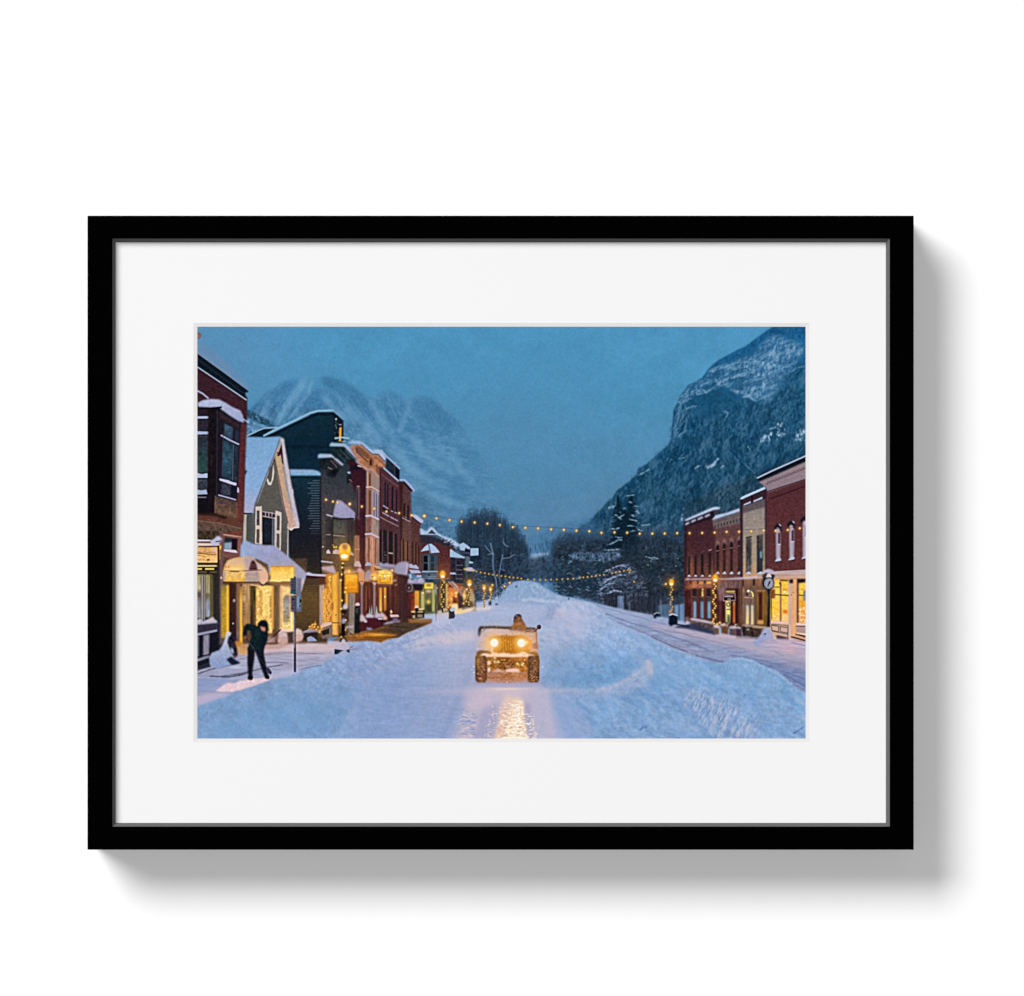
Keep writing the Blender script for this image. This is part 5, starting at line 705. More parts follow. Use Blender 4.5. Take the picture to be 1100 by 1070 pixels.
# ---------------------------------------------------------------- right side of the street
def right_row():
    P((735, 562, 767, 551, 768, 640, 735, 640), ('v', 560, (70, 34, 46), 595, (82, 42, 50), 610, (112, 62, 54), 622, (112, 58, 52)), 1, .3, ('b', .12, '1', .10))
    G(741.5, 612, 3, (176, 92, 66), .7, 14); P((735, 561, 737.4, 561, 737, 640, 735, 640), (44, 22, 34), .85, .5)
    P((734.8, 560.4, 766, 548, 773, 547.4, 772.6, 552, 767, 553, 767, 556.6, 735.2, 566), (40, 22, 36), 1, .3, ('1', .15)); P((766, 548.5, 773.2, 547, 772, 552, 767, 553.5), (58, 66, 84)); P((735, 559.4, 737, 557.6, 764.6, 545.4, 768, 544.4, 773, 545, 773, 547, 766, 548, 737, 559.8), (190, 200, 226), 1, .3)
    for x0, y0, x1, y1 in ((736, 563.2, 740.6, 561.2), (742, 560.6, 747.4, 558.4), (749, 557.8, 755, 555.4), (756.8, 555, 762.6, 552.6)): P((x0, y0-1.1, x1, y1-1.1, x1, y1+1.3, x0, y0+1.4), (178, 188, 216), .95, .3)
    for k in range(12): R(739+k*2.3, 566-k*.8, 740+k*2.3, 571-k*.8, (66, 42, 60), .5, .3)
    for x, t in ((740, 597.6), (747, 596.8), (754.2, 595.3), (762.2, 594)): R(x-1.1, t, x+1.1, 619, (26, 22, 26), 1, .3, ('v', .2)); P((x-1.6, 618.6, x, 617.2, x+1.6, 618.6, x+1.6, 619.4, x-1.6, 619.4), (186, 190, 206))
    L((761, 591.4, 763.8, 590.4), .9, (190, 160, 180), .85); L((753, 593, 756, 592.2), .6, (120, 80, 88), .8)
    # second front, tan cornice
    P((765.6, 560, 796, 550, 797, 640, 766, 640), ('v', 560, (104, 62, 68), 600, (112, 62, 58), 622, (118, 70, 60)), 1, .3, ('b', .10, '1', .10)); P((765, 559.4, 796, 550, 796, 562, 767, 568.6), (112, 96, 98), 1, .3, ('2', .06)); L((766, 561.6, 796, 552.6), .7, (84, 70, 78), .7)
    for k in range(9): L((768+k*3.3, 564.8-k*.95, 768+k*3.3, 567-k*.95), 1.1, (52, 38, 48), .9)
    P((764, 558.5, 766.5, 556, 768.6, 553.6, 780, 551, 794, 545.8, 794.6, 549.6, 780, 554, 766, 558.6), (186, 194, 222), 1, .3, ('1', .04)); R(766, 568, 767.6, 624, (66, 26, 38), .9, .4)
    for x, t in ((770.6, 585.4), (777.8, 583.6), (785.4, 582.2), (793.8, 580.2)):
        P((x-2.4, t+2, x-2, t-3, x, t-5.4, x+2, t-3.4, x+2.4, t+1.6), (142, 112, 112), .7, .6); R(x-1.3, t, x+1.3, 615.6, ('v', t, (22, 16, 24), 600, (62, 28, 36), 615, (40, 24, 30)), 1, .3, ('v', .2)); L((x-1.2, t+6.6, x+1.2, t+6.2), .6, (170, 160, 180), .8); P((x-2, 616, x+.4, 613.4, x+2, 615.8, x+2, 616.6, x-2, 616.8), (184, 186, 208))
    # cream front
    P((795, 540, 824, 532, 824, 640, 795, 640), ('v', 540, (100, 88, 90), 560, (104, 88, 88)), 1, .3); P((797.6, 551.4, 821.4, 544.8, 821.6, 626, 797.6, 626), ('v', 545, (142, 131, 127), 580, (156, 142, 128), 600, (166, 146, 124), 626, (200, 152, 110)), 1, .3, ('1', .05, '2', .03)); P((796.4, 543.4, 822, 534.8, 822, 541.6, 797, 551), (100, 88, 94), 1, .3, ('2', .06)); L((797, 547, 822, 538.8), .6, (76, 64, 72), .7)
    P((794.8, 537, 823, 524.6, 823.4, 535, 797, 544, 795, 543), (58, 38, 54), 1, .3); P((799, 541.6, 806, 538.6, 806, 540.4, 798, 543.4), (176, 184, 212)); P((809, 538, 818.6, 533.6, 818.6, 536, 809, 539.6), (168, 176, 206)); P((794.5, 536, 797, 533.6, 821, 523, 822, 525.4, 808, 531.4, 796, 536.8), (178, 198, 222)); P((806.6, 533, 808.8, 532, 808.6, 539, 806.4, 540), (50, 22, 42)); R(795, 537, 797.3, 624, (46, 20, 36), .95, .4); P((819, 527, 823.6, 524.6, 823, 536, 820.4, 537), (64, 28, 44))
    P((801, 577.4, 806.8, 576.4, 806.6, 616, 801, 616), ('v', 577, (84, 74, 74), 590, (66, 58, 66), 616, (96, 88, 88)), 1, .3, ('2', .15)); L((801, 577.4, 806.8, 576.4), .8, (36, 26, 30)); R(804, 590, 805.6, 604, (46, 52, 56), .9, .6); L((803.6, 600, 803.4, 615), .5, (150, 146, 150), .6)
    P((812.8, 575.4, 819.4, 573.6, 819, 616, 813, 616), ('v', 575, (92, 78, 78), 586, (66, 68, 70), 596, (38, 52, 58), 616, (48, 56, 64)), 1, .3, ('2', .12)); P((816, 592.4, 818.4, 592, 818.2, 599.6, 816, 599.4), (124, 160, 186), 1, .4); R(813, 575.5, 814.4, 615, (48, 30, 48), .8, .4); P((801, 615.6, 804, 613.6, 806.6, 615.6, 806.6, 616.6, 801, 616.8), (196, 190, 206)); P((813, 615.6, 817, 613.8, 819, 615.6, 819, 616.6, 813, 616.6), (190, 192, 214))
    R(821.4, 536, 824.4, 640, ('v', 536, (66, 30, 44), 640, (84, 50, 50)), .95, .4)
    # big red brick
    P((823, 528, 866, 512, 866, 616, 824, 616), ('v', 515, (92, 42, 50), 570, (104, 48, 52), 616, (106, 50, 52)), 1, .3, ('b', .10, '1', .09)); L((828, 535, 845, 529.6, 866, 521.6), 1.6, (66, 22, 32), .6, 1); 
    for k in range(18): L((829+k*2.1, 536-k*.8, 830+k*2.1, 535.6-k*.8), .8, (46, 14, 26), .7)
    L((825.5, 533, 825.5, 614), .5, (80, 28, 38), .6)
    P((814, 517.6, 866, 494, 866, 515, 824, 529.4, 822.6, 524), ('v', 494, (150, 128, 136), 528, (140, 122, 134)), 1, .3, ('1', .04)); L((822, 520, 866, 502.5), .7, (110, 92, 104), .8); L((823, 528.6, 866, 514.6), 1, (60, 26, 34), .8)
    for k in range(17): L((823.6+k*2.55, 519.2-k*1.02, 824.4+k*2.55, 520.4-k*1.02), .9, (84, 66, 78), .85); L((824.6+k*2.55, 517.2-k*1.02, 825.4+k*2.55, 518-k*1.02), .7, (90, 72, 84), .7)
    P((813, 514.6, 816, 512.4, 866, 490, 866, 495.6, 830, 511.4, 815, 517.4), (18, 24, 38), 1, .3); L((813.4, 513.6, 830, 505.6, 866, 489.6), 1.5, (176, 188, 214), .95)
    for x, t, s in ((835.4, 568.5, 1), (849.8, 565.6, 1.05), (864.4, 561, 1.15)):
        P((x-4.6*s, t, x-4*s, t-3*s, x-1*s, t-5.6*s, x+2*s, t-5.6*s, x+3.6*s, t-3*s, x+3.6*s, t+2.6*s, x+2*s, t+2, x+1.4*s, t-1, x-1*s, t-2, x-2.2*s, t+.6), (28, 20, 32), 1, .3); P((x+.4, t-5.8*s, x+2.4*s, t-5.2*s, x+3.6*s, t-3*s, x+2.4*s, t-3.2*s), (176, 178, 206)); P((x-2.2*s, t+.8, x-1*s, t-1.8, x+1.4*s, t-.6, x+1.8*s, t+2, x+2.6*s, t+3.4, x+2.4*s, 600-(x-835)*.07, x-2*s, 601.5-(x-835)*.08), (180, 172, 186), 1, .3); R(x+.2*s, t+4, x+2.2*s, t+15.6, (52, 26, 46), 1, .3); L((x-.4*s, t+16.4, x+2.6*s, t+16.3), .8, (206, 200, 214)); L((x-.9*s, t+2, x-1*s, 598), .7, (150, 144, 168), .8); R(x+.4*s, t+17, x+2*s, 596, (150, 140, 170), .8, .3)
        P((x-3*s, 602-(x-835)*.09, x+.5*s, 599-(x-835)*.07, x+3*s, 600-(x-835)*.09, x+3*s, 602.4-(x-835)*.12, x-3*s, 603.6-(x-835)*.09), (184, 190, 216)); L((x-2*s, 603.8-(x-835)*.1, x+3*s, 603.2-(x-835)*.1), 1, (40, 26, 34), .9)
    # shop level --------------------------------------------------
    P((735, 621, 797, 620, 798, 676, 735, 668), ('v', 621, (112, 66, 58), 640, (74, 38, 38), 676, (60, 34, 36)), 1, .4, ('v', .08)); P((736, 622.4, 745, 621.4, 757, 621.4, 780, 621.2, 797, 620, 812, 620, 818, 619.6, 819, 621.6, 798, 622.6, 770, 622.8, 736, 623), (190, 176, 200), .95, .3); P((736, 624, 766, 624, 766, 632, 736, 633), ('h', 736, (96, 44, 40), 745, (186, 116, 78), 766, (130, 84, 74)), 1, .5, ('1', .1)); P((768, 624, 797, 624, 797, 634, 768, 634), (112, 84, 82), 1, .4, ('v', .12)); P((736, 622.6, 738, 620.6, 740, 621.4, 740, 622.8), (196, 180, 200), .8, .4)
    for x in (741, 748.6, 756): R(x, 623.6, x+1.6, 627, (26, 14, 18), .9, .3)
    R(750.6, 625, 755, 627, (240, 160, 90), .8, .4); R(759, 624.8, 763.4, 627, (255, 206, 90), .95, .3); L((737, 630.4, 765, 630), .6, (166, 104, 80), .7)
    P((736, 634, 742, 634, 742, 668, 736, 668), (62, 30, 30), 1, .4, ('v', .15)); R(742, 632, 744, 665, (120, 56, 52), .9, .4)
    for x in (743.4, 751.2, 758.8): R(x, 632, x+4.8, 642, (40, 34, 38), 1, .3, ('2', .2)); R(x, 642, x+5, 646, (66, 58, 60), 1, .4, ('1', .2)); R(x+1, 646, x+4.6, 664, ('v', 646, (110, 146, 176), 664, (120, 156, 186)), 1, .4, ('v', .06)); R(x+5, 630, x+6.8, 666, (96, 50, 50), .9, .3); L((x, 640.6, x+4.6, 641.6), .7, (150, 120, 116), .7)
    stroll_lights([(754.5, 633.3), (754.3, 636), (754.4, 638), (754.5, 639.6)], .9)
    R(765.6, 626, 770, 668, (70, 32, 34), .9, .4); R(770, 638, 776, 670, (66, 30, 34), 1, .4, ('v', .15)); P((771, 631, 779, 631, 779, 637, 771, 638), (120, 100, 106), .8, .6); R(772.6, 640, 774, 668, (110, 64, 60), .7, .3)
    R(779, 632, 790.4, 670, (60, 36, 32), 1, .4); R(779.3, 634.6, 789.6, 636.4, (255, 214, 130), 1, .4); R(779.6, 645, 784.4, 669, ('v', 645, (226, 206, 130), 660, (230, 214, 130), 669, (130, 126, 80)), 1, .4, ('v', .1)); R(779.4, 645, 780.8, 668, (255, 226, 130), .9, .3); E(782, 649.3, 2, 2.4, (40, 36, 34), .95, .4); E(782, 649.3, 1.1, 1.4, (226, 206, 140), 1, .4); L((780.4, 654.6, 784, 654.6), .8, (50, 40, 30)); R(781, 660, 783.6, 669, (70, 80, 60), .8, .6); R(785, 645, 787, 670, (56, 20, 26), 1, .3); R(787.3, 646, 789.4, 669, ('v', 646, (190, 170, 90), 652, (210, 100, 40), 669, (226, 120, 60)), 1, .4); R(789.8, 632, 793, 672, (50, 20, 26), 1, .4); R(793, 632, 797.6, 672, (96, 66, 48), 1, .4, ('v', .12))
    P((776.4, 638, 789.4, 637.4, 789.8, 645, 776.6, 645.8), (190, 150, 156)); P((777, 638.6, 789, 638, 789.2, 644.4, 777.2, 645), (22, 16, 34)); 
    for k, h in enumerate((1.4, .9, .8, 1.5, .9, 1.5, .8, .9, 1.2)): L((778.3+k*1.05, 641-h, 778.3+k*1.05, 641), .75, (232, 200, 200), .95, .5)
    for k in range(4): L((781.4+k*.9, 643, 781.4+k*.9, 643.9), .6, (206, 180, 190), .95, .4)
    P((771, 637.6, 776, 632, 778, 632, 776, 645.6, 772, 645), (150, 110, 116), .7, .8); E(798.6, 633.8, .8, 2.2, (255, 190, 90), .9)
    P((797, 622, 824, 621, 826, 676, 797, 676), ('v', 622, (140, 100, 76), 632, (116, 84, 66), 676, (96, 66, 40)), 1, .4, ('v', .08)); R(797, 623, 798.4, 630, (30, 16, 20), .9, .3); R(808.4, 622, 810.4, 629, (24, 14, 20), .95, .3); P((798.6, 620, 810, 619.6, 812, 617.6, 814, 621, 798, 622), (216, 186, 190), .8, .5)
    P((798, 632, 811, 632, 811, 671, 798, 671), (104, 78, 72), 1, .5); P((800.6, 638, 802, 634, 805, 632.6, 808, 634.4, 809.4, 639, 809.4, 671, 800, 671), (126, 100, 90), 1, .5, ('v', .1)); P((806.6, 634.6, 808.6, 637, 809.4, 641, 808, 641, 807.6, 637.6, 806, 635.4), (255, 236, 130)); E(803.6, 634.8, 1.4, 1.3, (255, 230, 190), .95); E(802, 638.4, 1.3, 1.6, (50, 24, 30), .8); L((799.6, 641.6, 808.6, 642.4), .9, (190, 160, 140)); R(801, 650, 804, 670.6, ('v', 650, (170, 180, 190), 660, (220, 196, 150), 670, (255, 220, 130)), 1, .4); R(803.4, 652, 804.6, 670, (255, 226, 160), .9, .3); R(806, 650, 809, 671, ('v', 650, (196, 190, 180), 671, (240, 214, 160)), 1, .4); R(804.6, 642, 806, 670, (96, 74, 70), .9, .4); R(798.3, 634, 799, 668, (190, 150, 130), .6, .4); R(798, 632, 799, 636, (250, 170, 80), .7, .4)
    R(813.5, 635, 820.6, 670, (150, 104, 40), 1, .4); R(814.6, 636, 818.8, 666, ('v', 636, (66, 30, 28), 666, (56, 26, 24)), 1, .4, ('v', .12)); P((813.4, 666.4, 819.6, 666.4, 820, 670.6, 813, 670), (200, 150, 90), 1, .4); R(820.4, 634, 823.6, 672, (112, 80, 34), 1, .4, ('v', .1)); L((812, 634.4, 821, 634.6), 1, (176, 126, 80), .8)
    P((824, 614.4, 845, 614, 866, 612.6, 866, 622, 824, 622.6), ('v', 613, (196, 176, 184), 622, (206, 158, 130)), 1, .4, ('s', .03)); L((832, 614.5, 846, 613.6, 866, 612.6), 1.2, (206, 196, 206), .8); L((833, 618, 866, 617.4), .5, (150, 120, 120), .6)
    P((826, 622, 866, 622, 866, 690, 826, 684), ('h', 826, (226, 160, 90), 850, (206, 160, 130), 866, (196, 140, 110)), 1, .4); P((831, 622.6, 847, 622.6, 847, 668, 827, 666, 827, 636, 831, 634), ('v', 622, (255, 190, 70), 636, (255, 208, 84), 655, (254, 194, 66), 668, (255, 210, 126)), 1, .4, ('2', .05)); G(834, 638, 4, (255, 220, 110), .6, 10); G(842, 652, 4, (255, 210, 110), .5, 12); strokes((829, 640, 846, 632, 846, 666, 829, 664), 50, [(255, 232, 160), (255, 224, 130), (240, 160, 40), (250, 180, 50)], (.6, 1.8), (.2, 2.9), (.5, 1.2), (.3, .8))
    R(840.4, 632, 846, 634.6, (226, 130, 40), .7, .5); R(840.8, 655, 845.4, 659, (222, 96, 30), .8, .6); R(840.4, 659.6, 845.6, 666, (255, 206, 160), .8, .8); E(832, 662, .9, .9, (255, 240, 200), .8); E(842.6, 635.6, 1.6, .8, (255, 250, 220), .9)
    R(837.2, 622, 838.8, 668, (168, 120, 110), 1, .3); L((838.4, 626, 838.4, 668), .7, (70, 34, 34), .9); L((831, 630.6, 837, 630.6), .9, (90, 50, 30)); L((831, 638.6, 846.6, 639.6), 1.2, (74, 50, 30)); L((838.6, 623.4, 846, 623.6), 2, (110, 86, 40), .9); L((828.4, 642, 828.6, 665), .8, (60, 34, 26), .9); L((837, 626, 838.6, 629), 1, (50, 26, 30)); P((827.6, 667, 846.4, 667.6, 846.8, 670.4, 827.6, 669), (232, 196, 190)); P((827, 669, 846.4, 670.6, 846.4, 686, 829, 682), (206, 170, 154), 1, .3)
    for q in ((828.4, 671.4, 836, 672.6, 836, 678.6, 828.8, 677, 828.4, 671.4), (837.6, 673, 846, 674.2, 846, 680, 838, 678.4, 837.6, 673)): L(q, .7, (44, 34, 40), .95)
    L((828.6, 670.4, 846, 672), .7, (60, 46, 50), .9); L((829, 677.8, 846, 681.4), .6, (44, 36, 44), .9); L((846, 672, 845.8, 684), .7, (60, 44, 50), .8); L((829.6, 682.4, 846, 685.6), .6, (80, 60, 60), .8)
    P((846.6, 622, 850.4, 622, 850.6, 688, 847, 688), (206, 176, 170), 1, .3, ('v', .04)); P((850.4, 622, 856.6, 622, 856.4, 682, 850.4, 684), (230, 170, 120), 1, .4, ('2', .03)); R(847.4, 622.4, 851.6, 626.4, (28, 14, 26), 1, .3); E(851.6, 636.4, 1.4, .6, (170, 120, 90), .7); E(849.6, 639, .7, 1, (120, 90, 80), .7); R(855.8, 622, 857.6, 669, (50, 28, 34), 1, .3); P((856, 621.8, 866, 622, 866, 626, 857.6, 627), (34, 16, 22), 1, .4)
    P((857.8, 626.4, 866, 625.6, 866, 670, 857.8, 669), ('v', 626, (255, 206, 90), 640, (252, 186, 60), 660, (236, 150, 60), 670, (246, 180, 120)), 1, .4, ('2', .10)); strokes((858, 655, 866, 650, 866, 669, 858, 669), 40, [(255, 226, 160), (214, 110, 40), (255, 240, 210)], (1, 3), (0, 3), (.5, 1.2), (.4, .9)); L((857.6, 639.4, 863, 639.6), 1.1, (90, 50, 20)); E(859, 654.6, .9, .9, (255, 246, 220)); R(862.4, 634, 866, 645.6, (120, 122, 144), 1, .3); L((863, 638, 866, 638.5), .6, (70, 72, 96), .8); P((854.6, 669, 866, 670, 866, 672, 855, 672), (232, 200, 190)); L((855, 672.4, 866, 672.6), 1.1, (50, 40, 48)); P((854.6, 673, 866, 673.4, 866, 680, 854.6, 679.6), (176, 146, 140), 1, .3); P((854, 680, 866, 683, 866, 685, 854, 681.6), (26, 26, 44)); P((849.6, 683, 866, 687.6, 866, 689.2, 849, 684.6), (34, 34, 54)); P((854, 679.4, 866, 680.4, 866, 682.4, 855, 680.8), (236, 196, 176)); P((834, 682, 847, 685, 846, 688, 834, 686.6), (44, 30, 50), .9, .6)
    # stone planters
    P((740, 664, 750, 665, 766, 668, 768, 680, 752, 677, 738, 671), (90, 76, 78), 1, .4, ('2', .15)); P((741, 664.6, 744, 663.6, 748, 664.4, 758, 666.2, 767, 668.6, 766, 670.4, 752, 667.6, 742, 666), (206, 190, 206), .95, .4); P((735, 663, 740, 662, 740, 668, 735, 669), (120, 96, 100), .9, .5); P((736, 668, 738, 666.6, 741, 668.6, 741, 671, 737, 671), (196, 190, 214), .9, .5); P((728, 672, 744, 670, 768, 678, 768, 682, 740, 675.6, 724, 674), (46, 54, 82), .9, .8)
    for x in (746, 753, 760): L((x, 670, x, 675+(x-746)*.1), .5, (56, 46, 50), .6)
    P((766, 671, 772, 671.4, 772, 682, 766, 680.4), (104, 80, 72), 1, .4); P((766, 672.4, 768, 670, 770.6, 670.4, 773, 673, 772.4, 674.6, 766.4, 674), (214, 200, 210), .95, .4); P((774, 671, 782, 671.6, 782, 681.6, 774.6, 680), (112, 74, 44), 1, .4, ('2', .1)); P((774, 670.6, 777, 669, 780, 670, 783, 672, 775, 672.4), (214, 190, 196), .9, .4); P((783, 673, 790, 673.6, 790, 683, 783, 682), (90, 74, 76), 1, .4); P((782.6, 673.4, 785, 672, 789, 672.6, 795.6, 673.6, 796, 676, 789, 675.4, 783, 674.8), (204, 192, 206), .9, .4); P((790, 675, 796, 675.6, 796.6, 684, 790, 683), (64, 40, 50), 1, .4)
    strokes((766, 668, 790, 670, 796, 674, 770, 672), 40, [(226, 190, 150), (60, 40, 40), (190, 190, 200)], (.6, 2), (0, 3), (.5, 1), (.4, .9)); stroll_lights([(770.4, 670.4), (773, 668.6), (768, 666)], .9)
    P((796.6, 671.6, 822, 672, 820, 684.4, 810, 684.6, 797, 683), (66, 52, 46), 1, .4, ('2', .2)); P((796, 671.6, 800, 670.4, 806, 671.4, 822, 673, 822.4, 674.6, 806, 673.2, 798, 673), (186, 160, 150), .95, .4); P((808, 672.6, 822.6, 673.4, 822, 675, 808, 674.4), (206, 166, 120), .8, .4); R(798, 672, 799.6, 683, (24, 20, 30), .9, .3); E(803, 676, 1.6, 1, (130, 150, 150), .8); R(806.8, 674, 808.4, 684, (30, 22, 24), .7, .4)
    P((790, 683, 812, 685.4, 820, 684, 818, 687, 790, 686), (50, 34, 44), .8, .8); P((770, 681, 812, 685.6, 812, 690, 770, 684), (206, 180, 186), .7, 1.2)
    # street clock
    P((823.2, 630, 828.6, 630, 827.4, 636, 826.8, 673.6, 823.4, 673.6, 824.6, 640), (12, 18, 28), 1, .3); P((827, 634, 832, 632.6, 832, 642.8, 826.6, 642.6), (120, 66, 34), 1, .4, ('1', .1)); P((818.6, 617, 832, 617, 831.6, 620, 830, 622, 829.6, 632, 825, 634.4, 820.6, 631.6, 818, 627, 819.4, 622), (22, 34, 44), 1, .4); P((817.6, 617.4, 818.6, 614, 822, 611.6, 826, 611, 830, 612.6, 832.4, 616.4, 832.2, 617.6, 828, 615.4, 822, 615.4), (186, 178, 200), 1, .4); P((822, 620.4, 823.6, 617, 825.6, 615.8, 827.4, 616.6, 828.8, 620.4), (206, 196, 206)); P((819.4, 617.4, 822.4, 616, 823, 619, 821, 621), (96, 74, 70), .8, .5); E(825.5, 626.6, 6.1, 6.6, (20, 28, 38), 1, .4); E(825.6, 626.7, 5.1, 5.7, (150, 152, 172), 1, .4)
    for k in range(12):
        t = k*math.pi/6; L((825.6+math.sin(t)*4, 626.7-math.cos(t)*4.6, 825.6+math.sin(t)*4.5, 626.7-math.cos(t)*5.1), .5, (50, 52, 64), .9)
    L((826.4, 624.6, 825.4, 627, 824.6, 629.8), 1, (34, 30, 42)); L((825.6, 627, 826.6, 625), 1.4, (34, 30, 42))
    P((808, 690, 814, 685, 817, 681, 819, 676, 822, 673.6, 825.6, 673.4, 828, 677, 829.6, 682, 832, 688, 826, 694, 812, 694), ('v', 673, (172, 176, 206), 692, (150, 162, 204)), 1, .7, ('2', .03)); P((819.4, 680.6, 823, 680, 821.6, 682), (34, 52, 92)); P((829.6, 681, 831.6, 681.6, 833.6, 686, 832, 688, 830, 685), (214, 180, 160)); L((829, 687.6, 833.6, 688.4), 1, (44, 34, 44), .9)
    P((826, 686, 850, 686, 866, 690, 866, 706, 830, 698, 812, 692), ('h', 812, (176, 170, 200), 850, (206, 176, 190), 866, (186, 170, 196)), .9, 1.5, ('s', .04)); L((850, 690, 866, 694), .8, (96, 96, 140), .6)
    # two lamps, bins
    lamp(721, 626, 3, 662, True, (40, 40, 44), 1.6); bulb(715, 627.4, 1.1); P((719, 661, 722, 659.4, 727, 660.6, 728, 664, 727.4, 671, 724, 671, 720, 672.6, 718, 670, 718.4, 663), (12, 24, 38), 1, .4); L((719, 660.6, 722.6, 659.4, 727, 661), 1.4, (186, 190, 210)); R(719.6, 642, 721.6, 656, (120, 124, 136), .6, .5); G(721, 656.6, 1.4, (220, 140, 80), .8); L((727, 670.6, 740, 673), 1.6, (26, 40, 60), .9, .8)
    lamp(768, 621.6, 3.4, 670, False, (34, 26, 30), 1.6); stroll_lights([(767+math.sin(k*1.4)*1.6, 627.4+k*2.35) for k in range(19)], .85)
    P((702, 661, 704, 658.4, 707, 657.6, 709, 660, 709, 662.6, 705.6, 662, 703.6, 664.6, 701.6, 663), (20, 34, 52), 1, .4); L((702.6, 659.6, 705, 658, 708, 658.6), 1, (166, 180, 204), .9); R(704.8, 652, 705.6, 658, (90, 110, 130), .8, .3)

# ---------------------------------------------------------------- people, post and plough truck
def pavement_left():
    for q, w, c in (((212, 724, 226, 719, 240, 716, 254, 713), 1.3, (44, 50, 74)), ((212, 720, 230, 714), 1, (60, 64, 88)), ((226, 726, 246, 727, 262, 724, 272, 720), 1.6, (34, 36, 52)), ((240, 726, 262, 722.6, 290, 716, 304, 714), 1.2, (58, 54, 72)), ((256, 708, 280, 703, 310, 701, 340, 702.4), .8, (110, 92, 112)), ((258, 704, 300, 700, 348, 702), .8, (140, 112, 124)), ((322, 720, 330, 717, 338, 715.6, 346, 714.6), .9, (84, 90, 126)), ((280, 712, 296, 711, 310, 712), 1, (96, 90, 116)), ((212, 730, 232, 731), .8, (120, 130, 170)), ((300, 708, 326, 710, 344, 706), .8, (136, 132, 164)), ((214, 716, 228, 711.6), 1.2, (40, 46, 66))):
        L(q, w*.8, c, .55, 1.1); smudge(q, w*.9, c, .22)
    P((256, 696, 320, 690, 372, 690, 356, 700, 300, 700, 258, 703), (226, 196, 196), .6, 2); P((244, 690, 268, 692, 280, 698, 262, 703, 246, 700), (206, 150, 80), .8, 1.6); P((247, 688, 262, 689, 258, 694, 246, 694), (190, 130, 50), .8, 1); P((256, 692, 300, 693, 318, 690, 300, 697, 262, 698), (180, 120, 90), .5, 1.5)
    P((232, 742, 240, 736, 246, 733, 252, 734, 258, 731, 266, 730, 280, 728, 294, 726.4, 288, 731, 274, 736, 262, 740, 250, 743, 238, 743), (236, 206, 214), .9, 1, ('2', .03)); P((212, 747, 226, 744, 244, 744, 252, 745, 236, 750, 222, 755, 212, 758), (196, 178, 204), .75, 2); P((212, 730, 232, 728, 250, 728, 240, 734, 228, 740, 212, 744), (134, 150, 194), .6, 2)
    P((290, 724, 306, 719, 326, 718, 322, 722, 304, 728, 292, 730), (196, 184, 212), .6, 1.5)
    # planter heaps in front of the shop
    P((296, 684, 300, 678, 304.6, 677.4, 309, 680, 311, 686, 309, 691.6, 303.6, 693, 299, 691), ('v', 677, (206, 186, 186), 693, (196, 150, 140)), 1, .5, ('2', .03)); P((314.6, 682, 316, 677, 320, 674.6, 324.6, 677, 326.6, 683, 325, 688, 319, 690, 315.4, 688), ('v', 675, (216, 196, 190), 690, (206, 160, 146)), 1, .5); P((309, 680, 316, 678, 315, 690, 310, 690), (70, 50, 50), .8, .7); L((299, 685, 310, 685.4), .5, (160, 120, 116), .5); L((315, 682.6, 326, 682.4), .5, (170, 130, 120), .5)
    P((284, 680, 300, 680, 298, 692, 284, 692), (106, 66, 52), .8, 1); L((287, 688, 294, 684, 302, 676), 1, (40, 26, 30)); P((285, 685, 296, 684, 296, 690, 286, 690), (196, 170, 176), .6, 1)
    # snowman-shaped drift with bundled stand
    P((225, 706, 228, 701, 236, 698, 240, 692, 242.6, 684, 243.6, 679, 246, 678.4, 249, 679.4, 248, 684, 246.6, 690, 248.6, 696, 252, 701, 258, 708, 250, 714, 244, 715, 234, 719, 226, 714), ('v', 678, (206, 206, 224), 700, (158, 168, 200), 716, (140, 156, 198)), 1, .5, ('2', .03)); P((246, 684, 250, 681.6, 253, 685, 252.8, 690, 255, 696, 256, 704, 252, 706, 248, 698, 246, 693, 244.6, 690), (36, 34, 48), 1, .5, ('2', .25)); P((243.6, 708, 249, 705, 254, 709, 259, 711.6, 256, 713, 249, 714), (22, 30, 48), 1, .5); P((248, 695, 251, 697, 252, 702, 249, 701), (186, 190, 214), .9, .5); P((251, 704, 254, 703, 255, 706, 252, 707), (110, 60, 60), .8, .5)

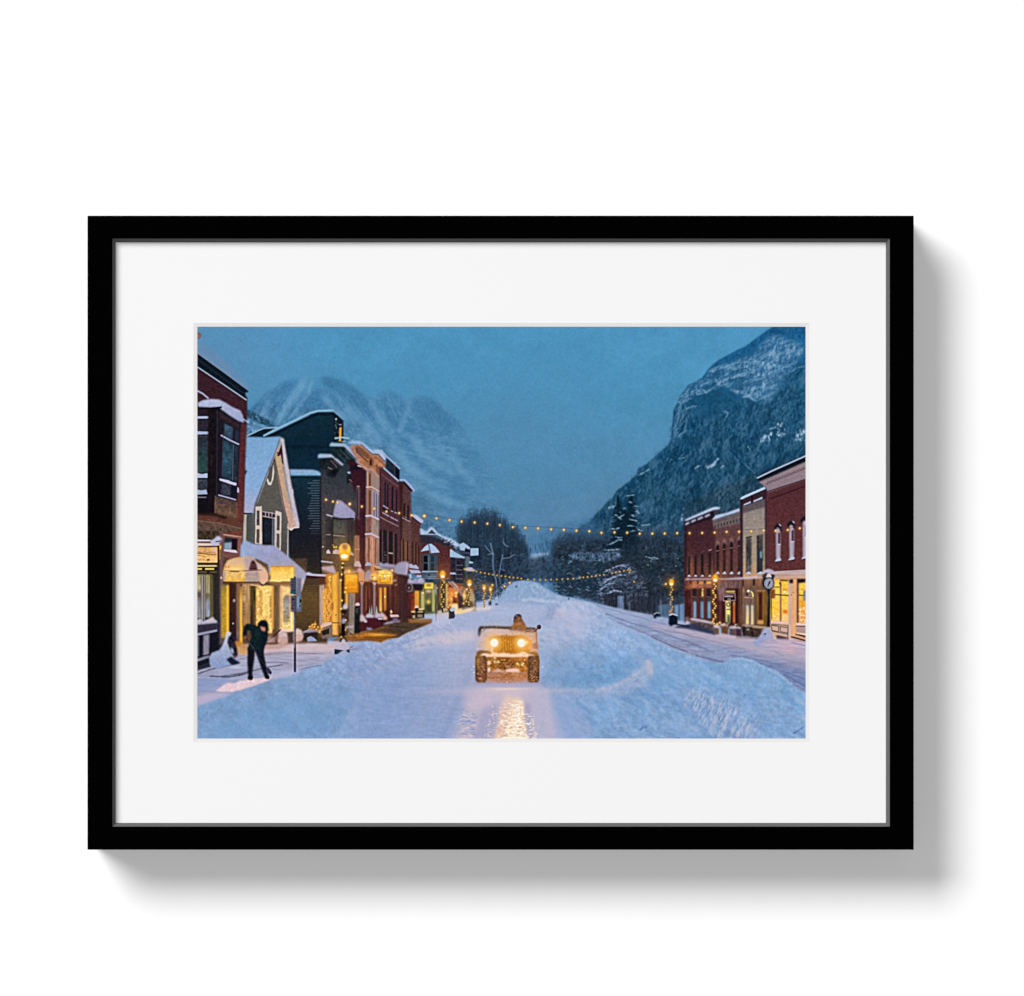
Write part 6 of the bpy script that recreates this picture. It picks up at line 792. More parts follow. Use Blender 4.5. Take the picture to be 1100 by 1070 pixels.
def shoveller():
    K = (14, 22, 30)
    # legs
    P((266.6, 695, 274.6, 696, 273.6, 708, 271.4, 722, 272, 728, 267.4, 728, 266.2, 712), (20, 20, 30), 1, .3, ('1', .15)); P((273, 696, 282.6, 697, 285, 708, 286.4, 716, 289.6, 727, 285.4, 728.6, 280.6, 716, 276.4, 704), (20, 20, 32), 1, .3, ('1', .15))
    P((266.6, 726, 272.2, 726, 272, 729.6, 270, 730.8, 267, 729.6), (26, 16, 20)); E(269, 730, 1.4, .7, (150, 90, 60), .8); P((285, 726, 289.8, 726, 289.6, 729.4, 286, 729), (16, 14, 20)); L((266.4, 728.4, 266.6, 729.6), .8, (130, 80, 60), .8)
    # jacket, arched back, arms
    P((262.6, 676, 264, 671, 266.6, 669.6, 271, 670.4, 277, 672.4, 282, 671, 287, 676, 288.4, 680, 287.6, 688, 284, 696, 283.4, 702, 280, 702.6, 278, 698, 272, 698, 266.6, 698, 268.4, 690, 270.6, 684, 270, 678, 266.6, 676.4, 265.6, 680, 264.6, 684.6, 261.8, 684, 261.6, 680), ('h', 262, (12, 22, 32), 275, (16, 32, 36), 288, (12, 24, 36)), 1, .35, ('1', .18))
    P((261.6, 682, 265, 683, 264.6, 686.6, 262.6, 686.6), (150, 90, 60), .9, .4); P((279, 690, 285, 690, 283, 701, 279.6, 702), (16, 28, 42), 1, .4); P((273, 676, 280, 675, 279, 688, 273.6, 690), (30, 52, 50), .35, 1.4)
    L((272, 682, 277, 690), .8, (10, 18, 26), .6); L((284, 680, 283, 692), .7, (10, 20, 32), .7)
    # head in a hood, bowed
    P((277.4, 673, 277.6, 669.4, 280, 666.6, 284, 665.6, 287.4, 667.4, 288.6, 671, 288.8, 675.6, 285, 677, 280, 675.6), (12, 20, 30), 1, .35); P((279.6, 672.4, 283, 673, 286, 674.4, 286, 677.6, 283.6, 678.2, 281, 676.6), (196, 128, 112), 1, .4); L((280, 672.2, 286.6, 673.2), .8, (60, 40, 46), .8); E(285, 676.2, .6, .5, (150, 84, 76), .8); P((286, 675, 288.6, 674.6, 288, 678, 286.4, 679), (10, 18, 26), 1, .3)
    # shovel
    L((265.4, 686, 272, 695, 280, 707, 288, 719), 1, (34, 40, 54)); L((268, 690, 273, 696.6), .4, (110, 120, 136), .7); P((286.6, 718, 289, 717, 292.6, 722, 291.4, 724.6, 288.6, 722.6), (44, 26, 62)); L((288, 719, 290, 721), .5, (120, 110, 150), .6)

def sign_post():
    L((317, 620, 317.4, 721), 2, (58, 66, 88), 1, .6); smudge((316.8, 660, 317.2, 700), 1.2, (128, 124, 140), .4); P((316, 696, 318.4, 696, 318.5, 721.4, 316, 721.4), (24, 42, 78)); L((316.6, 662, 316.8, 695), .5, (130, 134, 150), .8)
    for y in (668, 678, 690, 700): L((316, y, 318.4, y), .6, (150, 150, 160), .6)
    P((319, 620.8, 324, 621, 324, 657.4, 318.6, 657), ('v', 621, (110, 112, 136), 657, (96, 104, 130)), 1, .3, ('1', .05)); R(319.6, 640, 321.6, 654, (120, 160, 180), .8, .5); P((322.2, 643.6, 324, 643.6, 324, 647, 322, 647), (30, 26, 40)); E(322.6, 651, .8, 1, (50, 50, 80), .8)
    P((312.6, 621, 318.4, 620.8, 318.4, 638.6, 312.6, 638), (60, 62, 80), 1, .3, ('1', .15)); P((312.6, 634.6, 317.8, 635, 317.8, 637.4, 312.6, 637.4), (22, 92, 96)); L((312.6, 638.8, 318.4, 639), .8, (226, 190, 130)); P((312.4, 639.6, 318.2, 640, 318.2, 657.6, 312.8, 657), (74, 66, 88), 1, .3, ('1', .2))
    for y in (623.6, 626.4, 629.4, 632): L((313.6, y, 317, y+.2), .7, (110, 110, 124), .7)
    for y in (642, 645, 648.6, 652, 655): L((313.6, y, 317, y+.4), .8, (120, 108, 130), .6)
    E(315, 644, 1.1, 1.3, (40, 30, 46), .8); E(314.6, 653, .9, 1, (44, 34, 50), .8)

def lamp_post_near():
    G(371, 594, 12, (220, 150, 60), .4, 13)
    L((368.6, 603, 369, 688), 1.5, (32, 26, 28)); P((366.4, 684, 371, 684, 374, 689.6, 364.6, 689.6), (40, 34, 40))
    E(370.6, 590, 6.3, 6.8, ('v', 583, (196, 150, 116), 588, (240, 172, 80), 596, (255, 188, 60)), 1, .6); P((364.5, 591, 367, 586.5, 370.6, 585, 374.4, 586.5, 376.8, 591, 376, 596, 374.6, 600, 373.8, 602.6, 367, 602.2, 365.6, 598), ('v', 583, (206, 156, 110), 588, (250, 176, 60), 596, (255, 186, 40), 602, (250, 170, 40)), 1, .35, ('2', .04)); E(370.8, 587.6, 3, 2.6, (150, 100, 70), .6, 2); G(366.6, 590, 1.6, (255, 226, 130), .7, 3); G(374.6, 590, 1.4, (255, 220, 120), .6, 3); E(370.2, 597.6, 3.7, 2.3, (255, 255, 236), 1, .9); L((365, 591, 368, 590), .7, (220, 140, 40), .7); L((366.4, 602.6, 373.6, 602.8), .9, (120, 80, 40), .9)
    stroll_lights([(368.6, 605), (368, 609.6), (367.4, 617), (366.4, 623.4), (367.6, 645), (366.8, 653.8), (368.8, 659.2), (371.6, 666), (367.6, 672.4), (371.2, 676.4), (366.8, 684), (372, 631.5), (371, 636)], 1.0)
    for y in (607.4, 613, 629, 624.8): L((367.2, y, 370, y), .9, (60, 44, 40))
    P((368, 654, 369, 650, 371.6, 647.6, 374, 651, 374.4, 653, 371.4, 654.6), (196, 184, 196), 1, .4); P((366, 656, 373, 655, 372.4, 660, 368, 660), (26, 20, 28), .9, .5); P((367, 667, 369, 663, 371, 665.6, 371.4, 669, 368, 670), (150, 150, 190), 1, .4); P((367, 670, 371, 670, 371, 683, 367, 683), (20, 16, 24)); P((371, 673, 380, 671.6, 380, 674, 371.4, 675), (190, 174, 180), .9, .4); strokes((372, 675, 380, 674, 380, 680, 374, 684), 24, [(60, 44, 30), (170, 160, 130)], (1, 3), (0, 3), (.4, .9), (.4, .8)); P((364, 671, 367, 671, 368, 684, 364.6, 684), (46, 30, 28), .6, .6)
    P((359.6, 697, 361, 693.4, 365.4, 691.4, 367.4, 687.6, 369.4, 685.2, 371.6, 688, 373.6, 691.4, 375.4, 694, 375.6, 699, 372, 700, 362, 699.6), ('v', 685, (206, 190, 196), 699, (176, 172, 200)), 1, .4, ('2', .02)); P((359.6, 697, 364, 697.6, 369.6, 698.4, 364, 702.6, 359.4, 702.6), (20, 42, 56)); P((371.4, 698.6, 376, 697, 376, 701, 373.6, 701), (24, 50, 64)); P((362, 702.6, 370, 697.6, 375.6, 701.6, 370, 704), (166, 170, 204), .9, .5); L((376, 696, 379, 694.4), .8, (110, 60, 66), .8); L((376, 697.6, 383, 697), .7, (130, 90, 100), .7)

def truck():
    # snow-caked windscreen frame and bonnet
    P((513, 728, 578, 728, 584, 735, 508, 735), (120, 112, 140), .35, 1.6)
    G(545, 700, 66, (200, 190, 208), .42, 42)
    P((514.4, 676, 517, 672.4, 548, 673, 577, 674.6, 577.6, 682, 578, 700, 576, 704, 514, 702, 512.4, 699, 512.6, 690), ('h', 513, (190, 180, 206), 540, (206, 186, 196), 577, (196, 160, 150)), 1, .4, ('2', .04))
    P((521, 690, 526, 686, 535, 684, 534, 700, 522, 700), (232, 206, 206), .7, 3); P((563, 686, 572, 688, 577, 694, 577, 700, 564, 702), (240, 204, 186), .8, 2.5)
    P((513.8, 675, 515.6, 672.4, 530, 672.2, 548, 672.8, 562, 673, 575, 674.4, 576.6, 676.4, 560, 677, 545, 675.6, 530, 674.8, 518, 675.4, 514.6, 683, 513.8, 683), (74, 62, 60), 1, .4, ('2', .25)); L((516, 674.4, 528, 674, 545, 675), .8, (56, 66, 66), .8)
    P((544, 674.6, 560, 675.4, 576, 676.4, 576, 679, 560, 678.4, 548, 677), (120, 84, 74), .8, .6); strokes((545, 675, 575, 676, 575, 680, 550, 679), 26, [(190, 150, 140), (90, 60, 50)], (1, 4), (-.2, .3), (.4, .8), (.4, .8)); L((522, 675.6, 517, 679, 515, 684), .9, (110, 96, 116), .8); L((576, 677, 576.3, 690), 1.4, (150, 110, 100), .8)
    P((571.6, 692, 575, 690.4, 577.6, 692, 578, 697, 573, 696.6, 571.8, 694), (150, 84, 80), 1, .6); P((569, 692.6, 577, 691.4, 578, 700, 570, 700), (200, 150, 140), .5, 1)
    # driver in hooded coat, and the round mirror
    P((548.6, 673.4, 551.6, 670.6, 552.6, 666, 552.2, 662.4, 554, 660.2, 557.6, 659.6, 560, 661.6, 560.6, 665, 562.6, 668, 565.2, 672.6, 565.6, 675.4, 549, 675), ('v', 660, (70, 44, 38), 668, (124, 76, 46), 675, (140, 96, 60)), 1, .4, ('2', .12)); E(557, 661.6, 3, 2, (60, 44, 44), .9, .6); P((555.2, 662.6, 559, 662, 559.6, 665, 556, 665.6), (150, 110, 90), .8, .6); P((553.6, 669, 558, 667.6, 562, 669, 562, 671, 554, 671.6), (176, 118, 74), .7, .8); L((552.6, 663, 552, 668), 1, (50, 32, 30), .8); G(556, 671, 4, (180, 110, 60), .5, 2); E(555, 661.6, .7, .5, (190, 160, 160), .8)
    L((575, 678, 577.6, 674.6), 1.1, (80, 58, 56)); E(579, 673.4, 2.3, 2.5, (54, 34, 42), 1, .5); E(578.2, 672.8, .9, .9, (120, 90, 90), .6)
    # grille between the lamps
    P((524.6, 686, 528, 684.2, 534, 683, 560, 682.6, 566, 684.6, 571.6, 688, 570, 700, 564, 702.4, 528, 701.6, 527.6, 690), ('h', 526, (206, 132, 60), 540, (170, 100, 20), 549, (182, 106, 8), 562, (196, 118, 26), 570, (222, 150, 80)), 1, .6, ('2', .08)); P((526, 685.6, 534, 683.2, 560, 682.8, 568, 686, 560, 685, 534, 685.4), (150, 90, 30), .8, .7); P((538, 684.4, 552, 684.4, 553, 701, 538, 701), (138, 80, 6), .6, 1.2)
    for x in (539.6, 542, 544.6, 547.2, 549.6, 552): L((x, 684.6, x, 700), .7, (120, 70, 10), .8, .7)
    for x in (540.8, 543.4, 546, 548.4): L((x, 684, x, 699), .5, (236, 170, 50), .5, .6)
    E(539.6, 682.6, 1.2, 1, (150, 90, 50), .8); E(543.6, 682.2, 1.2, 1, (160, 100, 50), .8); E(549.6, 683.4, 1.2, 1, (160, 100, 40), .8)
    strokes((527, 686, 570, 686, 568, 701, 530, 701), 80, [(255, 210, 110), (150, 84, 10)], (.6, 2), (0, 3), (.4, .9), (.2, .6))
    # bumper with its ridge of snow, undercarriage
    P((511, 706, 512.6, 700.6, 516, 698.4, 524, 699, 530, 701, 566, 701, 575, 699.6, 578, 702, 579, 708, 578.6, 730, 575, 732.4, 567.6, 732.4, 566, 722, 524, 722, 522.6, 732.2, 514, 732.6, 511, 730), (150, 96, 48), 1, .4, ('2', .12, '1', .1))
    P((512, 700, 516, 698.4, 526, 699.4, 524, 703, 514, 706), (110, 76, 60), .8, .8); P((514.6, 705.4, 517, 702.8, 520, 701.4, 523, 701.8, 526, 702.4, 530, 700.6, 536, 701.6, 540, 701, 544, 701.2, 550, 702.4, 556, 701.6, 560, 700, 563, 699.6, 566, 701.6, 570, 702.6, 576.4, 704.8, 577, 706, 560, 706, 548, 706.4, 530, 705.6, 514.6, 706.2), ('v', 700, (255, 236, 226), 706, (244, 206, 190)), 1, .35, ('2', .03))
    P((516, 706, 576, 706.2, 574, 716, 566, 722, 526, 720, 518, 712), ('h', 516, (136, 92, 50), 530, (156, 96, 32), 545, (120, 72, 40), 560, (190, 116, 40), 576, (150, 92, 44)), 1, .6, ('2', .14)); P((530, 706.4, 548, 706.4, 546, 711, 532, 711.4), (120, 68, 20), .8, .8); P((533, 706.6, 545, 706.6, 545, 708, 533, 708), (150, 86, 40), .7, .5); L((533, 711.4, 545, 711.8), .7, (206, 150, 110), .7)
    strokes((520, 708, 572, 708, 568, 722, 524, 722), 240, [(250, 190, 100), (170, 96, 34), (70, 38, 20), (206, 130, 60), (104, 58, 38)], (.6, 2), (-1.4, 1.4), (.5, 1.3), (.3, .8))
    for x, y in ((525.4, 711.6), (531.4, 710.4), (535, 710.6), (531.6, 706.6), (518, 712.6), (525.4, 718.6), (556, 713), (561, 714), (522, 714), (568, 718)): G(x, y, 1.6, (255, 226, 160), .85)
    P((524, 710.5, 526.6, 709.6, 526.6, 714, 524.4, 714), (236, 206, 206), .9, .5); P((524, 717.6, 526.6, 717, 526.8, 722, 524, 723), (236, 206, 210), .9, .5); P((543, 720, 546, 718.2, 551, 717.4, 556, 717.6, 558.6, 720, 558, 723, 544, 722.6), (240, 198, 180), 1, .7); P((528, 721.6, 534, 717.6, 540, 719, 544, 722, 530, 723), (222, 176, 160), .8, 1); P((543, 715, 549, 714.6, 548, 717, 544, 717.6), (226, 170, 140), .7, .8)
    P((522, 722, 567, 722, 567, 731, 546, 733, 523, 731.6), ('h', 522, (180, 124, 100), 545, (176, 112, 70), 567, (190, 124, 80)), 1, .7, ('2', .06)); strokes((524, 722, 566, 722, 566, 731, 524, 731), 140, [(226, 170, 130), (140, 80, 50)], (.6, 2.4), (-.3, .3), (.4, .9), (.25, .7)); P((522, 729, 568, 729, 566, 733.6, 524, 733.6), (196, 150, 140), .5, 1.2)
    for x0, x1 in ((511, 522.6), (567.4, 579)):
        P((x0, 708, x0+.6, 704, x1-.6, 704, x1, 712, x1, 729, x1-1.4, 732.6, x0+2, 732.6, x0, 729), ('h', x0, (70, 46, 36), (x0+x1)/2, (128, 84, 58), x1, (72, 46, 34)), 1, .5, ('2', .12)); strokes((x0+1, 708, x1-1, 708, x1-1, 731, x0+1, 731), 170, [(206, 146, 100), (90, 54, 40), (226, 170, 120), (130, 80, 56), (70, 40, 34)], (.6, 2.2), (-.9, .9), (.4, 1), (.3, .8)); L((x0+.6, 706, x0+.6, 729), .9, (74, 44, 34), .75); L((x1-.3, 708, x1-.3, 730), .8, (74, 44, 30), .6)
    G(513.6, 711, 3, (196, 150, 60), .5, 6); G(578, 712, 2, (150, 110, 50), .4, 8); P((520.6, 712, 523.6, 712, 523, 730, 520.6, 730), (130, 76, 30), .5, .8)
    P((566, 708, 569, 708, 568.6, 732, 566.6, 732), (120, 74, 30), .6, .8)
    # headlamps
    for x, y in ((531, 690.4), (560, 690.6)):
        G(x, y, 13, (255, 180, 80), .66); G(x, y, 6.4, (255, 212, 120), .9); E(x, y, 4, 4.2, (255, 252, 238), 1, 1.2); G(x, y, 3.6, (255, 255, 250), .9)
    G(564.4, 690, 3, (255, 240, 190), .8, 2); P((528, 694, 529.6, 694, 529.6, 701, 528, 701), (255, 240, 210), .9, .6); G(545, 694, 16, (236, 140, 30), .18, 9)
    for x, y in ((544.6, 732.4), (562.4, 712.4), (563.6, 709), (508.6, 716), (509, 722), (583, 716), (507, 719)): E(x, y, .6, .6, (255, 240, 216), .8, .6)
    G(545, 736.5, 32, (168, 166, 200), .7, 1.6); G(545, 739.8, 20, (250, 220, 200), .5, 1.4)

def string_lights():
    A = [(350.6, 537), (358, 539), (363, 540), (376, 541.6), (389, 544.3), (402.2, 546.6), (415.4, 549.7), (429, 551.4), (442.2, 553.7), (456, 554.4), (469, 557), (483, 558.8), (496, 560.4), (510, 561.4), (523.6, 562.6), (537, 564.1), (551, 566.4), (564.4, 567.1), (578, 567.7), (592, 568.7), (605.6, 569.3), (619.2, 570.2), (633, 570.7), (646, 572.4), (660, 572), (673.5, 572.4), (687, 573.4), (700.6, 573.3), (713.8, 573.2), (727.2, 572.8), (740.5, 572.8), (754, 572.6), (767.3, 572.2), (780.2, 571.4), (793.6, 571.3), (806.7, 570.8), (820, 570), (832.8, 570.3), (845.7, 569.4), (858.7, 567.6)]
    q = [(x, y-1.9) for x, y in A]; L(np.array(q[9:]).ravel(), .5, (40, 62, 92), .55); L((844, 567.6, 866, 565), .4, (80, 40, 50), .5)
    for k, (x, y) in enumerate(A): bulb(x, y, 1.6 if k in (3, 9) else (1.0 if k == 2 else 1.15), (255, 190, 90) if k not in (3, 9, 36) else (255, 190, 130))
    B = [(499, 611.2), (503, 612), (507.6, 612.6), (512, 613.8), (516.4, 614.8), (521, 615.7), (525.2, 616.5), (529.6, 617.4), (534, 618.1), (538.6, 618.8), (543, 619.2), (547.4, 619.9), (551.6, 620.4), (556, 620.8), (560, 621.4), (567, 622.4), (574, 622.6), (580, 622.8), (586, 622.8), (592, 622.6), (598, 622.4), (604, 622.2), (610, 621.8), (616, 621.4), (622.3, 620.9), (626.6, 620.3), (631, 619.7), (635.6, 619.2), (640, 618.6), (644.2, 618), (648.5, 617.4), (657.4, 615.7), (661.4, 614.8), (665.5, 614), (670, 613.2), (674.4, 612.4), (677, 612.6), (676, 614.6), (681, 625)]
    for x, y in B: G(x, y, 1.5, (190, 130, 60), .3); E(x, y, .72, .72, (240, 184, 84), .9, .6)
    for x, y in ((529, 628.5), (547.6, 626),(542, 629.8)): bulb(x, y, 1)

def shop_glow():
    for q in ((262, 440, 372, 440, 460, 520, 500, 590, 500, 626, 400, 612, 340, 616, 300, 600, 262, 590), (212, 380, 268, 420, 262, 570, 212, 572), (735, 540, 866, 486, 866, 620, 735, 622)):
        m, b = cover(q, 2); i0, i1, j0, j1 = b; c = CV[j0:j1, i0:i1]; l = (c*[.3, .55, .15]).sum(-1, keepdims=True)
        k = m[..., None]*np.clip((.55-l)*4, 0, 1)
        CV[j0:j1, i0:i1] = c*(1-k)+(c*.80+l*.20)*.93*k
    for x, y, r, a in ((262, 640, 34, .10), (300, 650, 26, .12), (356, 650, 26, .14), (410, 640, 26, .10), (372, 606, 20, .10), (842, 650, 24, .10)):
        G(x, y, r, (255, 176, 86), a)

def finish():
    # print grain and the crisp edges of an enlargement
    global CV
    CV = np.stack([boxblur(CV[..., k], 1) for k in range(3)], -1)*.5+CV*.5
    b = np.stack([boxblur(CV[..., k], 2) for k in range(3)], -1)
    CV = CV+(CV-b)*1.0
    r = np.random.RandomState(99)
    def gr(f): return upsample(r.randn(int(H*f)+3, int(W*f)+3), H, W, f, f)
    lum = CV.mean(-1)
    CV += ((gr(.5)*.013+gr(.3)*.006)*np.clip(1.2-lum*.6, .5, 1))[..., None]
    for k, s in ((0, .008), (1, .003), (2, .007)): CV[..., k] += gr(.28)*s
    CV = np.clip(CV, 0.005, 1)

def paint():
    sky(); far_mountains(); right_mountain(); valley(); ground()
    slate_hall(); stone_front(); grey_cottage(); brick_corner()
    tan_front(); cottage_shop(); gap_cluster(); right_shops_of_left(); right_row()
    shop_glow(); pavement_left(); sign_post(); lamp_post_near()
    lamp(475.6, 617.6, 3.4, 657, True, (26, 24, 26), 1.8); lamp(504.4, 626.6, 2.8, 652, True, (40, 40, 34), 1.2); lamp(520.2, 631, 2.2, 652, True, (60, 50, 40), 1); lamp(527, 632.6, 1.8, 647, True, (60, 54, 50), .9)
    road_lights(); truck(); shoveller(); string_lights(); finish()
    return CV

# =====================================================================
# THE SCENE: one framed picture hanging flat on a white wall.
# The frame's front face lies 45 mm before the wall, the camera 3 m
# before that face. All sizes in metres, read off at the front face.
# =====================================================================
import bpy
MM = .001
DIST, DEPTH = 3.0, 45*MM
CAMY = -(DIST+DEPTH)
CX, CY = 550.0, 535.0
E_TOTAL = 1.17                     # light falling on the sheet, white = 1

def at(px, py, d):                 # a picture position at d metres before the wall
    k = (-CAMY-d)/DIST
    return ((px-CX)*MM*k, -d, (CY-py)*MM*k+1.5)

def material(name, rgb, rough=.9, spec=0.0, noisy=0.0, nscale=60):
    m = bpy.data.materials.new(name); m.use_nodes = True
    nt = m.node_tree; b = nt.nodes['Principled BSDF']
    b.inputs['Roughness'].default_value = rough
    b.inputs['Specular IOR Level'].default_value = spec
    if noisy:
        tc = nt.nodes.new('ShaderNodeTexCoord'); n = nt.nodes.new('ShaderNodeTexNoise'); r = nt.nodes.new('ShaderNodeValToRGB')
        n.inputs['Scale'].default_value = nscale; n.inputs['Detail'].default_value = 6
        r.color_ramp.elements[0].position = .3; r.color_ramp.elements[1].position = .7
        r.color_ramp.elements[0].color = (*[c*(1-noisy) for c in rgb], 1); r.color_ramp.elements[1].color = (*[min(1, c*(1+noisy)) for c in rgb], 1)
        nt.links.new(tc.outputs['Object'], n.inputs['Vector']); nt.links.new(n.outputs['Fac'], r.inputs['Fac']); nt.links.new(r.outputs['Color'], b.inputs['Base Color'])
    else:
        b.inputs['Base Color'].default_value = (*rgb, 1)
    return m

def mesh_object(name, verts, faces, mat, parent=None):
    me = bpy.data.meshes.new(name); me.from_pydata(verts, [], faces); me.update()
    o = bpy.data.objects.new(name, me); bpy.context.scene.collection.objects.link(o)
    me.materials.append(mat)
    if parent: o.parent = parent; o.matrix_parent_inverse = parent.matrix_world.inverted()
    return o

def ring_strip(loops, closed=False):   # loops of 4 corners swept into mitred faces
    verts = [v for lp in loops for v in lp]; faces = []
    n = len(loops)
    for i in range(n if closed else n-1):
        j = (i+1) % n
        for k in range(4):
            a, b = i*4+k, i*4+(k+1) % 4
            faces.append((a, b, j*4+(k+1) % 4, j*4+k))
    return verts, faces

def rect(x0, y0, x1, y1, d): return [at(x0, y0, d), at(x0, y1, d), at(x1, y1, d), at(x1, y0, d)]

def true_rect(x0, y0, x1, y1, d):      # same real size at every depth: square sides
    return [(x, -d, z) for x, _, z in rect(x0, y0, x1, y1, DEPTH)]

sc = bpy.context.scene
wall_m = material('wall_paint', (.93, .93, .93), noisy=.004, nscale=40)
black_m = material('black_lacquer', (.0006, .0006, .0006), .6, 0.0)
lip_m = material('black_inner_edge', (.105, .105, .105), .6, 0.0, .03, 300)
mat_m = material('mat_card', (.795, .795, .795), noisy=.004, nscale=500)
core_m = material('mat_core', (.715, .70, .69), noisy=.006, nscale=500)

# wall
w = mesh_object('wall', [(-7, 0, -4), (7, 0, -4), (7, 0, 7), (-7, 0, 7), (-7, .12, -4), (7, .12, -4), (7, .12, 7), (-7, .12, 7)],
                [(0, 1, 2, 3), (7, 6, 5, 4), (0, 4, 5, 1), (1, 5, 6, 2), (2, 6, 7, 3), (3, 7, 4, 0)], wall_m)
w['kind'] = 'structure'

# framed picture
O = dict(o=(93.9, 231.7, 981.6, 912.9), i=(120.7, 256.3, 955.8, 888.0), l=(124.3, 260.4, 951.6, 884.0))
pic = bpy.data.objects.new('framed_picture', None); sc.collection.objects.link(pic)
pic.location = (at(537.7, 572, 0)[0], 0, at(0, 912.9, DEPTH)[2])
pic['label'] = 'black framed photograph of a snowy mountain town street at dusk, in a wide white mat'
pic['category'] = 'framed picture'
bpy.context.view_layer.update()

e = .7
x0, y0, x1, y1 = O['o']; i0, j0, i1, j1 = O['i']
v, f = ring_strip([
    true_rect(x0, y0, x1, y1, .0005), true_rect(x0, y0, x1, y1, DEPTH-e*MM),
    true_rect(x0+e*.3, y0+e*.3, x1-e*.3, y1-e*.3, DEPTH-e*.3*MM), true_rect(x0+e, y0+e, x1-e, y1-e, DEPTH),
    true_rect(i0, j0, i1, j1, DEPTH), true_rect(i0, j0, i1, j1, DEPTH-.3*MM),
    true_rect(i0-8, j0-8, i1+8, j1+8, DEPTH-.3*MM), true_rect(i0-8, j0-8, i1+8, j1+8, .0005)], closed=True)
moulding = mesh_object('moulding', v, f, black_m, pic)
moulding['label'] = 'flat faced black frame moulding'

D1, D2, D3 = DEPTH-.35*MM, DEPTH-2.6*MM, DEPTH-5.0*MM
l0, m0, l1, m1 = O['l']
v, f = ring_strip([true_rect(i0-6, j0-6, i1+6, j1+6, D1), true_rect(i0+.02, j0+.02, i1-.02, j1-.02, D1), rect(i0+2.6, j0+2.8, i1-2.9, j1-2.7, D2),
                   rect(l0, m0, l1, m1, D3), rect(l0-9, m0-9, l1+9, m1+9, D3)], closed=True)
lip = mesh_object('inner_lip', v, f, lip_m, moulding)
lip['label'] = 'thin dark grey bevelled inner edge of the frame'

DM = DEPTH-5.2*MM                                  # face of the mat
b = (208.0, 347.2, 869.3, 797.3); p = (X0, Y0, X1, Y1)
v, f = ring_strip([rect(l0-8, m0-8, l1+8, m1+8, DM), rect(*b, DM), rect(*b, DM-.3*MM), rect(b[0]-2, b[1]-2, b[2]+2, b[3]+2, DM-1.4*MM), rect(l0-8, m0-8, l1+8, m1+8, DM-1.4*MM)], closed=True)
board = mesh_object('mat_board', v, f, mat_m, pic)
board['label'] = 'wide plain white mat around the picture'
v, f = ring_strip([rect(b[0]+.02, b[1]+.02, b[2]-.02, b[3]-.02, DM-.06*MM), rect(*p, DM-.32*MM), rect(*p, DM-.38*MM), rect(b[0]+.02, b[1]+.02, b[2]-.02, b[3]-.02, DM-.38*MM)], closed=True)
bev = mesh_object('mat_bevel', v, f, core_m, board)
bev['label'] = 'narrow off white cut edge of the mat opening'

# the sheet with its inks
ink = paint()
lin = np.where(ink <= .04045, ink/12.92, ((ink+.055)/1.055)**2.4)/E_TOTAL
DP = DM-.42*MM
ext = 1.0
k = (-CAMY-DP)/DIST
gx = (np.linspace(X0-.3, X1+.3, W)-CX)*MM*k; gz = (CY-np.linspace(Y0-.3, Y1+.3, H))*MM*k+1.5
co = np.zeros((H, W, 3), np.float32); co[..., 0] = gx[None]; co[..., 1] = -DP; co[..., 2] = gz[:, None]
co -= np.array(pic.location, np.float32)
idx = np.arange(H*W, dtype=np.int32).reshape(H, W)
quads = np.stack([idx[1:, :-1], idx[1:, 1:], idx[:-1, 1:], idx[:-1, :-1]], -1).reshape(-1, 4)
me = bpy.data.meshes.new('print')
me.vertices.add(H*W); me.vertices.foreach_set('co', co.ravel())
me.loops.add(quads.size); me.loops.foreach_set('vertex_index', quads.ravel())
me.polygons.add(len(quads)); me.polygons.foreach_set('loop_start', np.arange(0, quads.size, 4, dtype=np.int32))
ca = me.color_attributes.new('ink', 'FLOAT_COLOR', 'POINT')
rgba = np.ones((H*W, 4), np.float32); rgba[:, :3] = lin.reshape(-1, 3); ca.data.foreach_set('color', rgba.ravel())
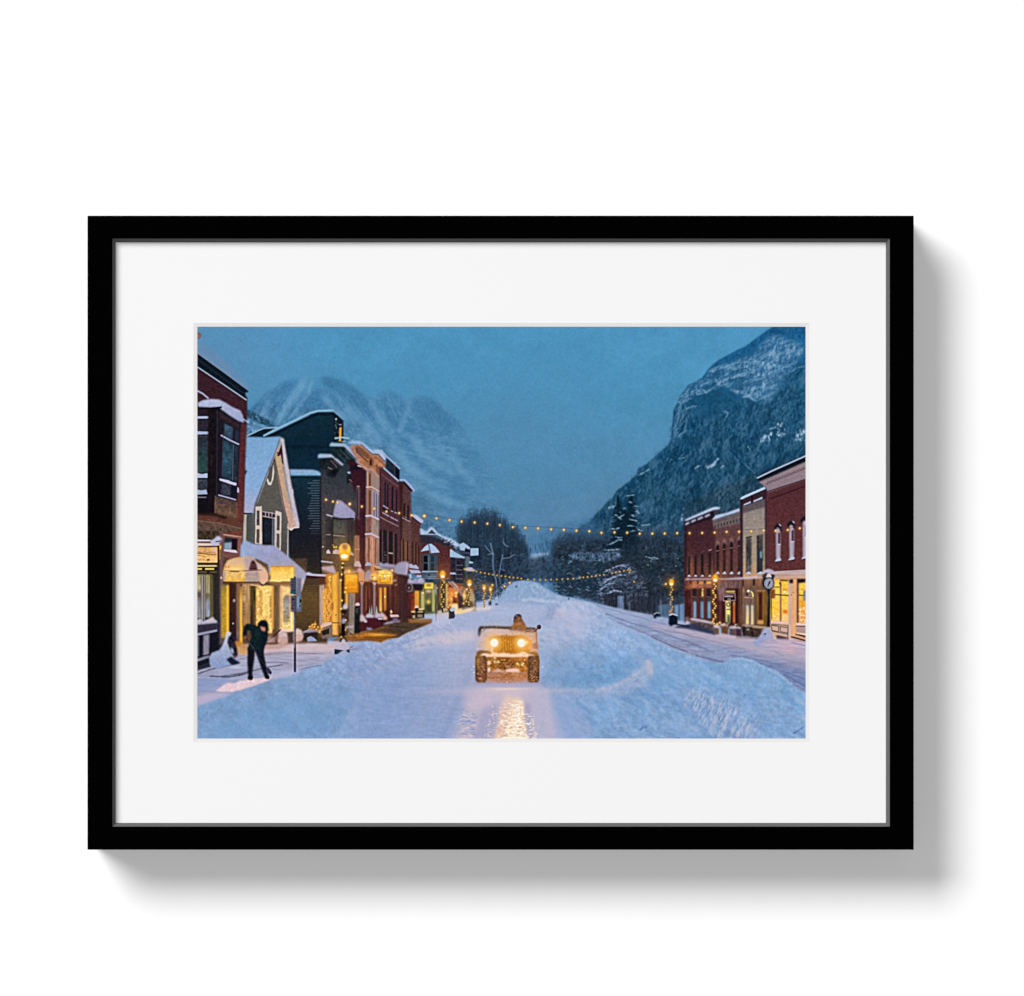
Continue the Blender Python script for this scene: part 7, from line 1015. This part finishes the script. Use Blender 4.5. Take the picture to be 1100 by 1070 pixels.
me.update(calc_edges=True)
pm = bpy.data.materials.new('printed_paper'); pm.use_nodes = True
nt = pm.node_tree; bs = nt.nodes['Principled BSDF']; bs.inputs['Roughness'].default_value = .9; bs.inputs['Specular IOR Level'].default_value = 0
at_n = nt.nodes.new('ShaderNodeAttribute'); at_n.attribute_name = 'ink'; nt.links.new(at_n.outputs['Color'], bs.inputs['Base Color'])
me.materials.append(pm)
pr = bpy.data.objects.new('photo_print', me); sc.collection.objects.link(pr); pr.parent = pic
pr['label'] = 'photograph of a truck with lit headlights on a snowy street between brick shops'

# camera
cam = bpy.data.cameras.new('camera'); co_ = bpy.data.objects.new('camera', cam); sc.collection.objects.link(co_)
cam.sensor_fit = 'HORIZONTAL'; cam.sensor_width = 36; cam.lens = 36*DIST/(1100*MM)
cam.clip_start = .05; cam.clip_end = 100
co_.location = (0, CAMY, 1.5); co_.rotation_euler = (math.radians(90), 0, 0)
sc.camera = co_

# light: one broad lamp high on the left, added frontal fill, even light of a white room
la = bpy.data.lights.new('softbox', 'AREA'); la.shape = 'DISK'; LL = 24.0; la.size = LL*1.5; la.energy = 81500
lo = bpy.data.objects.new('softbox', la); sc.collection.objects.link(lo)
lo.location = (-LL*1.38, -LL, 1.5+LL*1.45); lo.rotation_euler = (math.radians(90), 0, 0)
lf = bpy.data.lights.new('fill_lamp', 'AREA'); lf.shape = 'DISK'; lf.size = 5.0; lf.energy = 2000  # unseen frontal fill, added to keep the wall shadow an even grey
lg = bpy.data.objects.new('fill_lamp', lf); sc.collection.objects.link(lg)
lg.location = (0, -LL, 1.5); lg.rotation_euler = (math.radians(90), 0, 0)
wd = bpy.data.worlds.new('World'); sc.world = wd; wd.use_nodes = True
bg = wd.node_tree.nodes['Background']; bg.inputs['Color'].default_value = (1, 1, 1, 1); bg.inputs['Strength'].default_value = .14
sc.view_settings.view_transform = 'Standard'; sc.view_settings.look = 'None'; sc.view_settings.exposure = 0; sc.view_settings.gamma = 1
sc.view_settings.use_curve_mapping = False
